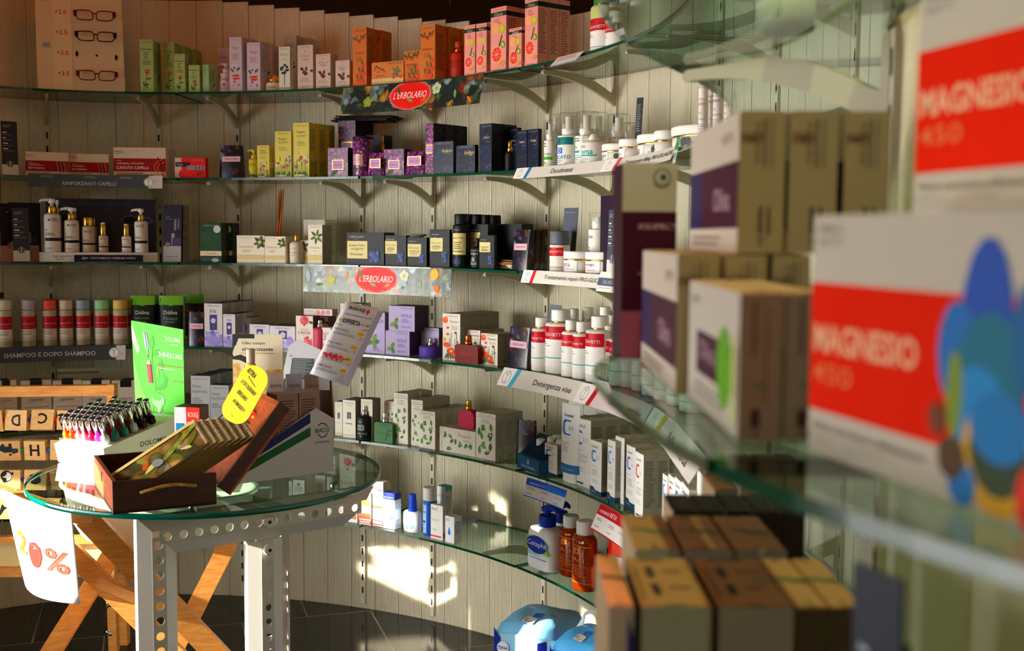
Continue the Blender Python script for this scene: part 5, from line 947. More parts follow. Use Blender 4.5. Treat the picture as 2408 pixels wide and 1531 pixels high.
bx(4, 1041, 1082, 738, 'tall white carton with orange poppies, front of its row', PWH, a_pap(), side=1105, st=.03, rows=4, rl='tall white carton with orange poppies', sd=GREYTXT+[E(.95, .5, .3, .1, 'c85020')], sidecol='8c8474', topcol='9a8c78', name='cosmetic_carton', gap=.001)
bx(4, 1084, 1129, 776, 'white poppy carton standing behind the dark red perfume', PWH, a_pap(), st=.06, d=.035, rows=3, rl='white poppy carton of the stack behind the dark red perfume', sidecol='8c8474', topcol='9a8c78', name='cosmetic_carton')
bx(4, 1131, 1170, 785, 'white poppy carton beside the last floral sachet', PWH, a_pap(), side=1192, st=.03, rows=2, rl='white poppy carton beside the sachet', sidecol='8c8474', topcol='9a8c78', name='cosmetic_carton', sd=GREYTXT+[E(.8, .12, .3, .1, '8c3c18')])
flacon(4, 1070, 1124, 789, 'dark red square perfume bottle with copper atomiser', '6c0c08', cap=COPPER, st=.008, frac=.66, d=.018, capw=.2, bev=.06, lab=[T('PAPAVERO', .5, .5, .6, '9c3020')])
pouch(4, 1190, 1241, 769, 'dark floral sachet before the red-labelled face cleansers', st=.03)
def a_det(x=.5): return [R(0, .66, 1, .98, 'b81c30'), E(.45, .9, .06, .06, '701020'), T('FARMACIAVIETTI', .45, .78, .86, 'f0d8d8'), R(0, 0, 1, .66, 'f0eeea'), L(.1, .56, .6, 2, .05, '6070a0'), L(.1, .4, .4, 1, .04, 'a0a0aa'), R(0, .2, 1, .225, '38a4ac'), L(.1, .1, .6, 1, .03, 'a0a0aa')]
for x0, x1, yt, st_, ds in ((1240, 1269, 747, .03, 'medium white bottle with red band beside the floral sachet'), (1268, 1311, 729, .035, 'biggest white bottle with red band among the face cleansers'), (1311, 1337, 753, .03, 'slim white bottle with red band next to the biggest one'), (1337, 1362, 757, .03, 'slim white bottle with red band, second after the biggest'), (1364, 1399, 744, .03, 'translucent-shouldered bottle with red band and teal line'), (1393, 1421, 766, .055, 'short white bottle with red band touching the glass edge'), (1422, 1451, 769, .05, 'short white bottle with red band seen behind the near glass')):
    bo(4, x0, x1, yt, 'cap', ds, 'eae8e2' if x0 != 1364 else 'dcdedc', a_det(), cap='eeece8', ring=GOLD, st=st_, bodyfrac=.8, capr=.62, z0=.12, z1=.76, shoulder=.08, name='cleanser_bottle', group='red-banded face cleansers')
for i, (x0, x1, yt) in enumerate(((1319, 1345, 727), (1350, 1377, 724), (1393, 1417, 722), (1412, 1436, 742), (1452, 1474, 760), (1476, 1500, 775))):
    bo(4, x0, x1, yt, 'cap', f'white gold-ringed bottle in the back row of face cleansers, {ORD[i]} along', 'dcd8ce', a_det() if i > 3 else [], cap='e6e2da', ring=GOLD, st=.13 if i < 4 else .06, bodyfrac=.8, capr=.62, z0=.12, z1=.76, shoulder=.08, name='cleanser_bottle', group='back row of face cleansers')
for i, (x0, x1, yt, c) in enumerate(((1500, 1524, 800, 'b81c30'), (1528, 1552, 812, 'c88888'), (1556, 1582, 826, 'b81c30'), (1586, 1612, 842, '90a8a8'))):
    bo(4, x0, x1, yt, 'airless', f'white cleanser bottle seen through the near glass shelf, {ORD[i]} along', 'e4e2dc', [R(0, .62, 1, .95, c), L(.1, .5, .7, 2, .06, '90909a'), R(0, .2, 1, .23, '80989c')], st=.05, bodyfrac=.78, z0=.04, z1=.76, name='cleanser_bottle', group='cleansers behind the near glass', hi=35.5)
card(4, 1285, 1312, 717, 'small plain grey card standing behind the biggest cleanser bottle', '6a727e', [L(.15, .5, .7, 2, .06, '9aa0a8')], st=.16)
strip(4, -40, 296, 'grey shelf strip under the red-labelled shampoos', .004, .05, '44484f', [T('SHAMPOO E DOPO SHAMPOO', .46, .48, .64, 'c8ccd0'), R(.93, 0, 1, 1, 'c8c6c4'), ('M', .915), L(.945, .5, .99, 2, .08, 'a0a4a8')], tilt=.008)
strip(4, 1186, 1372, 'white shelf strip for face cleansers with a pale blue stripe', .006, .05, 'd8d5cf', [R(0, 0, .15, 1, 'e8e6e2'), ('M', .075), P([(.13, 0), (.18, 0), (.215, 1), (.165, 1)], '58b4cc'), T('Detergenza viso', .66, .42, .5, '2c2c30', h=.4)], tilt=.03)
strip(4, 1370, 1536, 'white shelf strip for intensive cream with a dark red stripe', .006, .05, 'd4c8c6', [R(0, 0, .17, 1, 'e8e6e2'), ('M', .085), P([(.15, 0), (.2, 0), (.23, 1), (.18, 1)], 'a82030'), T('Anti-age intensive', .66, .42, .5, '3c3438', h=.4)], tilt=.03)
strip(4, 1538, 1660, 'white shelf strip for mixed skin with a yellow stripe', .006, .05, 'd8d4d0', [R(0, 0, .17, 1, 'e8e6e2'), ('M', .085), P([(.16, 0), (.22, 0), (.25, 1), (.19, 1)], 'c8c040'), T('Pelle mista', .62, .42, .46, '3c3438', h=.4)], tilt=.03, hi=37)
# ================================================================ fifth tier
def a_dye(): return [R(.3, .86, .7, 1, '141014'), T('colorhr', .5, .62, .5, '605c5c'), R(.03, .56, .97, .565, '908c88'), T('Tintura permanente per capelli', .5, .47, .8, '403c3c'), T('BRILLANTE, EXTRADELICATA', .5, .39, .84, '807c78'), R(0, 0, 1, .34, '24140e'), [St([(.02+.1*i, .02), (.2+.1*i, .33)], .02, '4a2414') for i in range(8)]]
for i, (x0, x1) in enumerate(((-8, 41), (51, 122), (126, 194), (195, 260), (264, 330))):
    bx(5, x0, x1, 895, f'white, black and brown hair-dye carton behind the wooden toy rail, {ORD[i]} along', 'cfc8bc', a_dye(), d=.06, st=.04, sd=(), name='hair_dye_carton', topcol='cfc8bc', tp=[R(.3, 0, .7, 1, '141014')], group='hair-dye cartons on the fifth shelf')
bx(5, 137, 235, 866, 'pale display card with dark palm logo standing behind the hair-dye cartons', 'b0ac98', [T('EuPhidra', .6, .5, .8, '2a2c28', h=.18), [Lf(.62, .62, .16, q, '2a2c28', .4) for q in (40, 90, 140)], R(0, .9, 1, .94, '8a8460')], d=.004, st=.17, sd=(), flap=False, name='display_card', cat='display card')
bx(5, 236, 306, 864, 'pale display card with three black marks behind the hair-dye cartons', 'a8a494', [[P([(.28+.2*i, .3), (.4+.2*i, .3), (.37+.2*i, .6), (.31+.2*i, .6)], '1c1a18') for i in range(3)], L(.5, .7, .7, 1, .05, '605c50')], d=.004, st=.165, sd=(), flap=False, name='display_card', cat='display card')
pouch(5, 420, 450, 925, 'dark floral sachet half hidden by the green stand on the fifth shelf', st=.04)
def a_fio(): return [T('L’ERBOLARIO', .5, .94, .8, '8c94a0'), T('Fiore', .3, .8, .42, '6a7484'), T('Dell’Onda', .46, .7, .76, '6a7484'), L(.06, .58, .6, 3, .04, '8a929c'), Lf(.6, .04, .75, 78, '2c5088', .8), Lf(.66, .1, .5, 20, '3c64a0', .8), Lf(.2, .1, .3, 85, '34588c', .5), St([(.5, 0), (.6, .14)], .02, '2c4c7c')]
bx(5, 450, 495, 884, 'tall white carton with blue water-lily buds, front of its row', 'd4d8dc', a_fio(), side=512, st=.04, rows=3, rl='tall white carton with blue water-lily buds', topcol='34486c', sidecol='b4b8bc', sd=GREYTXT, name='cosmetic_carton', step=.012)
bx(5, 496, 538, 906, 'shorter white carton with blue water-lily buds', 'd4d8dc', a_fio(), side=552, st=.03, topcol='34486c', sidecol='b4b8bc', sd=GREYTXT, name='cosmetic_carton')
bx(5, 557, 600, 855, 'white and blue water-lily carton at the back behind the gold oil card', 'c8d0d8', a_fio(), st=.14, d=.05, sd=(), name='cosmetic_carton')
flacon(5, 551, 572, 878, 'small clear perfume bottle with silver atomiser behind the yellow note', '9cb4c8', cap=SILVER, st=.05, frac=.6, bev=.2)
def a_uomo(): return [T('L’ERBOLARIO', .5, .92, .7, '70706c'), L(.3, .86, .7, 1, .02, '8a8a84'), R(.34, .5, .66, .68, '40484c'), St([(.5, .5), (.5, .6), (.42, .66)], .03, 'b8bcb8'), T('Profumo', .5, .38, .5, '50504c'), E(.5, .2, .03, .03, '404040'), R(0, .06, 1, .07, '50504c')]
UW = 'd6d2c6'
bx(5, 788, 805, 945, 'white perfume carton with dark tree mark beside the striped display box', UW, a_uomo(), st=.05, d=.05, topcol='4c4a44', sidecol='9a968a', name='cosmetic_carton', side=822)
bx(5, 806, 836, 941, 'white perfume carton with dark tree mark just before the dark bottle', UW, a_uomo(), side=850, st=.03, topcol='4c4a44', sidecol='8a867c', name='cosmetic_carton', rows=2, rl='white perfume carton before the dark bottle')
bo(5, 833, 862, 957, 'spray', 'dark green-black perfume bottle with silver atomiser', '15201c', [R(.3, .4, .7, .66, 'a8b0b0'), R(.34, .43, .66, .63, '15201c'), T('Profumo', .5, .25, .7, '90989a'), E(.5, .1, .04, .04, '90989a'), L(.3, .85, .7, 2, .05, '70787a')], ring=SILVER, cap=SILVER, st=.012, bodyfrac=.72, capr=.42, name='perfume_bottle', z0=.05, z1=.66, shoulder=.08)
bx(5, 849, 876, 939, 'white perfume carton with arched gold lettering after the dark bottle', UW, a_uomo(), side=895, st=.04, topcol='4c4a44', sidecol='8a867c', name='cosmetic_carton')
def a_fru(t=1): return [T('L’ERBOLARIO', .5, .95, .74, '9a968a'), R(0, .905, 1, .912, '5c5a54'), T('Fruscio', .5, .86, .4, '8c8a80', sh=.2), L(.25, .82, .75, 2, .025, 'a8a498'), [Lf(u, v, .3, q, c, .5) for u, v, q, c in ((.3, .6, 60, '4c7a3c'), (.5, .62, 140, '5c8c48'), (.6, .5, 30, '3c6a30'), (.35, .42, 110, '6a9a50'), (.7, .4, 70, '4c7a3c'), (.25, .26, 40, '5c8c48'), (.55, .24, 160, '6a9a50'), (.72, .2, 80, '3c6a30'), (.45, .12, 20, '4c7a3c'), (.2, .1, 90, '5c8c48'), (.8, .62, 100, '5c8c48'), (.15, .5, 80, '4c7a3c'))], [Fl(u, v, .05, 'e0d8bc', 'c8a860') for u, v in ((.6, .2), (.3, .35), (.75, .55))], L(.3, .04, .8, 1, .02, 'a8a498')]
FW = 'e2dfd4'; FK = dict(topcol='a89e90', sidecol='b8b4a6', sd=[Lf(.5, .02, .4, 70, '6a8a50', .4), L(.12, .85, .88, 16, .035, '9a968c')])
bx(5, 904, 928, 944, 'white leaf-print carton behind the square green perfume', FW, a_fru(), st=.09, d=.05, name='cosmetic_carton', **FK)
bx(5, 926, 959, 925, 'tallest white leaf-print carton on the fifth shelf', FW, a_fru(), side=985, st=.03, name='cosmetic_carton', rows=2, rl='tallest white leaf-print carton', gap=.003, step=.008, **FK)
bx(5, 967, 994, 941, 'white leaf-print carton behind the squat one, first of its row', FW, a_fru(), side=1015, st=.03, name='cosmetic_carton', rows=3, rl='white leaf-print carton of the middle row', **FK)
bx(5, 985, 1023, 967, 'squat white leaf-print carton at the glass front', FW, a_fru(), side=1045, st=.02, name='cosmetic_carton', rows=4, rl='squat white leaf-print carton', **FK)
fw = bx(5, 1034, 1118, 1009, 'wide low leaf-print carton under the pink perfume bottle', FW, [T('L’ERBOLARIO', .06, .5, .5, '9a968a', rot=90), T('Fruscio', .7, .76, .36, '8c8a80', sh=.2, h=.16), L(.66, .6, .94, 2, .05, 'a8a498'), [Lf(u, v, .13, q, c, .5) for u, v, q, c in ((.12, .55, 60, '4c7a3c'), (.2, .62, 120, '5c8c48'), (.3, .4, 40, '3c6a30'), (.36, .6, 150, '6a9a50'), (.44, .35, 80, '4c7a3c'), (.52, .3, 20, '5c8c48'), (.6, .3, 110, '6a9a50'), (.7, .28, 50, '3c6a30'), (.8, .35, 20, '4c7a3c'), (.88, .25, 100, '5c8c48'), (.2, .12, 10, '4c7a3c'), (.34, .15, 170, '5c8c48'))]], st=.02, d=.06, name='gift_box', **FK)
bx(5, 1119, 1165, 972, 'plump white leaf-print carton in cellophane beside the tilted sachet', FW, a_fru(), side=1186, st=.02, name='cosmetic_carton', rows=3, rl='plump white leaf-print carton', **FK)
flacon(5, 880, 923, 972, 'square green perfume bottle with silver atomiser', '3c7044', cap=SILVER, st=.012, frac=.68, d=.022, capw=.24, bev=.08, lab=[T('L’ERBOLARIO', .5, .9, .6, '204828'), T('Fruscio', .35, .5, .3, '204828'), T('F', .78, .4, .26, '204828', sh=.3)])
Pt, w, h, hd, n, r = place(5, 1078, 1114, 943, .045, zb=fw.top)
flacon(5, 1078, 1114, 943, 'raspberry-pink perfume bottle with gold atomiser standing on the wide carton', 'b02c58', cap=GOLD, st=.045, frac=.66, d=.026, capw=.3, bev=.2, zb=fw.top, lab=[T('Fruscio', .5, .6, .4, '8c1c40'), L(.35, .5, .65, 2, .05, '8c1c40')])
pouch(5, 1212, 1257, 990, 'dark floral sachet tilted towards the blue lip balm tray', st=.06, lab=False, yaw=25)
def balm_tray():
    Pt, w, h, hd, n, r = place(5, 1211, 1279, 1072, .01); d = .075; t = vessel('lip_balm_tray', 'blue tiered card tray holding small lip balms', 'display tray', Pt-n*d/2, hd+rad(-10)); mb = MB()
    BL = '1c5478'
    mb.box(-w/2, w/2, -d/2, d/2, 0, h*.9, BL); hb = h*2.1
    mb.add([(-w/2, -d/2+.01, h*.9), (w/2, -d/2+.01, h*.9), (w/2, d/2, hb), (-w/2, d/2, hb), (-w/2, d/2, h*.9), (w/2, d/2, h*.9)], [[0, 1, 2, 3], [0, 3, 4], [1, 5, 2], [3, 2, 5, 4]], '0f2c44')
    for i in range(3):
        for j in range(2):
            cx, cy = -w*.3+w*.3*i, -d/2+.022+.028*j; zz = h*.9+(hb-h*.9)*(cy+d/2-.01)/(d-.01); mb.add([(cx+.0075*cos(a), cy+.006*sin(a), zz+.0006+(.006*sin(a))*(hb-h*.9)/(d-.01)) for a in [q*pi/6 for q in range(12)]], [list(range(12))], '060a10')
    art(mb, [T('bl', .5, .66, .09, 'c8dce8'), T('Unifarco Biomedical', .5, .3, .6, 'b8d0e0')], w, h*.9, lambda a, b, o: V((a, -d/2-o, b))); mb.build('tray_body', t)
    return t
balm_tray()
for i, (x0, x1, yt, st_) in enumerate(((1256, 1271, 1033, .055), (1281, 1296, 1029, .06), (1294, 1308, 1024, .08), (1302, 1316, 1034, .045))):
    bo(5, x0, x1, yt, 'straight', f'small lip balm stick with white cap, {ORD[i]} by the blue tray', '1c3c58' if i == 0 else '3c74b0', [T('C', .5, .5, .5, 'e8ecf0')], cap='d8d8d8', st=st_, bodyfrac=.5, z0=.05, z1=.5, name='lip_balm', cat='lip balm', zb=SHZ[4]+(.03 if i == 0 else .02), group='lip balms')
def a_cer(col='2878d0', foot=True, t='Ceramol', t2='311'):
    r = [T(t, .38, .9, .6, '404448'), [St([(.52-o, .8+o*.2), (.3-o, .8+o*.2), (.2-o, .77), (.2-o, .67), (.3-o, .64-o*.2), (.52-o, .64-o*.2)], .045, col) for o in (0, .08)], T(t2, .68, .7, .26, '8cb8e0' if col[0] == '2' else 'd89090'), L(.15, .54, .7, 1, .025, 'a8acb0'), L(.15, .47, .85, 5, .025, 'b4b6b8'), L(.15, .28, .8, 3, .025, 'bcc0c0')]
    return r+([P([(0, 0), (1, 0), (1, .09), (.45, .09), (.3, .14), (0, .14)], '1c4c66'), T('Unifarco', .3, .06, .4, 'a8c0d0')] if foot else [R(.2, .035, .6, .06, '404448')])
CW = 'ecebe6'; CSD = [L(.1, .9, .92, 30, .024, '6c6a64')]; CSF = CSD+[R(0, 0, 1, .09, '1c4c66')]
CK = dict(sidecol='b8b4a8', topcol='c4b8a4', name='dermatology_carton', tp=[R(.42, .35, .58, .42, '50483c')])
for i, (x0, x1, yt) in enumerate(((1326, 1362, 941), (1349, 1398, 948), (1385, 1428, 940), (1415, 1455, 950))):
    tb(5, x0, x1, yt, f'white cream tube with black lettering in the back row, {ORD[i]} behind the big cartons', 'e4e2da', [T('Ceramol', .5, .78, .6, '2c3034'), [St([(.6-o, .68), (.35-o, .68), (.25-o, .64), (.25-o, .54)], .06, '1c4c88') for o in (0, .1)]], st=.15+.004*(i % 2), d=.03, hi=32, group='cream tubes behind the cartons')
def lanc(): pass
bx(5, 1281, 1310, 1045, 'short white cream carton with blue C beside the lip balms', CW, a_cer(), st=.03, d=.04, sd=CSF, **CK)
tb(5, 1309, 1353, 952, 'large white cream tube with blue C and blue foot band, standing on its cap', CW, [T('Ceramol', .45, .84, .46, '404448'), [St([(.6-o, .76), (.36-o, .76), (.27-o, .72), (.27-o, .6), (.36-o, .56), (.6-o, .56)], .045, '2878d0') for o in (0, .08)], T('311', .62, .66, .22, '58a0e0'), L(.25, .44, .6, 5, .03, 'a0a4a8'), R(-.04, -.01, 1.04, .13, '2c6c98'), T('Unifarco Biomedical', .5, .06, .6, 'b8d4e8')], st=.015, d=.032, caph=.13)
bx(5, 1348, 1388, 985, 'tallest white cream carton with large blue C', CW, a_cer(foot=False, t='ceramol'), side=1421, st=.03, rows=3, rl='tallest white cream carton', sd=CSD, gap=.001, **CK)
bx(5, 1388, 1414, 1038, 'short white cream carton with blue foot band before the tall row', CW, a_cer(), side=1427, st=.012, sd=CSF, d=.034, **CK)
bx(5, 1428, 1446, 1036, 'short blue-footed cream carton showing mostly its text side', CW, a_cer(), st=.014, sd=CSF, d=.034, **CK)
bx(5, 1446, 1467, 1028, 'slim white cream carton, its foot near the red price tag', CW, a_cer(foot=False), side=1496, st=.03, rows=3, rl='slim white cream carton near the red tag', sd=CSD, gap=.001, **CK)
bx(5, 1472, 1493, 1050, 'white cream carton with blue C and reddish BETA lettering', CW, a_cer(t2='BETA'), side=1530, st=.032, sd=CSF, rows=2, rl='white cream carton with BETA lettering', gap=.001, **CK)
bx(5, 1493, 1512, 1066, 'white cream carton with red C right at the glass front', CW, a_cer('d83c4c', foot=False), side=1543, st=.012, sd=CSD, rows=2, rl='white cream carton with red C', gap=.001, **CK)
for i, (x0, x1, yt, c, st_) in enumerate(((1557, 1569, 1117, '2878d0', .04), (1570, 1586, 1120, 'd83c4c', .03), (1585, 1601, 1128, '2878d0', .022), (1601, 1618, 1142, '2878d0', .014))):
    bx(5, x0, x1, yt, f'small white cream carton with {"red" if c[0]=="d" else "blue"} C, {ORD[i]} of the low stepped group', CW, a_cer(c, foot=i == 0), side=x1+18+6*i, st=st_, sd=CSD, hi=34, **CK)
for i, (x0, x1, yt) in enumerate(((1636, 1652, 1112), (1651, 1668, 1124), (1666, 1686, 1140))):
    bx(5, x0, x1, yt, f'small white carton with red lettering, {ORD[i]} beyond the blue-lettered group', CW, [T('CeraPlus', .4, .75, .6, 'd06060'), R(.4, .05, .5, .4, 'd84030')], side=x1+26, st=.03-.008*i, sd=(), hi=35.9, sidecol='b8b4a8', topcol='c0a890', name='dermatology_carton')
for i, (x0, x1) in enumerate(((1752, 1796), (1800, 1842), (1846, 1888))):
    bx(5, x0, x1, 1088, f'tall grey-shaded carton with small print seen under the near shelf, {ORD[i]} of three', 'b8b0a4', [R(0, .72, 1, .9, 'a89884'), T('BETA', .3, .5, .6, '607078', rot=90), L(.2, .3, .8, 3, .05, '8a8680')], st=.02, d=.05, sd=(), lo=36, hi=38.5, name='dermatology_carton', cat='box') if False else None
strip(5, 1240, 1333, 'bright blue and white price tag hanging under the fifth shelf', -.012, .052, 'e0e2e4', [R(0, .62, 1, 1, '1c68c8'), P([(.5, 1), (1, .8), (1, .62), (.5, .62)], '3c84dc'), T('ceramol 311', .28, .78, .4, 'd8e8f8', h=.14), L(.05, .52, .3, 2, .07, '9098a0'), L(.4, .52, .6, 2, .07, '9098a0'), L(.75, .45, .95, 1, .07, '9098a0'), R(0, 0, 1, .05, '1c68c8'), L(.05, .22, .25, 1, .08, '8088a0'), L(.42, .2, .55, 1, .08, '8088a0'), L(.74, .18, .9, 1, .08, '8088a0')], tilt=.014, name='price_tag', cat='price tag', out=.006)
strip(5, 1413, 1518, 'dark red and white price tag hanging under the cream cartons', -.006, .064, 'e4e0dc', [R(0, .6, 1, 1, 'a81c24'), T('ceramol BETA', .2, .78, .34, 'f0d8d8', h=.16), T('ceramol De', .86, .72, .26, 'f0d8d8', h=.14), R(0, 0, 1, .04, 'a81c24'), L(.04, .5, .16, 2, .06, '909098'), L(.28, .46, .44, 2, .06, '909098'), L(.5, .42, .68, 1, .06, '909098'), L(.04, .2, .14, 1, .07, '8a8a94'), L(.3, .2, .4, 1, .07, '8a8a94')], tilt=.03, name='price_tag', cat='price tag', out=.006)
strip(5, 1518, 1552, 'folded white end of a price tag with a hair picture', -.006, .064, 'e8e4e0', [R(.0, .8, 1, 1, 'a81c24'), Lf(.2, .2, .7, 60, '9c8c98', .5), Lf(.3, .4, .5, -20, 'b8a8a8', .4)], tilt=.04, name='price_tag', cat='price tag', out=.006)
# ================================================================ lowest tier
bx(6, 640, 668, 1135, 'navy box with gold figure seven, seen through the glass table', '16244c', [T('7', .8, .6, .3, 'b8a060'), L(.1, .7, .6, 3, .1, '8090b0')], st=.04, d=.05, sd=(), name='medicine_box') if False else None
bx(6, 596, 667, 1136, 'navy blue box with gold figure seven, seen through the table glass', '14224a', [T('7', .82, .62, .2, 'c0a868'), T('days', .86, .36, .2, '8c98b8'), T('cura Anti-Age', .4, .72, .5, '8c98b8'), L(.1, .5, .6, 3, .09, '7080a8')], st=.04, d=.05, sd=(), name='medicine_box')
def a_vea(t): return [E(.5, .88, .12, .12, 'd83c24'), T('VEA', .5, .78, .7, '606468'), T(t, .5, .7, .76, '606468'), L(.2, .55, .8, 3, .04, 'a8a8a8'), R(.1, .1, .9, .3, 'd89080'), L(.2, .25, .8, 2, .05, 'b06050')]
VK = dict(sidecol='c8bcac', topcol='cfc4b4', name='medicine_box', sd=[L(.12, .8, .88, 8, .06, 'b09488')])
bx(6, 669, 687, 1131, 'narrow white box with red dot reading VEA OLIO, seen through the table glass', CW, a_vea('OLIO'), st=.04, d=.04, **VK)
bx(6, 689, 716, 1129, 'white box with red dot reading VEA ZINCO, seen through the table glass', CW, a_vea('ZINCO'), side=724, st=.03, **VK)
bx(6, 742, 765, 1118, 'white and salmon box behind the glass jar at the table rim', CW, [R(0, 0, 1, .5, 'e8b8a0'), L(.15, .8, .85, 5, .07, 'd88070')], st=.1, d=.04, **VK)
bx(6, 766, 789, 1072, 'white rose-print carton seen through the table rim, first of two', 'dcd4d0', a_rosa(), st=.14, d=.05, sd=(), name='cosmetic_carton')
bx(6, 799, 836, 1068, 'white rose-print carton seen through the table rim, second of two', 'dcd4d0', a_rosa(), st=.14, d=.05, sd=(), name='cosmetic_carton')
bo(6, 764, 786, 1122, 'jar', 'small white jar under the glass table rim', 'd8d4cc', [], cap='b0b4b0', st=.03, ring='c0c4c0')
bx(6, 788, 807, 1190, 'low white and orange box beside the white box reading VEA', CW, [R(0, 0, 1, .45, 'dc8058'), L(.15, .85, .85, 4, .1, 'b0a8a0')], side=813, st=.03, **VK)
bx(6, 813, 840, 1146, 'white and salmon box reading VEA INULA at the glass front', CW, a_vea('INULA'), side=846, st=.025, **VK)
def a_bio(): return [T('Bio-Oil', .48, .82, .86, 'c02c28', sh=.1), L(.2, .72, .8, 2, .03, 'c0a8a0'), R(.05, .4, .9, .46, 'd86048'), R(.0, .03, 1, .14, 'd03c28'), R(.08, .05, .92, .12, 'e8d0c8')]
bx(6, 844, 872, 1158, 'white box with yellow band and red foot beside the taller red-lettered box', CW, [T('Lichtena', .5, .85, .6, 'c08878'), R(.2, .6, .9, .74, 'e8c838'), T('SUGAR', .55, .67, .5, 'c05838'), L(.1, .5, .6, 2, .05, 'd07058'), R(.02, .18, .98, .36, 'd85838'), R(.02, .03, .98, .14, 'd03c28'), R(.08, .05, .92, .12, 'e8d0c8')], d=.035, st=.02, **VK)
bx(6, 874, 901, 1133, 'tall white box with red handwritten-style lettering and red foot', CW, a_bio(), side=916, st=.025, **VK)
bx(6, 901, 928, 1160, 'white and navy deodorant box with a drawn bottle', 'e6e8ec', [R(0, .82, 1, 1, '1c3478'), T('NUOVA FORMULA', .5, .88, .8, 'c8d0e8'), T('LYCIA', .4, .7, .56, '305088'), E(.6, .5, .3, .18, 'c8dcf0'), R(.2, .06, .7, .3, 'b8c4d4'), R(.24, .08, .66, .28, 'd8e0ea'), E(.75, .3, .1, .06, '3858a0')], side=943, st=.02, topcol='1c3478', sidecol='d0d8e4', name='medicine_box', sd=[R(0, .82, 1, 1, '1c3478'), E(.5, .6, .4, .14, 'a8c8e8'), L(.2, .25, .8, 4, .05, '8090b0')])
def roll():
    Pt, w, h, hd, n, r = place(6, 941, 980, 1164, .015); t = vessel('roll_on_deodorant', 'white oval deodorant bottle with tapered blue cap', 'deodorant', Pt-n*w*.3, hd); R_ = w/2
    mb = MB().lathe([(R_*.8, 0), (R_*.95, .004), (R_, h*.2), (R_*.97, h*.5), (R_*.8, h*.55)], 'eef0f2', 26, .6)
    curved_art(mb, [Lf(.5, .1, .3, 160, '68a8d8', .5), Lf(.55, .1, .3, 30, '88c0e4', .5), T('LYCIA', .4, .8, .4, '98a8c8')], R_, .01, h*.48, 120, .6); mb.build('body', t)
    MB().lathe([(R_*.46, h*.52), (R_*.46, h*.56), (R_*.36, h*.97), (R_*.3, h), ], '2450c0', 22, .8).build('cap', t)
roll()
bo(6, 988, 1013, 1148, 'straight', 'blue hair lacquer bottle with frosted cap', '2c68c0', [R(.02, .05, .55, .92, 'b8d0ec'), L(.08, .88, .5, 2, .06, '3c64a8'), T('DRAM', .28, .7, .4, '3c64a8'), R(.05, .36, .5, .44, '2858a8'), L(.08, .3, .5, 4, .05, '6080b0')], cap='d4d4d2', st=.02, bodyfrac=.72, z0=.03, z1=.7, arc=170, name='lacquer_bottle', shoulder=.05)
bx(6, 1013, 1041, 1188, 'white box reading RoC with a pink foot line', CW, [T('RoC', .35, .88, .5, '50545c'), T('KEOPS', .4, .56, .6, 'a0b8c0'), L(.15, .3, .7, 2, .04, 'b0c0c8'), R(0, .06, .9, .11, 'd83c78')], side=1048, st=.015, sidecol='bcb8b0', topcol='c4baa8', name='medicine_box', sd=[L(.15, .85, .85, 8, .05, '90908c'), [R(.2+.1*i, .06, .26+.1*i, .2, '40403c') for i in range(6)]])
bx(6, 1027, 1047, 1144, 'white box with green lid reading VICHY behind the pink-footed one', 'e2e4e0', [T('VICHY', .42, .8, .7, '58605c'), T('V', .3, .58, .3, '58605c', h=.16), L(.2, .4, .8, 2, .04, '90948c')], side=1063, st=.09, topcol='2c9488', sidecol='a8aaa0', name='medicine_box', sd=[R(0, .9, 1, 1, '2c9488'), L(.15, .78, .85, 14, .045, '70746c')])
bx(6, 1047, 1068, 1215, 'small white box with a blue drop, last along the lowest shelf', 'eceef0', [E(.45, .36, .16, .14, '2878d0'), P([(.3, .4), (.6, .4), (.45, .62)], '2878d0'), L(.1, .9, .5, 2, .05, '9098a8')], side=1086, st=.012, sidecol='d4d4d8', topcol='d0ccc4', name='medicine_box', sd=[R(.2, .76, .8, .8, '5898d8'), L(.12, .72, .9, 8, .05, '8890a0')])
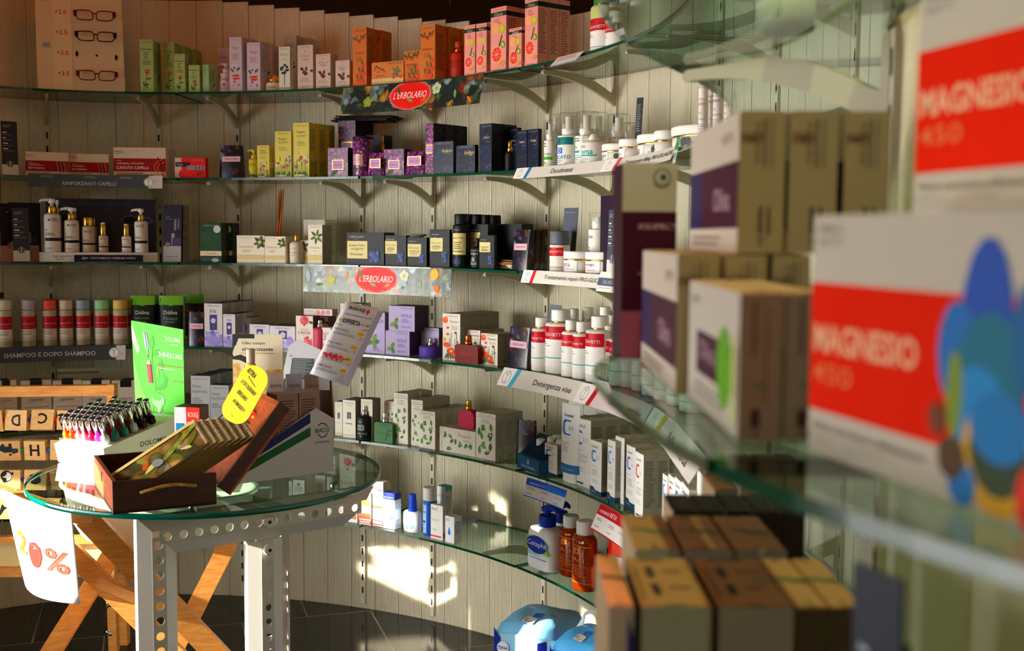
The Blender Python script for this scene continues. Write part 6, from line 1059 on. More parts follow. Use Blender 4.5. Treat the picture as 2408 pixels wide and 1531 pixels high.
def cetaphil(x0, x1, yt, label, st, lab=True):
    Pt, w, h, hd, n, r = place(6, x0, x1, yt, st); d = w*.62; t = vessel('lotion_pump_bottle', label, 'bottle', Pt-n*d/2, hd); mb = MB()
    hs = h*.66; vs, fs = [], []; nn = 28
    sec = [(.94, 0), (.99, .004), (1, .01), (1, hs*.72), (.97, hs*.84), (.86, hs*.94), (.6, hs*.985), (.32, hs)]
    for f, z in sec:
        for i in range(nn):
            a = 2*pi*i/nn; ex = abs(sin(a))**.5*(1 if sin(a) > 0 else -1); ey = abs(cos(a))**.6*(1 if cos(a) > 0 else -1); g = f if f > .5 else f
            vs.append((w/2*g*ex, -d/2*max(g, .5 if f < .5 else g)*ey, z))
    for j in range(len(sec)-1):
        for i in range(nn): a, b = j*nn+i, j*nn+(i+1) % nn; fs.append([a, b, b+nn, a+nn])
    mb.add(vs, fs, 'eef0ee', True); mb.add(vs[-nn:], [list(range(nn))], 'eef0ee')
    if lab: art(mb, [P([(.0, .3), (1, .22), (1, .36), (.0, .5)], '90c838'), P([(.02, .56), (.06, .86), (.94, .7), (.96, .36), (.5, .36)], '90c838'), E(.5, .56, .46, .24, '1c3c98'), T('Cetaphil', .5, .56, .84, 'f0f4f8', h=.26), L(.08, .2, .8, 2, .06, '70a8d0'), R(.2, -.05, .9, .03, '3878d0')], w*.86, hs*.6, lambda a, b, o: V((a, -d/2-o-.0006, b+hs*.26)))
    mb.build('body', t); MB().lathe(rnd(w*.2, hs, h*.84, .002), '143c9c', 20).build('collar', t); mb = MB(); mb.lathe([(w*.07, h*.84), (w*.07, h*.92)], '143c9c', 10); mb.lathe(rnd(w*.15, h*.9, h*.97, .002), '143c9c', 16); mb.tube([(-.002, 0, h*.955), (w*.2, 0, h*.985), (w*.36, 0, h*.955), (w*.4, 0, h*.93)], [w*.09, w*.1, w*.07, w*.04], '143c9c', 8, .8); mb.build('pump_head', t); return t
cetaphil(1277, 1325, 1183, 'white lotion bottle with blue pump, the one set further back', .11, False)
cetaphil(1232, 1293, 1191, 'white lotion bottle with blue pump and green-blue oval label', .025)
AMB, nt, b, N, Lk = nodemat('amber_plastic'); b.inputs['Base Color'].default_value = rgb('a84410'); b.inputs['Roughness'].default_value = .08; b.inputs['Transmission Weight'].default_value = .45
def a_amb(): return [R(0, .9, 1, .912, 'd8a040'), R(.44, .74, .66, .86, 'c89038'), E(.55, .8, .05, .05, '7c2c08'), T('VALI', .5, .62, .6, 'c87c28', h=.08), L(.2, .5, .9, 5, .05, 'b86820'), R(0, .14, 1, .15, 'd8a040'), L(.3, .24, .7, 1, .03, 'c88030')]
bo(6, 1303, 1342, 1214, 'cap', 'amber body oil bottle with white cap, the one behind', AMB, a_amb(), cap='eceae6', st=.05, bodyfrac=.8, capr=.55, z0=.02, z1=.72, shoulder=.2, oval=.7, name='oil_bottle')
bo(6, 1333, 1372, 1227, 'cap', 'amber body oil bottle with white cap, the one at the glass front', AMB, a_amb(), cap='eceae6', st=.012, bodyfrac=.8, capr=.55, z0=.02, z1=.72, shoulder=.2, oval=.7, name='oil_bottle')
PINKT, nt, b, N, Lk = nodemat('pink_translucent'); b.inputs['Base Color'].default_value = rgb('f4c4bc'); b.inputs['Roughness'].default_value = .25; b.inputs['Transmission Weight'].default_value = .35
bo(6, 1413, 1469, 1246, 'cap', 'broad red bottle with white cap behind the pink translucent one', 'd8281c', [T('DERMA', .2, .35, .3, 'f0c8c0', rot=90), [R(.05+.04*i, .05, .07+.04*i, .25, 'f0c8c0') for i in range(5)]], cap='eeeae6', st=.07, bodyfrac=.85, capr=.45, shoulder=.3, z0=.05, z1=.8, name='body_wash_bottle', oval=.6)
bo(6, 1420, 1462, 1275, 'straight', 'pink translucent bottle with red-tinted lid at the glass front', PINKT, [T('BioNike', .4, .7, .6, '50404c', rot=80), T('DERM', .3, .36, .5, 'd84030'), L(.1, .28, .6, 4, .05, 'd86050')], cap='e8584c', st=.012, bodyfrac=.82, z0=.05, z1=.85, name='body_wash_bottle')
# ---------------------------------------------------------------- pads on the floor
def pack(x0, x1, yt, Y, label, d, h, rz, cols, brand):
    Pt = aty((x0+x1)/2, yt, Y); w = (x1-x0)/F*Y/cos(rad(8)); z1 = Pt.z; pos = V((Pt.x, Pt.y, 0)); t = vessel('pad_pack', label, 'plastic pack', pos, rz); mb = MB(); rg = random.Random(int(x0)); vs, fs = [], []
    nx, ny, nz = 26, 20, 16; H_ = z1
    # pillow: rounded box with a puckered top
    def S_(a, b, c):
        x, y, z = a*w/2, b*d/2, c*H_
        bulge = .04*w*(1-b*b)*(1-(2*c-1)**2); x += (1 if a > 0 else -1)*bulge*abs(a)**4; zz = z
        if c > .99: zz += .022*(1-a*a)*(1-b*b)+.002*sin(a*5+b*4)
        k = max(abs(a), abs(b)) if c > .99 else 0
        if c > .99 and k > .99: zz -= .02
        x *= 1-.05*(c > .99); y *= 1-.05*(c > .99); x *= 1-.03*(c < .01)
        return V((x, y, zz+.001*sin(a*6+c*5)*(c > .05)))
    def grid(fn, na, nb, mat):
        v = [fn(-1+2*i/na, -1+2*j/nb) for j in range(nb+1) for i in range(na+1)]; f = [[j*(na+1)+i, j*(na+1)+i+1, (j+1)*(na+1)+i+1, (j+1)*(na+1)+i] for j in range(nb) for i in range(na)]; mb.add(v, f, mat, True)
    c0, c1, c2 = cols
    grid(lambda a, b: S_(a, -1, (b+1)/2), nx, nz, c0); grid(lambda a, b: S_(-a, 1, (b+1)/2), nx, nz, c0); grid(lambda a, b: S_(-1, -a, (b+1)/2), ny, nz, c1); grid(lambda a, b: S_(1, a, (b+1)/2), ny, nz, c0); grid(lambda a, b: S_(a, b, 1), nx, ny, c2)
    fr = lambda a, b, o: S_(2*a/w, -1, b/H_)+V((0, -o-.002, 0))
    art(mb, [P([(0, .0), (.1, .0), (.1, .9), (.0, .98)], '142c8c'), E(.15, .82, .1, .1, 'e8f0f4'), E(.15, .82, .085, .085, 'f4f8fa'), T('*TENA', .15, .82, .17, '1c3c9c'), P([(.24, .5), (.24, .66), (.4, .4), (.36, .3)], '78d020'), P([(.4, .62), (.46, .72), (.66, .44), (.56, .42)], '78d020'), P([(.72, .66), (.86, .66), (.86, .93), (.72, .9)], '14208c'), E(.85, .62, .11, .07, 'e0f0f8'), T('*TENA', .86, .63, .2, '1c3c9c')], w, H_, fr, nx=8)
    art(mb, [R(.1, .1, .2, 1, 'f0f6f8'), E(.5, .3, .3, .1, 'd83060'), T('TENA', .5, .7, .6, '1c3c9c')], d, H_, lambda a, b, o: S_(-1, -2*a/d, b/H_)+V((-o-.004, 0, 0)), nx=8) if brand else None
    art(mb, [P([(.36, .04), (.58, .02), (.62, .18), (.42, .22)], 'e8e6e0'), [R(.42+.02*i, .06, .43+.02*i, .16, '282828') for i in range(6)], R(.5, .22, .66, .34, '3c78b8'), E(.82, .42, .05, .03, '204020'), E(.82, .42, .04, .024, 'd0d8a0'), Lf(.6, .7, .3, 30, 'c8e4f4', .2), Lf(.2, .6, .3, -30, 'd8ecf8', .2)], w*.9, d*.9, lambda a, b, o: S_(2*a/w, (2*b/d-.9), 1)+V((0, 0, o+.003)), nx=6)
    mb.build('wrapper', t); return t, w, H_
pack(1192, 1348, 1452, 3.02, 'bigger blue and white pad pack standing on the floor', .2, .3, rad(-26), ('a8d8f0', '14308c', '90ccf0'), True)
t, w, H_ = pack(1322, 1452, 1496, 2.82, 'smaller blue pad pack with a carrying strap beside the bigger one', .17, .3, rad(-30), ('58b0e8', '1838a0', '68b8ec'), False)
MB().tube([(-w*.36, .04, H_), (-w*.3, .06, H_+.035), (0, .066, H_+.05), (w*.3, .06, H_+.03), (w*.42, .04, H_-.01)], .012, 'dce8ee', 8, .25).build('carry_strap', t)
# ================================================================ the round glass table and what stands on it
TZ = .752; TC = V((-.807, 2.975, TZ)); TR = .456
UPZ = V((0, 0, 1))
def hdir(a): return V((cos(rad(a)), sin(rad(a)), 0))
def sheet(name, label, cat, cs, col, els=(), bulge=0, th=.0016, n=6, back=None, poly=None, parent=None, curl=0):
    "thin sheet through four corners (top-left, top-right, bottom-right, bottom-left), each a 3D point; bulge bows it towards the viewer"
    tl, tr, br, bl = [V(c) for c in cs]; w = ((tr-tl).length+(br-bl).length)/2; h = ((bl-tl).length+(br-tr).length)/2
    nn = (tr-tl).cross(tl-bl).normalized(); nn = nn if nn.dot(CP-tl) > 0 else -nn; org = (bl+br)/2
    def at(u, v, o): return bl.lerp(br, u).lerp(tl.lerp(tr, u), v)+nn*(o+bulge*(1-(2*u-1)**2)*(.4+.6*(1-v))+curl*(1-v)**2)-org
    mb = MB()
    if poly:
        m = len(poly); vs = [at(u, v, 0) for u, v in poly]+[at(u, v, -th) for u, v in poly]
        mb.add(vs, [list(range(m)), list(range(m, 2*m))[::-1]]+[[q, (q+1) % m, m+(q+1) % m, m+q] for q in range(m)], col)
    else:
        vs = [at(i/n, j/n, o) for o in (0, -th) for j in range(n+1) for i in range(n+1)]; m = (n+1)**2; fs = []
        for j in range(n):
            for i in range(n): a = j*(n+1)+i; fs += [[a, a+1, a+n+2, a+n+1], [m+a+1, m+a, m+a+n+1, m+a+n+2]]
        for i in range(n):
            a, b, c, d = i, i+1, n*(n+1)+i, n*(n+1)+i+1; fs += [[b, a, m+a, m+b], [c, d, m+d, m+c]]; a, b, c, d = i*(n+1), (i+1)*(n+1), i*(n+1)+n, (i+1)*(n+1)+n; fs += [[a, b, m+b, m+a], [d, c, m+c, m+d]]
        mb.add(vs, fs, col, bool(bulge))
    art(mb, els, w, h, lambda a, b, o: at(a/w+.5, b/h, o+(.0016 if bulge else .0003)), nx=10)
    o = mb.build(name, parent, org)
    if not parent: tag(o, label, cat)
    return o
table = tag(empty('glass_table', (TC.x, TC.y, 0)), 'round glass table on perforated white metal legs', 'table')
mb = MB(); n = 96; th = .014
ring = [(TR*cos(2*pi*i/n), TR*sin(2*pi*i/n)) for i in range(n)]; bev = .0025
mb.add([(x*(1-bev/TR), y*(1-bev/TR), TZ) for x, y in ring], [list(range(n))], GLASS); mb.add([(x*(1-bev/TR), y*(1-bev/TR), TZ-th) for x, y in ring], [list(range(n))[::-1]], GLASS)
vs = []
for f, z in ((1-bev/TR, TZ-th), (1, TZ-th+bev), (1, TZ-bev), (1-bev/TR, TZ)): vs += [(x*f, y*f, z) for x, y in ring]
mb.add(vs, [[j*n+i, j*n+(i+1) % n, (j+1)*n+(i+1) % n, (j+1)*n+i] for j in range(3) for i in range(n)], GEDGE2, True); mb.build('glass_top', table)
HAT = [(-.049, .034), (-.047, .017), (-.0175, .001), (-.0165, 0), (.0165, 0), (.0175, .001), (.047, .017), (.049, .034)]
def perf(mb, Lg, mp, mat, pitch=.0365, hr=.0105, cut=(0, 0), skip=()):
    "folded channel with round holes down its middle; mp(a across, l along, y depth)"
    for (a, y), (a2, y2) in zip(HAT, HAT[1:]):
        if abs(a+a2) < .001: continue
        e = lambda q, l: l+(cut[0]*q if l == 0 else cut[1]*q)
        mb.add([mp(a, e(a, 0), y), mp(a2, e(a2, 0), y2), mp(a2, e(a2, Lg), y2), mp(a, e(a, Lg), y)], [[0, 1, 2, 3]], mat)
    k = int(Lg/pitch); m = 16; W2 = .0165
    for i in range(k):
        c = (i+.5)*Lg/k; l0, l1 = i*Lg/k, (i+1)*Lg/k; sq, ci, cb = [], [], []
        for q in range(m):
            t = 2*pi*q/m+pi/4; x, y = cos(t), sin(t); s = max(abs(x), abs(y)); sq.append((W2*x/s, c+(l1-l0)/2*y/s)); ci.append((hr*x, c+hr*y))
        if i in skip: mb.add([mp(a, l, 0) for a, l in sq], [list(range(m))], mat); continue
        vs = [mp(a, l, 0) for a, l in sq]+[mp(a, l, 0) for a, l in ci]+[mp(a, l, .004) for a, l in ci]
        mb.add(vs, [[q, (q+1) % m, m+(q+1) % m, m+q] for q in range(m)]+[[m+q, m+(q+1) % m, 2*m+(q+1) % m, 2*m+q] for q in range(m)], mat)
BA = V((-.832, 2.625, 0)); BD = hdir(36); BN = V((BD.y, -BD.x, 0)); BZ = .668
T0 = V((TC.x, TC.y, 0))
mb = MB(); perf(mb, .54, lambda a, l, y: BA+BD*l-BN*y+UPZ*(BZ+a)-T0, WHITEMETAL, cut=(-.95, .95)); mb.build('cross_beam', table)
for l, cutv in ((.0, 1), (.275, 0)):
    mb = MB(); hgt = BZ if cutv else BZ-.05; o = BA+BD*l-BN*.004-T0
    perf(mb, hgt, lambda a, q, y, o=o: o+BD*a-BN*y+UPZ*q, WHITEMETAL, cut=(0, -1.0 if cutv else 0)); mb.build('leg', table)
o = (BA+BD*.275)*1.135-T0   # the far leg of the frame stands behind the middle one
mb = MB(); perf(mb, TZ-.04, lambda a, q, y, o=o: o-BD*a+BN*y*0+BN*y+UPZ*q, WHITEMETAL); mb.build('leg', table)
mb = MB(); mb.beam(BA+BD*.275-BN*.03-T0+UPZ*.69, o+UPZ*.69, .03, .04, WHITEMETAL); mb.build('cross_beam', table)
def lathe_n(mb, c, ax, prof, mat, n=20):
    q = V(ax).to_track_quat('Z', 'Y'); mb.lathe(prof, mat, n, tf=lambda p: q @ p+V(c))
for zz in (BZ, BZ-.072):
    mb = MB(); lathe_n(mb, BA+BD*.275+UPZ*zz-T0, BN, [(.014, 0), (.0142, .008), (.0125, .0105), (.005, .011)], 'dedad2'); lathe_n(mb, BA+BD*.275+BN*.011+UPZ*zz-T0, BN, [(.0045, 0), (.0045, .0004)], '2a2824', 10); mb.build('bolt_knob', table)
for p in (BA+BD*.09-BN*.02, BA+BD*.47-BN*.02):
    mb = MB(); mb.lathe(rnd(.012, BZ+.045, TZ-th), SILVER, 18, tf=lambda q, p=p: q+p-T0); mb.build('spacer', table)
# ---------------------------------------------------------------- folding pine stand with a white tub
stand = tag(empty('folding_stand', (-1.0, 3.0, 0)), 'folding pine wood stand with crossed legs under the glass table', 'stand'); S0 = V((-1.0, 3.0, 0))
def stick(pa, pb, w, t, nm='leg', mat=PINE, up=(.1, -1, .1)): mb = MB(); mb.beam(V(pa)-S0, V(pb)-S0, w, t, mat, up); mb.build(nm, stand)
def down(a, b, Ya, Yb, z=.0):  # run the line a->b (picture points at those distances) on to the floor
    A, B = aty(*a, Ya), aty(*b, Yb); d = B-A; return A, A+d*((z-A.z)/d.z)
A, B = down((203, 1216), (368, 1389), 2.79, 2.83); stick(A, B, .057, .022)
A, B = down((160, 1290), (365, 1492), 2.95, 2.97); stick(A, B, .05, .022)
A, B = down((258, 1312), (128, 1522), 3.12, 2.9); stick(A, B, .05, .026)
A, B = down((545, 1262), (466, 1418), 3.22, 3.12); stick(A, B, .05, .026)
stick(aty(236, 1368, 2.93), aty(420, 1448, 2.9), .026, .03, 'stretcher')
A1, A2 = aty(-14, 1150, 3.02), aty(205, 1222, 2.76); stick(A1, A2, .03, .026, 'top_bar', PINE, (0, 0, 1))
stick(aty(-30, 1156, 3.1), aty(52, 1160, 2.98), .034, .02, 'handle', PINE, (0, .3, 1))
tub = tag(empty('bath_tub', (-.97, 3.06, 0)), 'white oval plastic tub resting in the folding stand under the glass', 'tub')
mb = MB(); prof = [(.2, .555), (.235, .56), (.262, .6), (.275, .66), (.283, .69), (.295, .694), (.295, .7), (.276, .7), (.262, .66), (.225, .57), (.01, .566)]
mb.lathe(prof, 'ece6d4', 48, .62, tf=lambda p: Matrix.Rotation(rad(-18), 3, 'Z') @ p, cap=False); mb.add([(.2*sin(2*pi*q/48), -.124*cos(2*pi*q/48), .555) for q in range(48)], [list(range(48))[::-1]], 'ece6d4'); mb.build('shell', tub)
bag = sheet('discount_sheet', 'white curling paper sheet with orange and red 20% hanging from the stand', 'paper sign', (aty(6, 1150, 2.93), aty(166, 1206, 2.68), aty(186, 1420, 2.7), aty(58, 1372, 2.93)), 'f4f2f2', [T('*2', .26, .52, .2, 'd88010', h=.22, rot=-4), T('*0', .5, .46, .22, 'e02c10', h=.25, rot=-4), E(.5, .415, .09, .07, 'e02c10'), T('*%', .8, .44, .3, 'e03c14', h=.25, rot=-4)], bulge=.03, th=.003, n=10)
# ---------------------------------------------------------------- letter-block toy on its easel
TY = 3.62
toy = tag(empty('letter_block_easel', aty(120, 1100, TY)*1), 'wooden children’s easel with turning letter and animal blocks on rods', 'toy'); Y0 = toy.location.copy()
def tp(x, y, dy=0): return aty(x, y, TY+dy)-Y0
mb = MB(); mb.beam(tp(-60, 921), tp(258, 917), .034, .03, PINE, (0, -1, 0)); mb.build('top_rail', toy)
mb = MB(); mb.beam(tp(264, 903, -.004), tp(264, 1362, -.004), .024, .034, PINE, (0, -1, 0)); mb.build('post', toy)
for y, w in ((1268, .024), (1343, .03)): mb = MB(); mb.beam(tp(-60, y+1), tp(264, y), w, .03, PINE, (0, -1, 0)); mb.build('lower_rail', toy)
mb = MB(); mb.beam(tp(-60, 1304, .012), tp(262, 1303, .012), .092, .006, 'e0cfa0', (0, -1, 0)); mb.build('tray_panel', toy)
for dx, dy in ((262, .03), (287, .10)):
    a = tp(dx, 1340, dy); b = V((a.x+.004, a.y, -Y0.z)); mb = MB(); mb.beam(a, b, .028, .03, PINE, (0, -1, 0)); mb.build('leg', toy)
for y in (1420, 1488):
    p = tp(262, y, .005); mb = MB(); mb.tube([p+V((-.012, -.012, .01)), p+V((0, -.012, 0)), p+V((-.012, -.012, -.01))], .004, SILVER, 6); mb.lathe([(.005, -.006), (.005, .006)], SILVER, 8, tf=lambda q, p=p: q+p+V((0, -.01, 0))); mb.build('wing_nut', toy)
def block(x0, x1, yc, els, tilt, yaw=0):
    a, b = tp(x0, yc), tp(x1, yc); w = (b-a).length; c = (a+b)/2; hh = w*.92; Mx = Matrix.Rotation(rad(yaw), 3, 'Z') @ Matrix.Rotation(rad(tilt), 3, 'X'); mb = MB()
    mb.box(-w/2, w/2, -.011, .011, -hh/2, hh/2, PINE2, tf=lambda p: Mx @ p); art(mb, els, w, hh, lambda u, v, o: Mx @ V((u, -.011-o, v-hh/2))); mb.build('letter_block', toy, c)
K = '141210'
rows = [(988, [(-46, 9, [], 8, 0), (15, 67, [T('*D', .5, .5, .42, K, rot=180, h=.56)], -6, -4), (76, 128, [T('*C', .52, .56, .42, K, rot=180, h=.54)], -18, 2), (137, 186, [T('*B', .5, .6, .4, K, rot=180, h=.52)], -10, 0), (196, 244, [], -14, 0)], [(10, 'd82818'), (71, '2050c8'), (132, 'd82818'), (190, '38a048')]),
    (1058, [(-2, 49, [P([(.1, .7), (.2, .86), (.3, .86), (.32, .72), (.5, .72), (.5, .88), (.62, .88), (.66, .6), (.9, .62), (.92, .42), (.7, .34), (.6, .42), (.3, .4), (.12, .5)], '30363c'), E(.76, .5, .15, .12, '3c444c'), E(.56, .3, .07, .05, '22262a')], 6, 6), (60, 110, [T('*H', .5, .52, .46, K, rot=180, h=.6)], 4, -2), (121, 172, [T('*G', .5, .5, .42, K, rot=180, h=.56)], -8, 0), (182, 232, [], 6, 0)], [(54, '28884c'), (115, '3c88e0'), (176, 'd8b020')]),
    (1128, [(0, 51, [E(.36, .7, .24, .24, 'f0ece6'), E(.36, .7, .26, .27, K), E(.4, .68, .2, .2, 'f0ece6'), E(.24, .8, .16, .1, K, 30), E(.28, .5, .1, .12, K), P([(.56, .86), (.66, .92), (.7, .8), (.6, .76)], K)], -4, 0), (60, 112, [E(.5, .5, .26, .2, K), P([(.2, .7), (.4, .8), (.4, .6)], K)], -8, 0), (122, 172, [], 10, 0)], [(55, '2050c8'), (117, 'd82818'), (177, '38a048')]),
    (1196, [(-26, 24, [P([(.3, .1), (.6, .2), (.8, .5), (.95, .6), (.8, .66), (.7, .8), (.6, .5), (.4, .4)], K)], 3, 0), (34, 84, [P([(.2, .2), (.5, .3), (.8, .7), (.5, .6)], K)], -5, 0), (94, 144, [], 4, 0)], [(29, '28884c'), (89, '2050c8')])]
for y, bl, balls in rows:
    mb = MB(); mb.tube([tp(-60, y), tp(262, y)], .004, 'c8a878', 8); mb.build('rod', toy)
    for x0, x1, e, t, yw in bl: block(x0, x1, y, e, t, yw)
    for x, c in balls:
        p = tp(x, y); mb = MB(); mb.lathe([(.0015, -.0085), (.0062, -.006), (.0088, 0), (.0062, .006), (.0015, .0085)], M(c, .25), 16, tf=lambda q, p=p: q+p); mb.build('bead', toy)
# ---------------------------------------------------------------- nail varnish stand
DL = V((-1.258, 3.095, TZ)); EA = hdir(-23); EB = hdir(67)
disp = tag(empty('nail_varnish_display', DL), 'white make-up display stand with clear ridged tray and green advert board', 'display stand')
wA, wB = .166, .313; hf = lambda b: .052+.045*b/wB
def dp(a, b, z): return EA*a+EB*b+UPZ*z
mb = MB(); vs = [dp(0, 0, 0), dp(wA, 0, 0), dp(wA, wB, 0), dp(0, wB, 0), dp(-.006, -.008, hf(0)), dp(wA+.004, -.008, hf(0)), dp(wA+.004, wB, hf(wB)), dp(-.006, wB, hf(wB))]
mb.add(vs, [[3, 2, 1, 0], [4, 5, 6, 7], [0, 1, 5, 4], [1, 2, 6, 5], [2, 3, 7, 6], [3, 0, 4, 7]], 'f2f0f0')
art(mb, [T('DOLOMIA', .62, .5, .36, '505458', h=.2), T('MAKE-UP', .66, .28, .14, '707478')], wB, .07, lambda u, v, o: dp(wA+.002+o, u+wB/2, v+.004)); mb.build('plinth', disp)
mb = MB()
for j in range(8):
    b0 = .012+.037*j; z0 = hf(b0)+.001
    mb.add([dp(.004, b0, z0), dp(wA-.004, b0, z0), dp(wA-.004, b0+.03, z0+.012), dp(.004, b0+.03, z0+.012), dp(.004, b0+.037, z0+.005), dp(wA-.004, b0+.037, z0+.005)], [[0, 1, 2, 3], [3, 2, 5, 4]], CLEAR)
mb.add([dp(.002, .002, hf(0)+.001), dp(wA-.002, .002, hf(0)+.001), dp(wA-.002, .002, hf(0)+.016), dp(.002, .002, hf(0)+.016)], [[0, 1, 2, 3]], CLEAR); mb.build('clear_tray', disp)
sheetP = lambda a, b, z: DL+dp(a, b, z)
gs = sheet('advert_board', '', '', (sheetP(-.016, wB+.004, .372), sheetP(wA+.012, wB+.004, .352), sheetP(wA+.012, wB+.004, .086), sheetP(-.004, wB+.004, .086)), '68c840',
    [P([(0, 0), (.35, 0), (.15, .3), (0, .62)], '8cd868'), P([(0, .98), (.14, .72), (.1, .64), (0, .8)], 'd0ecc8'), [Lf(.42, .3, .34, 40, '48a428', .7), Lf(.46, .32, .3, 60, '58b838', .5)], St([(.36, .04), (.44, .3), (.38, .6), (.42, .84)], .008, '58a838'), Lf(.36, .72, .24, 80, '58b034', .5), Lf(.4, .66, .18, 40, '50a82c', .5), Lf(.5, .44, .16, 100, '90d870', .3), Lf(.56, .5, .2, 95, '58b034', .5), E(.48, .18, .13, .12, 'a8d8a0'), E(.46, .22, .1, .07, '60b848'),
     P([(.23, .9), (.3, .89), (.33, .73), (.26, .73)], 'c8d0d8'), P([(.25, .9), (.28, .9), (.31, .73), (.285, .73)], '707c98'), P([(.285, .73), (.305, .73), (.31, .64), (.3, .64)], 'e4ece4'), P([(.29, .66), (.31, .66), (.3, .61)], 'a83028'), P([(.275, .56), (.36, .56), (.38, .36), (.3, .36)], 'b01c3c'), P([(.285, .56), (.34, .56), (.345, .6), (.29, .6)], 'e8ece8'), P([(.3, .54), (.325, .54), (.34, .37), (.315, .37)], 'd86078'),
     T('DOLOMIA', .81, .87, .3, 'e4f4dc', h=.05), T('MAKE-UP', .84, .81, .14, 'd4ecc8'), T('SHINE&CARE', .75, .69, .46, 'eef8e8', h=.055), T('Olio rigenerante labbra', .73, .57, .5, 'a83c20', h=.034), L(.5, .54, .96, 1, .02, 'd8ecd0'), T('€ 11,90', .9, .41, .17, 'a8402c', h=.026), [Lf(.46, .1, .12, -60+q*30, 'b8e0a8', .3) for q in range(4)]], th=.003, parent=None)
gs.parent = disp; gs.location = gs.location-DL
TILT = rad(20); NAX = (UPZ*cos(TILT)-EB*sin(TILT)).normalized()
def varnish(i, j, c, lab_):
    a, b = .014+.0228*i, .024+.037*j; p = DL+dp(a, b, hf(b)+.006); q = NAX.to_track_quat('Z', 'X'); t = tag(empty('nail_varnish', p), lab_, 'nail varnish', 'nail varnish bottles in the display')
    t.rotation_mode = 'QUATERNION'; t.rotation_quaternion = q
    mb = MB(); mb.lathe([(.0102, 0), (.0112, .002), (.0112, .018), (.0095, .022), (.006, .0245), (.006, .026)], M(c, .12), 18); mb.build('bottle', t)
    mb = MB(); mb.lathe([(.0076, .026), (.0078, .073), (.0072, .0748), ], CHROME, 18); mb.lathe([(.0086, .0748), (.0086, .0762)], '2c2c30', 14); mb.build('cap', t)
VCOL = [['e89030', 'e85820', 'f0c0b8', 'e89cb0', 'd02850', 'e04cc0', 'd8e8e4'], ['f0d8d0', 'f4d0cc', 'f0c8c4', 'ecc0c0', 'a01838', 'b82c50', '28806c'], ['f0dcd4', 'f0d4cc', 'e8b8b0', 'e4a8b0', 'd87090', 'b04878', '2c8c78'], ['f4e4dc', 'f0d0c0', 'e8b4a8', 'e4a4a8', 'c06888', '7c3c60', 'b8ccc8'], ['f4e4dc', None, 'e8b0a0', 'd890a0', 'c8a0b8', '48202c', '280c14'], [None, 'f4e0d4', None, None, None, '30101a', '200810']]
CN = {'e8': 'orange', 'f0': 'pale pink', 'd0': 'crimson', 'e0': 'magenta', 'd8': 'pale mint', 'f4': 'milky', 'ec': 'rose', 'a0': 'dark red', 'b8': 'raspberry', '28': 'dark', '2c': 'green', 'e4': 'pink', 'b0': 'plum', 'c0': 'mauve', '7c': 'purple', 'c8': 'lilac', '48': 'dark plum', '30': 'near-black', '20': 'blackish'}
for j, row in enumerate(VCOL):
    for i, c in enumerate(row):
        if c: varnish(i, j, c, f'{CN.get(c[:2], "pink")} nail varnish with chrome cap, {ORD[j]} row from the front, {ORD[i]} along')
# ---------------------------------------------------------------- hinged wooden box of calendars
F0 = V((-.9, 2.512, TZ)); e1, e2 = hdir(27), hdir(117); bw, bd, bh, wt = .232, .34, .075, .009
wb = tag(empty('wooden_box', F0), 'open reddish-brown wooden box with rope handle, its lid tipped back', 'box')
def wp(a, b, z): return e1*a+e2*b+UPZ*z
def slab(nm, a0, a1, b0, b1, z0, z1, mat, els=None, par=wb): 
    mb = MB(); vs = [wp(a, b, z) for z in (z0, z1) for b in (b0, b1) for a in (a0, a1)]
    mb.add(vs, [[0, 2, 3, 1], [4, 5, 7, 6], [0, 1, 5, 4], [2, 6, 7, 3], [0, 4, 6, 2], [1, 3, 7, 5]], mat)
    if els: els(mb)
    return mb.build(nm, par)
slab('base_board', 0, bw, 0, bd, 0, .006, BOXWOOD_SHADED)
def frontart(mb): art(mb, [E(.255, .66, .014, .014, '120806'), E(.795, .66, .014, .014, '120806')], bw, bh, lambda u, v, o: wp(u+bw/2, -o, v))
slab('front_panel', 0, bw, 0, wt, .0005, bh, BOXWOOD_SHADED, frontart)
def leftart(mb): art(mb, [R(.4, .5, .47, .82, '1a0e08')], bd, bh, lambda u, v, o: wp(-o, bd/2-u, v))
slab('side_panel', 0, wt, wt, bd-wt, .0065, bh, BOXWOOD_LIT, leftart)
slab('back_panel', 0, bw, bd-wt, bd, .0065, bh, BOXWOOD_SHADED); slab('side_panel', bw-wt, bw, wt, bd-wt, .0065, .034, BOXWOOD_LIT)
mb = MB(); pts = []
for q in range(15):
    f = q/14; a = bw*(.255+.54*f); pts.append(wp(a, -.004-.014*sin(pi*f)**.6, bh*(.66+.16*sin(pi*f)-.05*(1-f))))
for k in range(3):
    mb.tube([p+UPZ*.0022*cos(i*1.5+k*2.1)-e2*.0022*sin(i*1.5+k*2.1) for i, p in enumerate(pts)], .0026, ('b89858', 'a88648', 'c4a468')[k], 6)
mb.build('rope_handle', wb)
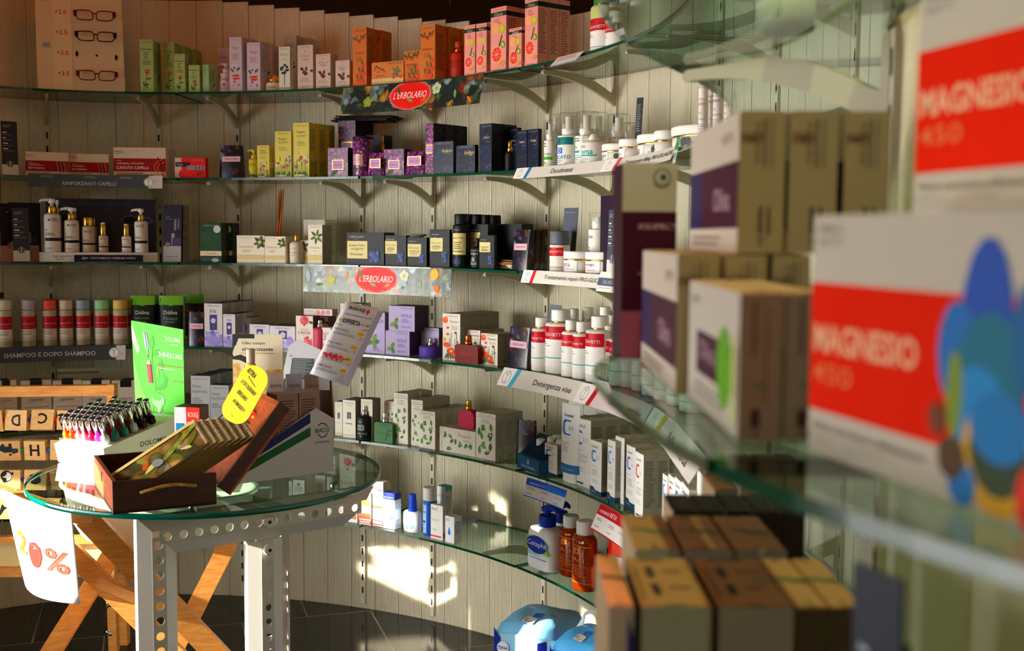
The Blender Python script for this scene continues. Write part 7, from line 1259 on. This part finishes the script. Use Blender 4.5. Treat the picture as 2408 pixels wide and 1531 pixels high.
# lid: a shallow tray hinged along the far side, tipped back
LT = rad(52); lx = lambda s, t: (bw+.004+s*cos(LT)+t*sin(LT), .04+s*sin(LT)-t*cos(LT))
def lidslab(nm, s0, s1, t0, t1, b0, b1, mat):
    mb = MB(); vs = []
    for s in (s0, s1):
        for b in (b0, b1):
            for t in (t0, t1): a, z = lx(s, t); vs.append(wp(a, b, z))
    mb.add(vs, [[0, 1, 3, 2], [4, 6, 7, 5], [0, 4, 5, 1], [2, 3, 7, 6], [0, 2, 6, 4], [1, 5, 7, 3]], mat); return mb.build(nm, lid)
lid = empty('lid', (0, 0, 0)); lid.parent = wb
lidslab('lid_board', 0, .245, .03, .036, 0, bd, BOXWOOD_LIT); lidslab('lid_edge', 0, .245, 0, .03, 0, .009, BOXWOOD_SHADED); lidslab('lid_edge', 0, .245, 0, .03, bd-.009, bd, BOXWOOD_SHADED); lidslab('lid_edge', .236, .245, 0, .03, .009, bd-.009, BOXWOOD_LIT)
mb = MB(); mb.tube([wp(bw+.002, .03, .06), wp(bw+.012, .03, .05), wp(bw+.02, .03, .07)], .0018, SILVER, 6); mb.build('hinge', lid)
CAL = blotch('calendar_cover_print', [(0, 'b48c50'), (.2, 'c8a868'), (.36, 'd0a050'), (.5, 'b86838'), (.62, '7c7448'), (.74, 'c89c58'), (.86, '6a5c3c'), (.95, 'b05c30')], 26, .4, 'CELL', dist=.8)
ct = rad(31); cl, cw_, cth = .245, .115, .0085
def calendar(i):
    a0 = .016+.0178*i; o = F0+wp(a0, .035, .0085+.0015*i); t = tag(empty('wall_calendar', o), ('topmost calendar with olive-branch cover and green year label in the wooden box', *(f'spiral calendar in the wooden box, {ORD[k]} behind the topmost one' for k in range(6)))[i], 'calendar', 'calendars in the wooden box')
    ax = e1*cos(ct)+UPZ*sin(ct); nn = -e1*sin(ct)+UPZ*cos(ct); mb = MB()
    wv = (e2*.93+UPZ*.34-e1*.1).normalized(); nn = ax.cross(wv).normalized(); nn = nn if nn.z > 0 else -nn
    f = lambda l, b, k: ax*l+wv*b+nn*k
    vs = [f(l, b, k) for k in (0, cth) for b in (0, cw_) for l in (0, cl)]; mb.add(vs, [[0, 2, 3, 1], [4, 5, 7, 6], [0, 1, 5, 4], [2, 6, 7, 3], [0, 4, 6, 2], [1, 3, 7, 5]], '6a5838', )
    for q in range(5): z = cth*(q+.5)/5; mb.add([f(.0005, -.0003, z), f(cl, -.0003, z), f(cl, -.0003, z+.0006), f(.0005, -.0003, z+.0006)], [[0, 1, 2, 3]], 'b0a078')
    if i == 0:
        els = [P([(0, 0), (1, 0), (1, 1), (0, 1)], CAL), P([(.02, .05), (.02, .62), (.2, .5), (.2, -.0)], '1c3c2c'), T('2018', .07, .3, .36, 'c8c8b0', rot=90, h=.06), T('L’Erbolario', .15, .3, .4, 'a8a890', rot=90, h=.03)]
        els += [Lf(.3+.055*q, .2+.5*((q*7) % 5)/5, .2, 20+q*47, ('6a7030', 'b8602c', '8a8c40', '4c5424', 'd8c888', '8a8478')[q % 6], .34) for q in range(13)]; els += [Lf(.55+.05*(q % 8), .35+.06*q, .13, 25, ('788038', '90984c')[q % 2], .55) for q in range(8)]
        els += [E(.5, .4, .05, .07, '8a8c90', 30), P([(0, .9), (1, .9), (1, 1), (0, 1)], 'd8c48c')]
        art(mb, els, cl, cw_, lambda u, v, o: f(u+cl/2, v, cth+o))
    else: art(mb, [P([(.86, 0), (1, 0), (1, 1), (.86, 1)], 'd0c498'), [E(.93, .1+.09*q, .012, .03, 'a83c3c') for q in range(9)], [St([(.88, .08+.1*q), (.98, .1+.1*q)], .008, '8a7c58') for q in range(9)]], cl, cw_, lambda u, v, o: f(u+cl/2, v, cth+o))
    mb.build('pages', t); mb = MB()
    for q in range(20): b = .004+q*.0056; mb.tube([f(cl-.006, b, cth), f(cl-.001, b, cth+.0035), f(cl+.0035, b, cth*.5), f(cl-.001, b, -.002)], .0008, 'e0dcd0', 4)
    mb.build('spiral_binding', t)
for i in range(7): calendar(i)
slab_ = [wp(.215, .16, .09), wp(.3, .16, .2)]
sheet('greeting_card', 'green, yellow and red flower card tucked inside the tipped lid', 'card', (aty(576, 958, 2.9), aty(610, 975, 2.86), aty(596, 1003, 2.84), aty(566, 985, 2.88)), '1c4428', [R(.0, .45, .6, 1, 'b8b838'), Fl(.7, .6, .25, 'c83030'), Fl(.85, .3, .15, 'd84848')], th=.002)
sheet('yellow_note', 'bright yellow oval handwritten note clipped on the wooden lid', 'note', (aty(581, 848, 2.66), aty(641, 881, 2.64), aty(571, 1008, 2.66), aty(511, 975, 2.68)), 'f0e020',
    [T('*RITIRA', .36, .86, .36, '2a2818', rot=-18, h=.08), St([(.3, .79), (.68, .69)], .016, '2a2818'), T('*IL TUO CALENDARIO', .5, .63, .66, '2a2818', rot=-18, h=.062), T('*ERBOLARIO', .44, .47, .42, '2a2818', rot=-18, h=.066), T('*IN OMAGGIO !!', .5, .3, .52, '2a2818', rot=-18, h=.062), E(.42, .12, .014, .014, '2a2818'), E(.48, .1, .014, .014, '2a2818')], th=.0015, poly=[(.5+.5*(abs(cos(t))**.8)*(1 if cos(t) > 0 else -1), .5+(.27 if sin(t) > 0 else -.27)+.23*sin(t)) for t in [2*pi*(q+.5)/40 for q in range(40)]])
# ---------------------------------------------------------------- striped white display box
B0 = V((-.748, 2.79, TZ)); b1, b2 = hdir(38), hdir(100); Wb, Db = .338, .13
sb = tag(empty('leaflet_display_box', B0), 'white cardboard display box with diagonal navy and green stripes', 'display box')
def bp(a, b, z): return b1*a+b2*b+UPZ*z
def panel(nm, pts, els=None, col='cfcdd2', w=1, h=1, mp=None, th=.002, ax=b2):
    m = len(pts); mb = MB(); vs = [p for p in pts]+[p+ax*th for p in pts]; mb.add(vs, [list(range(m)), list(range(m, 2*m))[::-1]]+[[q, (q+1) % m, m+(q+1) % m, m+q] for q in range(m)], col)
    if els: art(mb, els, w, h, mp)
    return mb.build(nm, sb)
fpts = [(0, 0), (Wb, .0), (Wb+.006, .142), (.29, .176), (.004, .022)]
Hb = .176
panel('front_panel', [bp(a, 0, z) for a, z in fpts], [P([(.03, .06), (.03, .17), (.81, .93), (.81, .78)], '14205c'), P([(.03, -.0), (.03, .0), (.04, .08), (.81, .72), (.81, .58), (.08, .0)], '146034'), [St([(.875, .72), (.905, .76), (.94, .74), (.96, .7)], .008, '1c4c50'), St([(.875, .6), (.905, .54), (.94, .55), (.96, .6)], .008, '1c3c7c')], T('*BRACCO', .915, .65, .13, '1c6444', h=.07), T('LIFE FROM INSIDE', .91, .47, .13, '4c5c80', h=.035), T('TORRIGLIO', .72, .4, .16, 'c4c0c4', h=.05)], w=Wb, h=Hb, mp=lambda u, v, o: bp(u+Wb/2, -o, v))
panel('side_panel', [bp(Wb, .002, 0), bp(Wb, Db, 0), bp(Wb, Db, .24), bp(Wb+.006, .002, .142)], ax=b1, col='b8aca4'); panel('base', [bp(.002, .002, .001), bp(Wb-.001, .002, .001), bp(Wb-.001, Db-.001, .001), bp(.002, Db-.001, .001)], ax=UPZ)
panel('back_panel', [bp(0, Db, 0), bp(Wb, Db, 0), bp(Wb, Db, .25), bp(.2, Db, .25), (bp(.06, Db, .05))], col='b09888')
for i, (a, lbl) in enumerate(((.165, 'grey-brown small-print carton in the striped display box, beside the wooden lid'), (.228, 'grey-brown small-print carton in the striped display box, next to its back panel'))):
    p = B0+bp(a+.03, .035, .0035); carton('pharmacy_carton', lbl, p, rad(38), .06, .05, .215, '9a8278', [L(.1, .92, .92, 22, .033, '4c4038')], GREYTXT, topcol='a08c80', tp=[R(.1, .3, .9, .34, '60504a')])
for i, (a, b, hh, ln) in enumerate(((.17, .09, .262, 0), (.225, .09, .258, 0), (.28, .09, .252, 0))):
    t = tag(empty('cream_tube', B0+bp(a, b, .0035), rad(38)), ('white and blue cream tube sticking up beside the gold card', 'silver-blue cream tube sticking up between the other two', 'brown-labelled cream tube sticking up under the price list')[i], 'tube', 'tubes in the striped display box')
    tubemesh(.05, hh, .03, ('e8e8ea', 'b8bcc8', '9c8c84')[i], [T('ROUGJ', .5, .85, .6, '50586c'), R(0, .7, 1, .78, '2c60b0')], 'e8e4e0', t); t.rotation_euler[1] = rad(ln)
sheet('display_header', 'white pointed display header with a grey text window behind the price list', 'display card', (aty(676, 797, 3.06), aty(775, 800, 3.06), aty(775, 918, 3.06), aty(658, 912, 3.06)), 'dedee2', [R(.17, .2, .66, .62, '60686a'), L(.19, .6, .64, 11, .034, 'a0a8a8'), E(.13, .66, .02, .02, 'a0a0a4')], poly=[(0, 0), (1, 0), (1, .72), (.26, 1), (.05, .86)], th=.003)
PL = [aty(813, 709, 2.93), aty(892, 726, 2.96), aty(806, 902, 2.93), aty(729, 879, 2.90)]
def plist(): 
    e = [T('*ROUGJ', .4, .93, .46, '1c1c3c', h=.055), P([(.68, .945), (.72, .945), (.72, .965), (.75, .965), (.75, .94), (.78, .94), (.78, .915), (.75, .915), (.75, .885), (.72, .885), (.72, .915), (.68, .915)], 'd01c30'), T('Linea trattamento capelli', .52, .85, .8, '60608c', h=.03, sh=.3), E(.1, .76, .05, .05, 'e8c010', n=5), T('*OFFERTA', .42, .76, .52, '1c1c3c', h=.06), T('meno 40%', .84, .76, .28, 'd01c40', h=.035, sh=.2), St([(0, .7), (1, .7)], .012, '2c2c40')]
    for i, (v, t1) in enumerate(((.64, 'FIALE CAPELLI:'), (.46, 'FIALE CAPELLI:'), (.3, 'SIERO NOTTE'), (.15, 'CREMA LAVANTE:'))):
        e += [T(t1, .26, v, .44, '2c2c5c', h=.026), T('TRATTAMENTO RINFORZANTE', .36, v-.045, .6, '70709c', h=.016), St([(.06, v-.062), (.72, v-.062)], .012, '28a08c'), E(.82, v, .1, .06, 'f0d420', n=7), T('23,92€', .82, v, .16, '403828', h=.018), St([(.84, v-.08), (.96, v-.04)], .008, 'd02c4c'), St([(.86, v-.04), (.94, v-.085)], .008, 'd02c4c')]
    return e+[St([(.1, .31), (.2, .26), (.26, .33), (.36, .25), (.42, .33), (.5, .25), (.56, .32), (.62, .27), (.8, .31)], .03, 'd81c30'), T('*ESAURITO', .38, .29, .6, 'd81c30', h=.05)]
sheet('price_list', 'white handwritten price list with yellow price marks standing slanted', 'price list', PL, 'e9e7ee', plist(), bulge=.006, n=8)
sheet('price_list_back', 'folded back leaf of the handwritten price list', 'paper', [PL[0]+V((.006, .02, -.004)), PL[1]+V((.008, .02, -.01)), PL[2]+V((.012, .02, -.012)), PL[3]+V((.006, .02, -.004))], 'cfc8d8', th=.0012).name = 'folded_leaf'
# gold card and body oil on a small white stand behind
gp = aty(606, 1085, 3.17); oil = tag(empty('body_oil_display', V((gp.x, gp.y, TZ))), 'gold speckled counter card reading Olio corpo elasticizzante', 'display card'); O0 = V((gp.x, gp.y, TZ)); gw = .142
GOLDP = nodemat('gold_speckle'); m_, nt, b, N, Lk = GOLDP; nz = N('TexNoise'); nz.inputs['Scale'].default_value = 60; nz.inputs['Detail'].default_value = 8; rp = N('ValToRGB'); ramp(rp, [(.35, 'c89c50'), (.5, 'd8bc84'), (.62, 'e8dcc0')]); tc = N('TexCoord'); Lk(tc.outputs['Object'], nz.inputs[0]); Lk(nz.outputs[0], rp.inputs[0]); Lk(rp.outputs[0], b.inputs['Base Color'])
MB().box(-.06, .06, -.05, .012, 0, .17, 'e0dcd0').build('base_block', oil)
mb = MB().box(-gw/2, gw/2, .014, .017, 0, .352, m_)
art(mb, [P([(0, .78), (.0, 1), (1, 1), (1, .72), (.5, .7)], 'e4dcc8'), P([(0, .985), (0, 1), (.44, 1), (.44, .965), (.12, .965), (.06, .9)], '3c3e44'), P([(0, 1), (.1, .97), (0, .85)], '3c3e44'), P([(-.12, .84), (-.13, .8), (-.02, .795), (.14, .79), (.3, .76), (.42, .7), (.42, .73), (.3, .81), (.16, .835), (.02, .82)], '3c3e44'), T('Olio corpo', .42, .925, .46, '303030', h=.03), T('elasticizzante', .5, .88, .62, '303030', h=.03), T('ad azione antismagliature', .5, .845, .7, 'c89858', h=.016)], gw, .352, lambda u, v, o: V((u, .014-o, v))); mb.build('back_card', oil)
bottle('cap', 'body_oil_bottle', 'pale gold body oil bottle with tall clear cap before the gold card', V((O0.x-.012, O0.y-.02, TZ+.1715)), 0, .03, .142, 'e0c078', [L(.2, .6, .8, 4, .08, 'a08040')], cap='c8b8ac', bodyfrac=.72, capr=.8, group=None)
p = aty(452, 1060, 2.98); carton('pharmacy_carton', 'white box with orange end reading ROUGJ behind the calendars', V((p.x, p.y, TZ)), rad(-8), .07, .06, .178, 'e4e2e4', [P([(.48, .62), (1, .6), (1, 1), (.46, 1)], 'd83818'), T('ROUGJ', .74, .88, .4, 'f0d8d0', h=.1), L(.5, .78, .8, 1, .03, 'f0d0c8'), R(.06, .48, .4, .76, '1c88b8'), T('Sebo', .23, .62, .28, 'e0f0f8'), T('da nero', .2, .38, .24, 'b87060'), L(.1, .32, .5, 2, .03, 'a09ca0')], sidecol='5c3c30', topcol='4c3028', name_=None) if False else carton('pharmacy_carton', 'white box with orange end reading ROUGJ behind the calendars', V((p.x, p.y, TZ)), rad(-8), .07, .06, .178, 'e4e2e4', [P([(.48, .62), (1, .6), (1, 1), (.46, 1)], 'd83818'), T('ROUGJ', .74, .88, .4, 'f0d8d0', h=.1), L(.5, .78, .8, 1, .03, 'f0d0c8'), R(.06, .48, .4, .76, '1c88b8'), T('Sebo', .23, .62, .28, 'e0f0f8'), T('da nero', .2, .38, .24, 'b87060'), L(.1, .32, .5, 2, .03, 'a09ca0')], sidecol='5c3c30', topcol='4c3028')
sheet('blank_card', 'small blank white card leaning between the nail varnish stand and calendars', 'card', (aty(386, 1031, 2.9), aty(412, 1034, 2.9), aty(406, 1075, 2.88), aty(384, 1075, 2.88)), 'eeeef0', th=.002)
# ================================================================ goods on the blunt end beside the camera
Z3, Z4 = SHZ[2]+.0006, SHZ[3]+.0006
def block_at(name, label, p, q, depth, h, col, a=(), **kw):
    "carton whose front runs from p to q on the plan (seen from the aisle), going back by depth"
    p, q = V(p), V(q); r = (q-p); w = r.length; r /= w; n = V((r.y, -r.x, 0)); m = (p+q)/2
    return carton(name, label, m-n*depth/2, atan2(r.y, r.x), w, depth, h, col, a, **kw)
ORG = M('dc3802', .6, spec=.04)
def a_mag():
    return [R(0, 0, 1, 1, 'd2cabe'), T('FARMACIA', .09, .945, .13, '8a8680', h=.04), T('VIETTI', .09, .89, .13, '9a968e', h=.035), R(0, .185, 1, .72, ORG), T('*MAGNESIO', .265, .49, .49, 'f4c8a8', h=.12), T('450', .12, .345, .2, 'e88a58', h=.085),
            E(.76, .62, .09, .2, '2c5cb0', 0), E(.66, .52, .07, .12, '2478b8'), E(.78, .46, .12, .14, '1c7890'), E(.74, .34, .1, .1, '2c90c8'), E(.66, .38, .03, .1, '8ca040'), E(.82, .2, .13, .13, 'd8b020'), E(.82, .22, .1, .1, '3c4c30'), E(.82, .3, .1, .08, '1c80b8'), E(.7, .08, .05, .05, '2c80b8'), E(.94, .1, .06, .08, 'd84018'), E(.6, .28, .03, .04, '7c4820'), E(.66, .16, .05, .05, '5c4428'), E(.9, .6, .05, .12, '1c6c9c'),
            T('Riduce stanchezza e affaticamento', .3, .125, .52, '706c68', h=.035), T('Integratore alimentare', .2, .075, .36, 'a8a29c', h=.025), T('Compresse', .14, .04, .22, 'a8a29c', h=.022)]
A = onz(1901, 1057, Z3); B = onz(2408, 1247, Z3); dr = (B-A).normalized(); B = A+dr*.175; hm = solve_dir(A, UPZ, Y=507)
mg = block_at('supplement_box', 'big white and orange magnesium supplement box, lower of the stacked pair', A, B, .06, hm, 'd2cabe', a_mag(), sidecol='c4bcb0', topcol='b8a490', flap=False)
nn = V((dr.y, -dr.x, 0)); A2 = A-nn*.012+dr*-.02; A2.z = Z3+hm+.001
s_ = solve_dir(A2, -nn, X=2148); A2 = A2-nn*max(s_, .004)
block_at('supplement_box', 'big white and orange magnesium supplement box, upper of the stacked pair', A2, A2+dr*.175, .05, hm, 'd2cabe', a_mag(), sidecol='c4bcb0', topcol='b8a490', flap=False)
# tall purple box at the glass edge
p, q = V((.0935, .968, Z3)), V((.1405, .972, Z3))
block_at('intimate_gel_box', 'tall box with white top, dark purple middle and pink foot at the glass edge', p, q, .045, .167, 'd4cac0', [R(0, .0, 1, .25, 'b06484'), R(0, .245, 1, .755, '4a1030'), T('Gel', .52, .68, .1, 'd0b0bc', rot=-90, h=.13), T('Ginecologico', .52, .46, .34, 'c8a0b0', rot=-90, h=.13), T('Gel', .8, .68, .1, 'd0b0bc', rot=-90, h=.13), T('Ginecologico', .8, .46, .34, 'c8a0b0', rot=-90, h=.13), E(.72, .93, .17, .17, '8c8888'), E(.72, .93, .13, .13, 'd0c8c0'), E(.74, .93, .06, .06, '505058')], sidecol='3c1428', topcol='b8aca0')
# long cartons standing on edge in two layers, ends to the aisle
def endart(red=True): return [T('FARMACIA', .28, .82, .22, '6c1c34', rot=90, h=.16), R(.52, .62, .6, .95, '8a7c74'), R(.68, .62, .74, .95, '9a8c84'), L(.36, .92, .46, 6, .05, '8a7c74'), R(.45, .14, .53, .33, '5c504c'), R(.64, .14, .7, .33, '5c504c'), E(.5, .1, .06, .06, '8a8078')]
def sideart(): return [R(0, .18, 1, .66, '4a1836'), T('Oliva', .7, .4, .3, 'c8a8b4', h=.18), R(.0, .18, .3, .66, '3c3058'), L(.1, .12, .8, 2, .05, '8c7c78'), T('VIETTI', .8, .84, .2, '9a9088', h=.07)]
xs1 = [(1592, 1690), (1705, 1802), (1816, 1904)]; hb = .0932
for lay, xs, z in ((0, xs1, Z3), (1, [(1730, 1838), (1848, 1960), (1976, 2082)], Z3+hb+.0012)):
    for i, (x0, x1) in enumerate(xs):
        a = V(((x0-IW/2)/F*.75, .75, z)); b = V(((x1-IW/2)/F*.75, .75, z))
        block_at('long_carton', f'long white carton with purple side, {"upper" if lay else "lower"} layer, {ORD[i]} from the glass edge', a, b, .2, hb, 'b8a890', endart(), lf=sideart(), sidecol='d8ccc0', topcol='b08c6c', group='long purple-sided cartons in two layers')
def greenart(): return [R(.2, .28, .98, .62, '4a1c3c'), T('Oliva', .42, .48, .34, 'b898a8', h=.16), E(.76, .44, .13, .14, '78b030'), L(.2, .2, .9, 2, .06, '9c948c'), T('VIETTI', .16, .86, .16, '9a9088', h=.07), R(.9, .1, .97, .7, 'd4d8a0')]
for i, x0 in enumerate((1741, 1852)):
    a = V(((x0-IW/2)/F*.578, .578, Z3)); b = a+V((.0225, 0, 0))
    block_at('long_carton', ('long white carton with purple and green label lying at the very glass edge', 'long white carton tucked between the green-labelled one and the orange boxes')[i], a, b, .165, .0765, 'a89c94', [R(.3, .6, .4, .95, '7a706c'), R(.6, .3, .66, .9, '8a807c'), R(.3, .1, .5, .22, '4c2438'), E(.45, .38, .12, .05, '5c8830')], lf=greenart(), sidecol='d4ccc2', topcol='c4a488', group='green-labelled long cartons')
# brown-topped boxes on the glass below
TAN = 'c09068'
def topart(v=0): return [T('KELAIRON', .5, .52, .3, '3c8468', rot=62 if v == 0 else 75, h=.3), T('COMPLEX', .66, .5, .24, '3c8468', rot=62 if v == 0 else 75, h=.26), L(.3, .95, .72, 1, .07, '6c4c38'), L(.38, .1, .62, 1, .07, '6c4c38')]
def topart2(): return [R(.24, .55, .36, .78, '4c3c40'), R(.24, .2, .36, .42, '4c3c40'), L(.5, .7, .9, 1, .08, '7c5c40'), L(.5, .36, .9, 1, .08, '7c5c40'), R(.05, .1, .1, .75, '94683c'), L(.2, .95, .8, 1, .06, '6c4c38')]
def low(x0, x1, Yf, Yb, label, tp, col='c0beba', top=TAN, h=.18, grp=None, a=()):
    p, q = V(((x0-IW/2)/F*Yf, Yf, Z4)), V(((x1-IW/2)/F*Yf, Yf, Z4)); return block_at('pharmacy_carton', label, p, q, Yb-Yf, h, col, a, tp=tp, topcol=top, sidecol='a89478', group=grp)
low(1442, 1502, .655, .76, 'brown-topped white carton standing apart at the outer end of the front row', topart(1), a=[P([(.75, 0), (1, 0), (1, .9), (.75, .98)], '3c4080')])
low(1522, 1690, .655, .755, 'wide brown-topped carton with two dark marks, first in the front row', topart2())
low(1708, 1888, .655, .755, 'wide brown-topped carton with two dark marks, second in the front row', topart2()+[T('ERGOVIS', .86, .5, .2, '3c8468', rot=80, h=.14)])
low(1894, 1972, .655, .755, 'narrow brown-topped dark-fronted carton beside the wide ones', topart(1), col='5c5040'); low(1978, 2056, .655, .755, 'narrow brown-topped dark-fronted carton behind the slate price card', topart(1), col='5c5040')
for i, (x0, x1) in enumerate(((1503, 1612), (1621, 1737), (1746, 1868))): low(x0, x1, .775, .872, f'brown-topped carton with green lettering in the second row, {ORD[i]} from the glass edge', topart(0), grp='second row of brown-topped cartons')
for i in range(5): low(1592+64*i, 1652+64*i, .884, .945, f'black-topped slim carton in the third row, {ORD[i]} from the glass edge', [R(.3, .1, .5, .9, '4c4034'), L(.55, .8, .8, 3, .2, '6c5c48'), R(.95, 0, 1, 1, '8c6c30')], top='231d18', col='3c342c', grp='black-topped slim cartons')
low(1690, 1748, .962, 1.03, 'brown-topped carton with green lettering behind the black-topped ones', topart(0))
for i in range(3):
    p = V((.252+.0245*i, 1.22, Z4)); block_at('pharmacy_carton', f'tall grey carton with turned lettering under the near glass, {ORD[i]} of three', p, p+V((.022, 0, 0)), .07, .148, 'a89c8c', [R(0, .66, 1, .9, 'a08468'), T('BETA', .3, .4, .34, '50606c', rot=90, h=.2), L(.55, .55, .9, 6, .06, '8a8074')], topcol='6c5848', sidecol='8a7c6c', group='tall grey cartons')
pc = [aty(2008, 1322, .5), aty(2119, 1366, .47)]
def dn(p, z): return V((p.x, p.y-.012, z))
sheet('price_card', 'slate-blue price card with pale lettering standing before the brown-topped cartons', 'price card', (pc[0], pc[1], dn(pc[1], Z4+.004), dn(pc[0], Z4+.004)), '2e3240', [[L(.14, .86-.1*i, .5, 1, .03, 'a8acb8'), L(.14, .82-.1*i, .8, 1, .016, '7c808c')] for i in range(6)], th=.002)
mb = MB(); mb.tube([dn(pc[1], Z4)+V((.004, .004, .008)), dn(pc[1], Z4)+V((.012, .006, .12)), pc[1]+V((.004, .004, -.03))], .0025, '3c3428', 6); mb.box(-.02, .03, -.008, .02, 0, .004, '3c3428', tf=lambda p: p+dn(pc[1], Z4))
tag(mb.build('card_holder'), 'thin dark curved holder behind the slate-blue price card', 'card holder')
# a few jars and boxes on the glass tier overhead
Z2 = SHZ[1]+.0006
for i, (x, y, w, h) in enumerate(((.29, .95, .06, .055), (.25, 1.06, .055, .05), (.3, .8, .06, .06))):
    bottle('jar', 'cream_jar', f'white gold-ringed jar on the blunt end of the second tier, {ORD[i]} along', V((x, y, Z2)), rad(-80), w, h, WH, [R(0, 0, .5, 1, 'f0eeea')], cat='jar', group='jars overhead')
# small dark pennant under the ceiling
p = aty(1058, 22, 3.4); mb = MB(); mb.add([p+V((-.024, 0, .16)), p+V((.022, 0, .17)), p, p+V((-.024, .006, .16)), p+V((.022, .006, .17)), p+V((0, .006, 0))], [[0, 2, 1], [3, 4, 5], [0, 1, 4, 3], [1, 2, 5, 4], [2, 0, 3, 5]], '2c1a14'); mb.tube([p+V((0, .003, .16)), p+V((0, .003, 3.2-p.z))], .002, '2c1a14', 5)
tag(mb.build('hanging_pennant'), 'small dark pennant hanging from the ceiling above the fruit cartons', 'pennant')
# labels keep to sixteen words
for o in list(SC.objects):
    if o.get('label') and len(o['label'].split()) > 16:
        w = o['label'].replace(' the ', ' ').replace(' on second shelf', '').replace(' on top shelf', '').split(); o['label'] = ' '.join(w[:16])
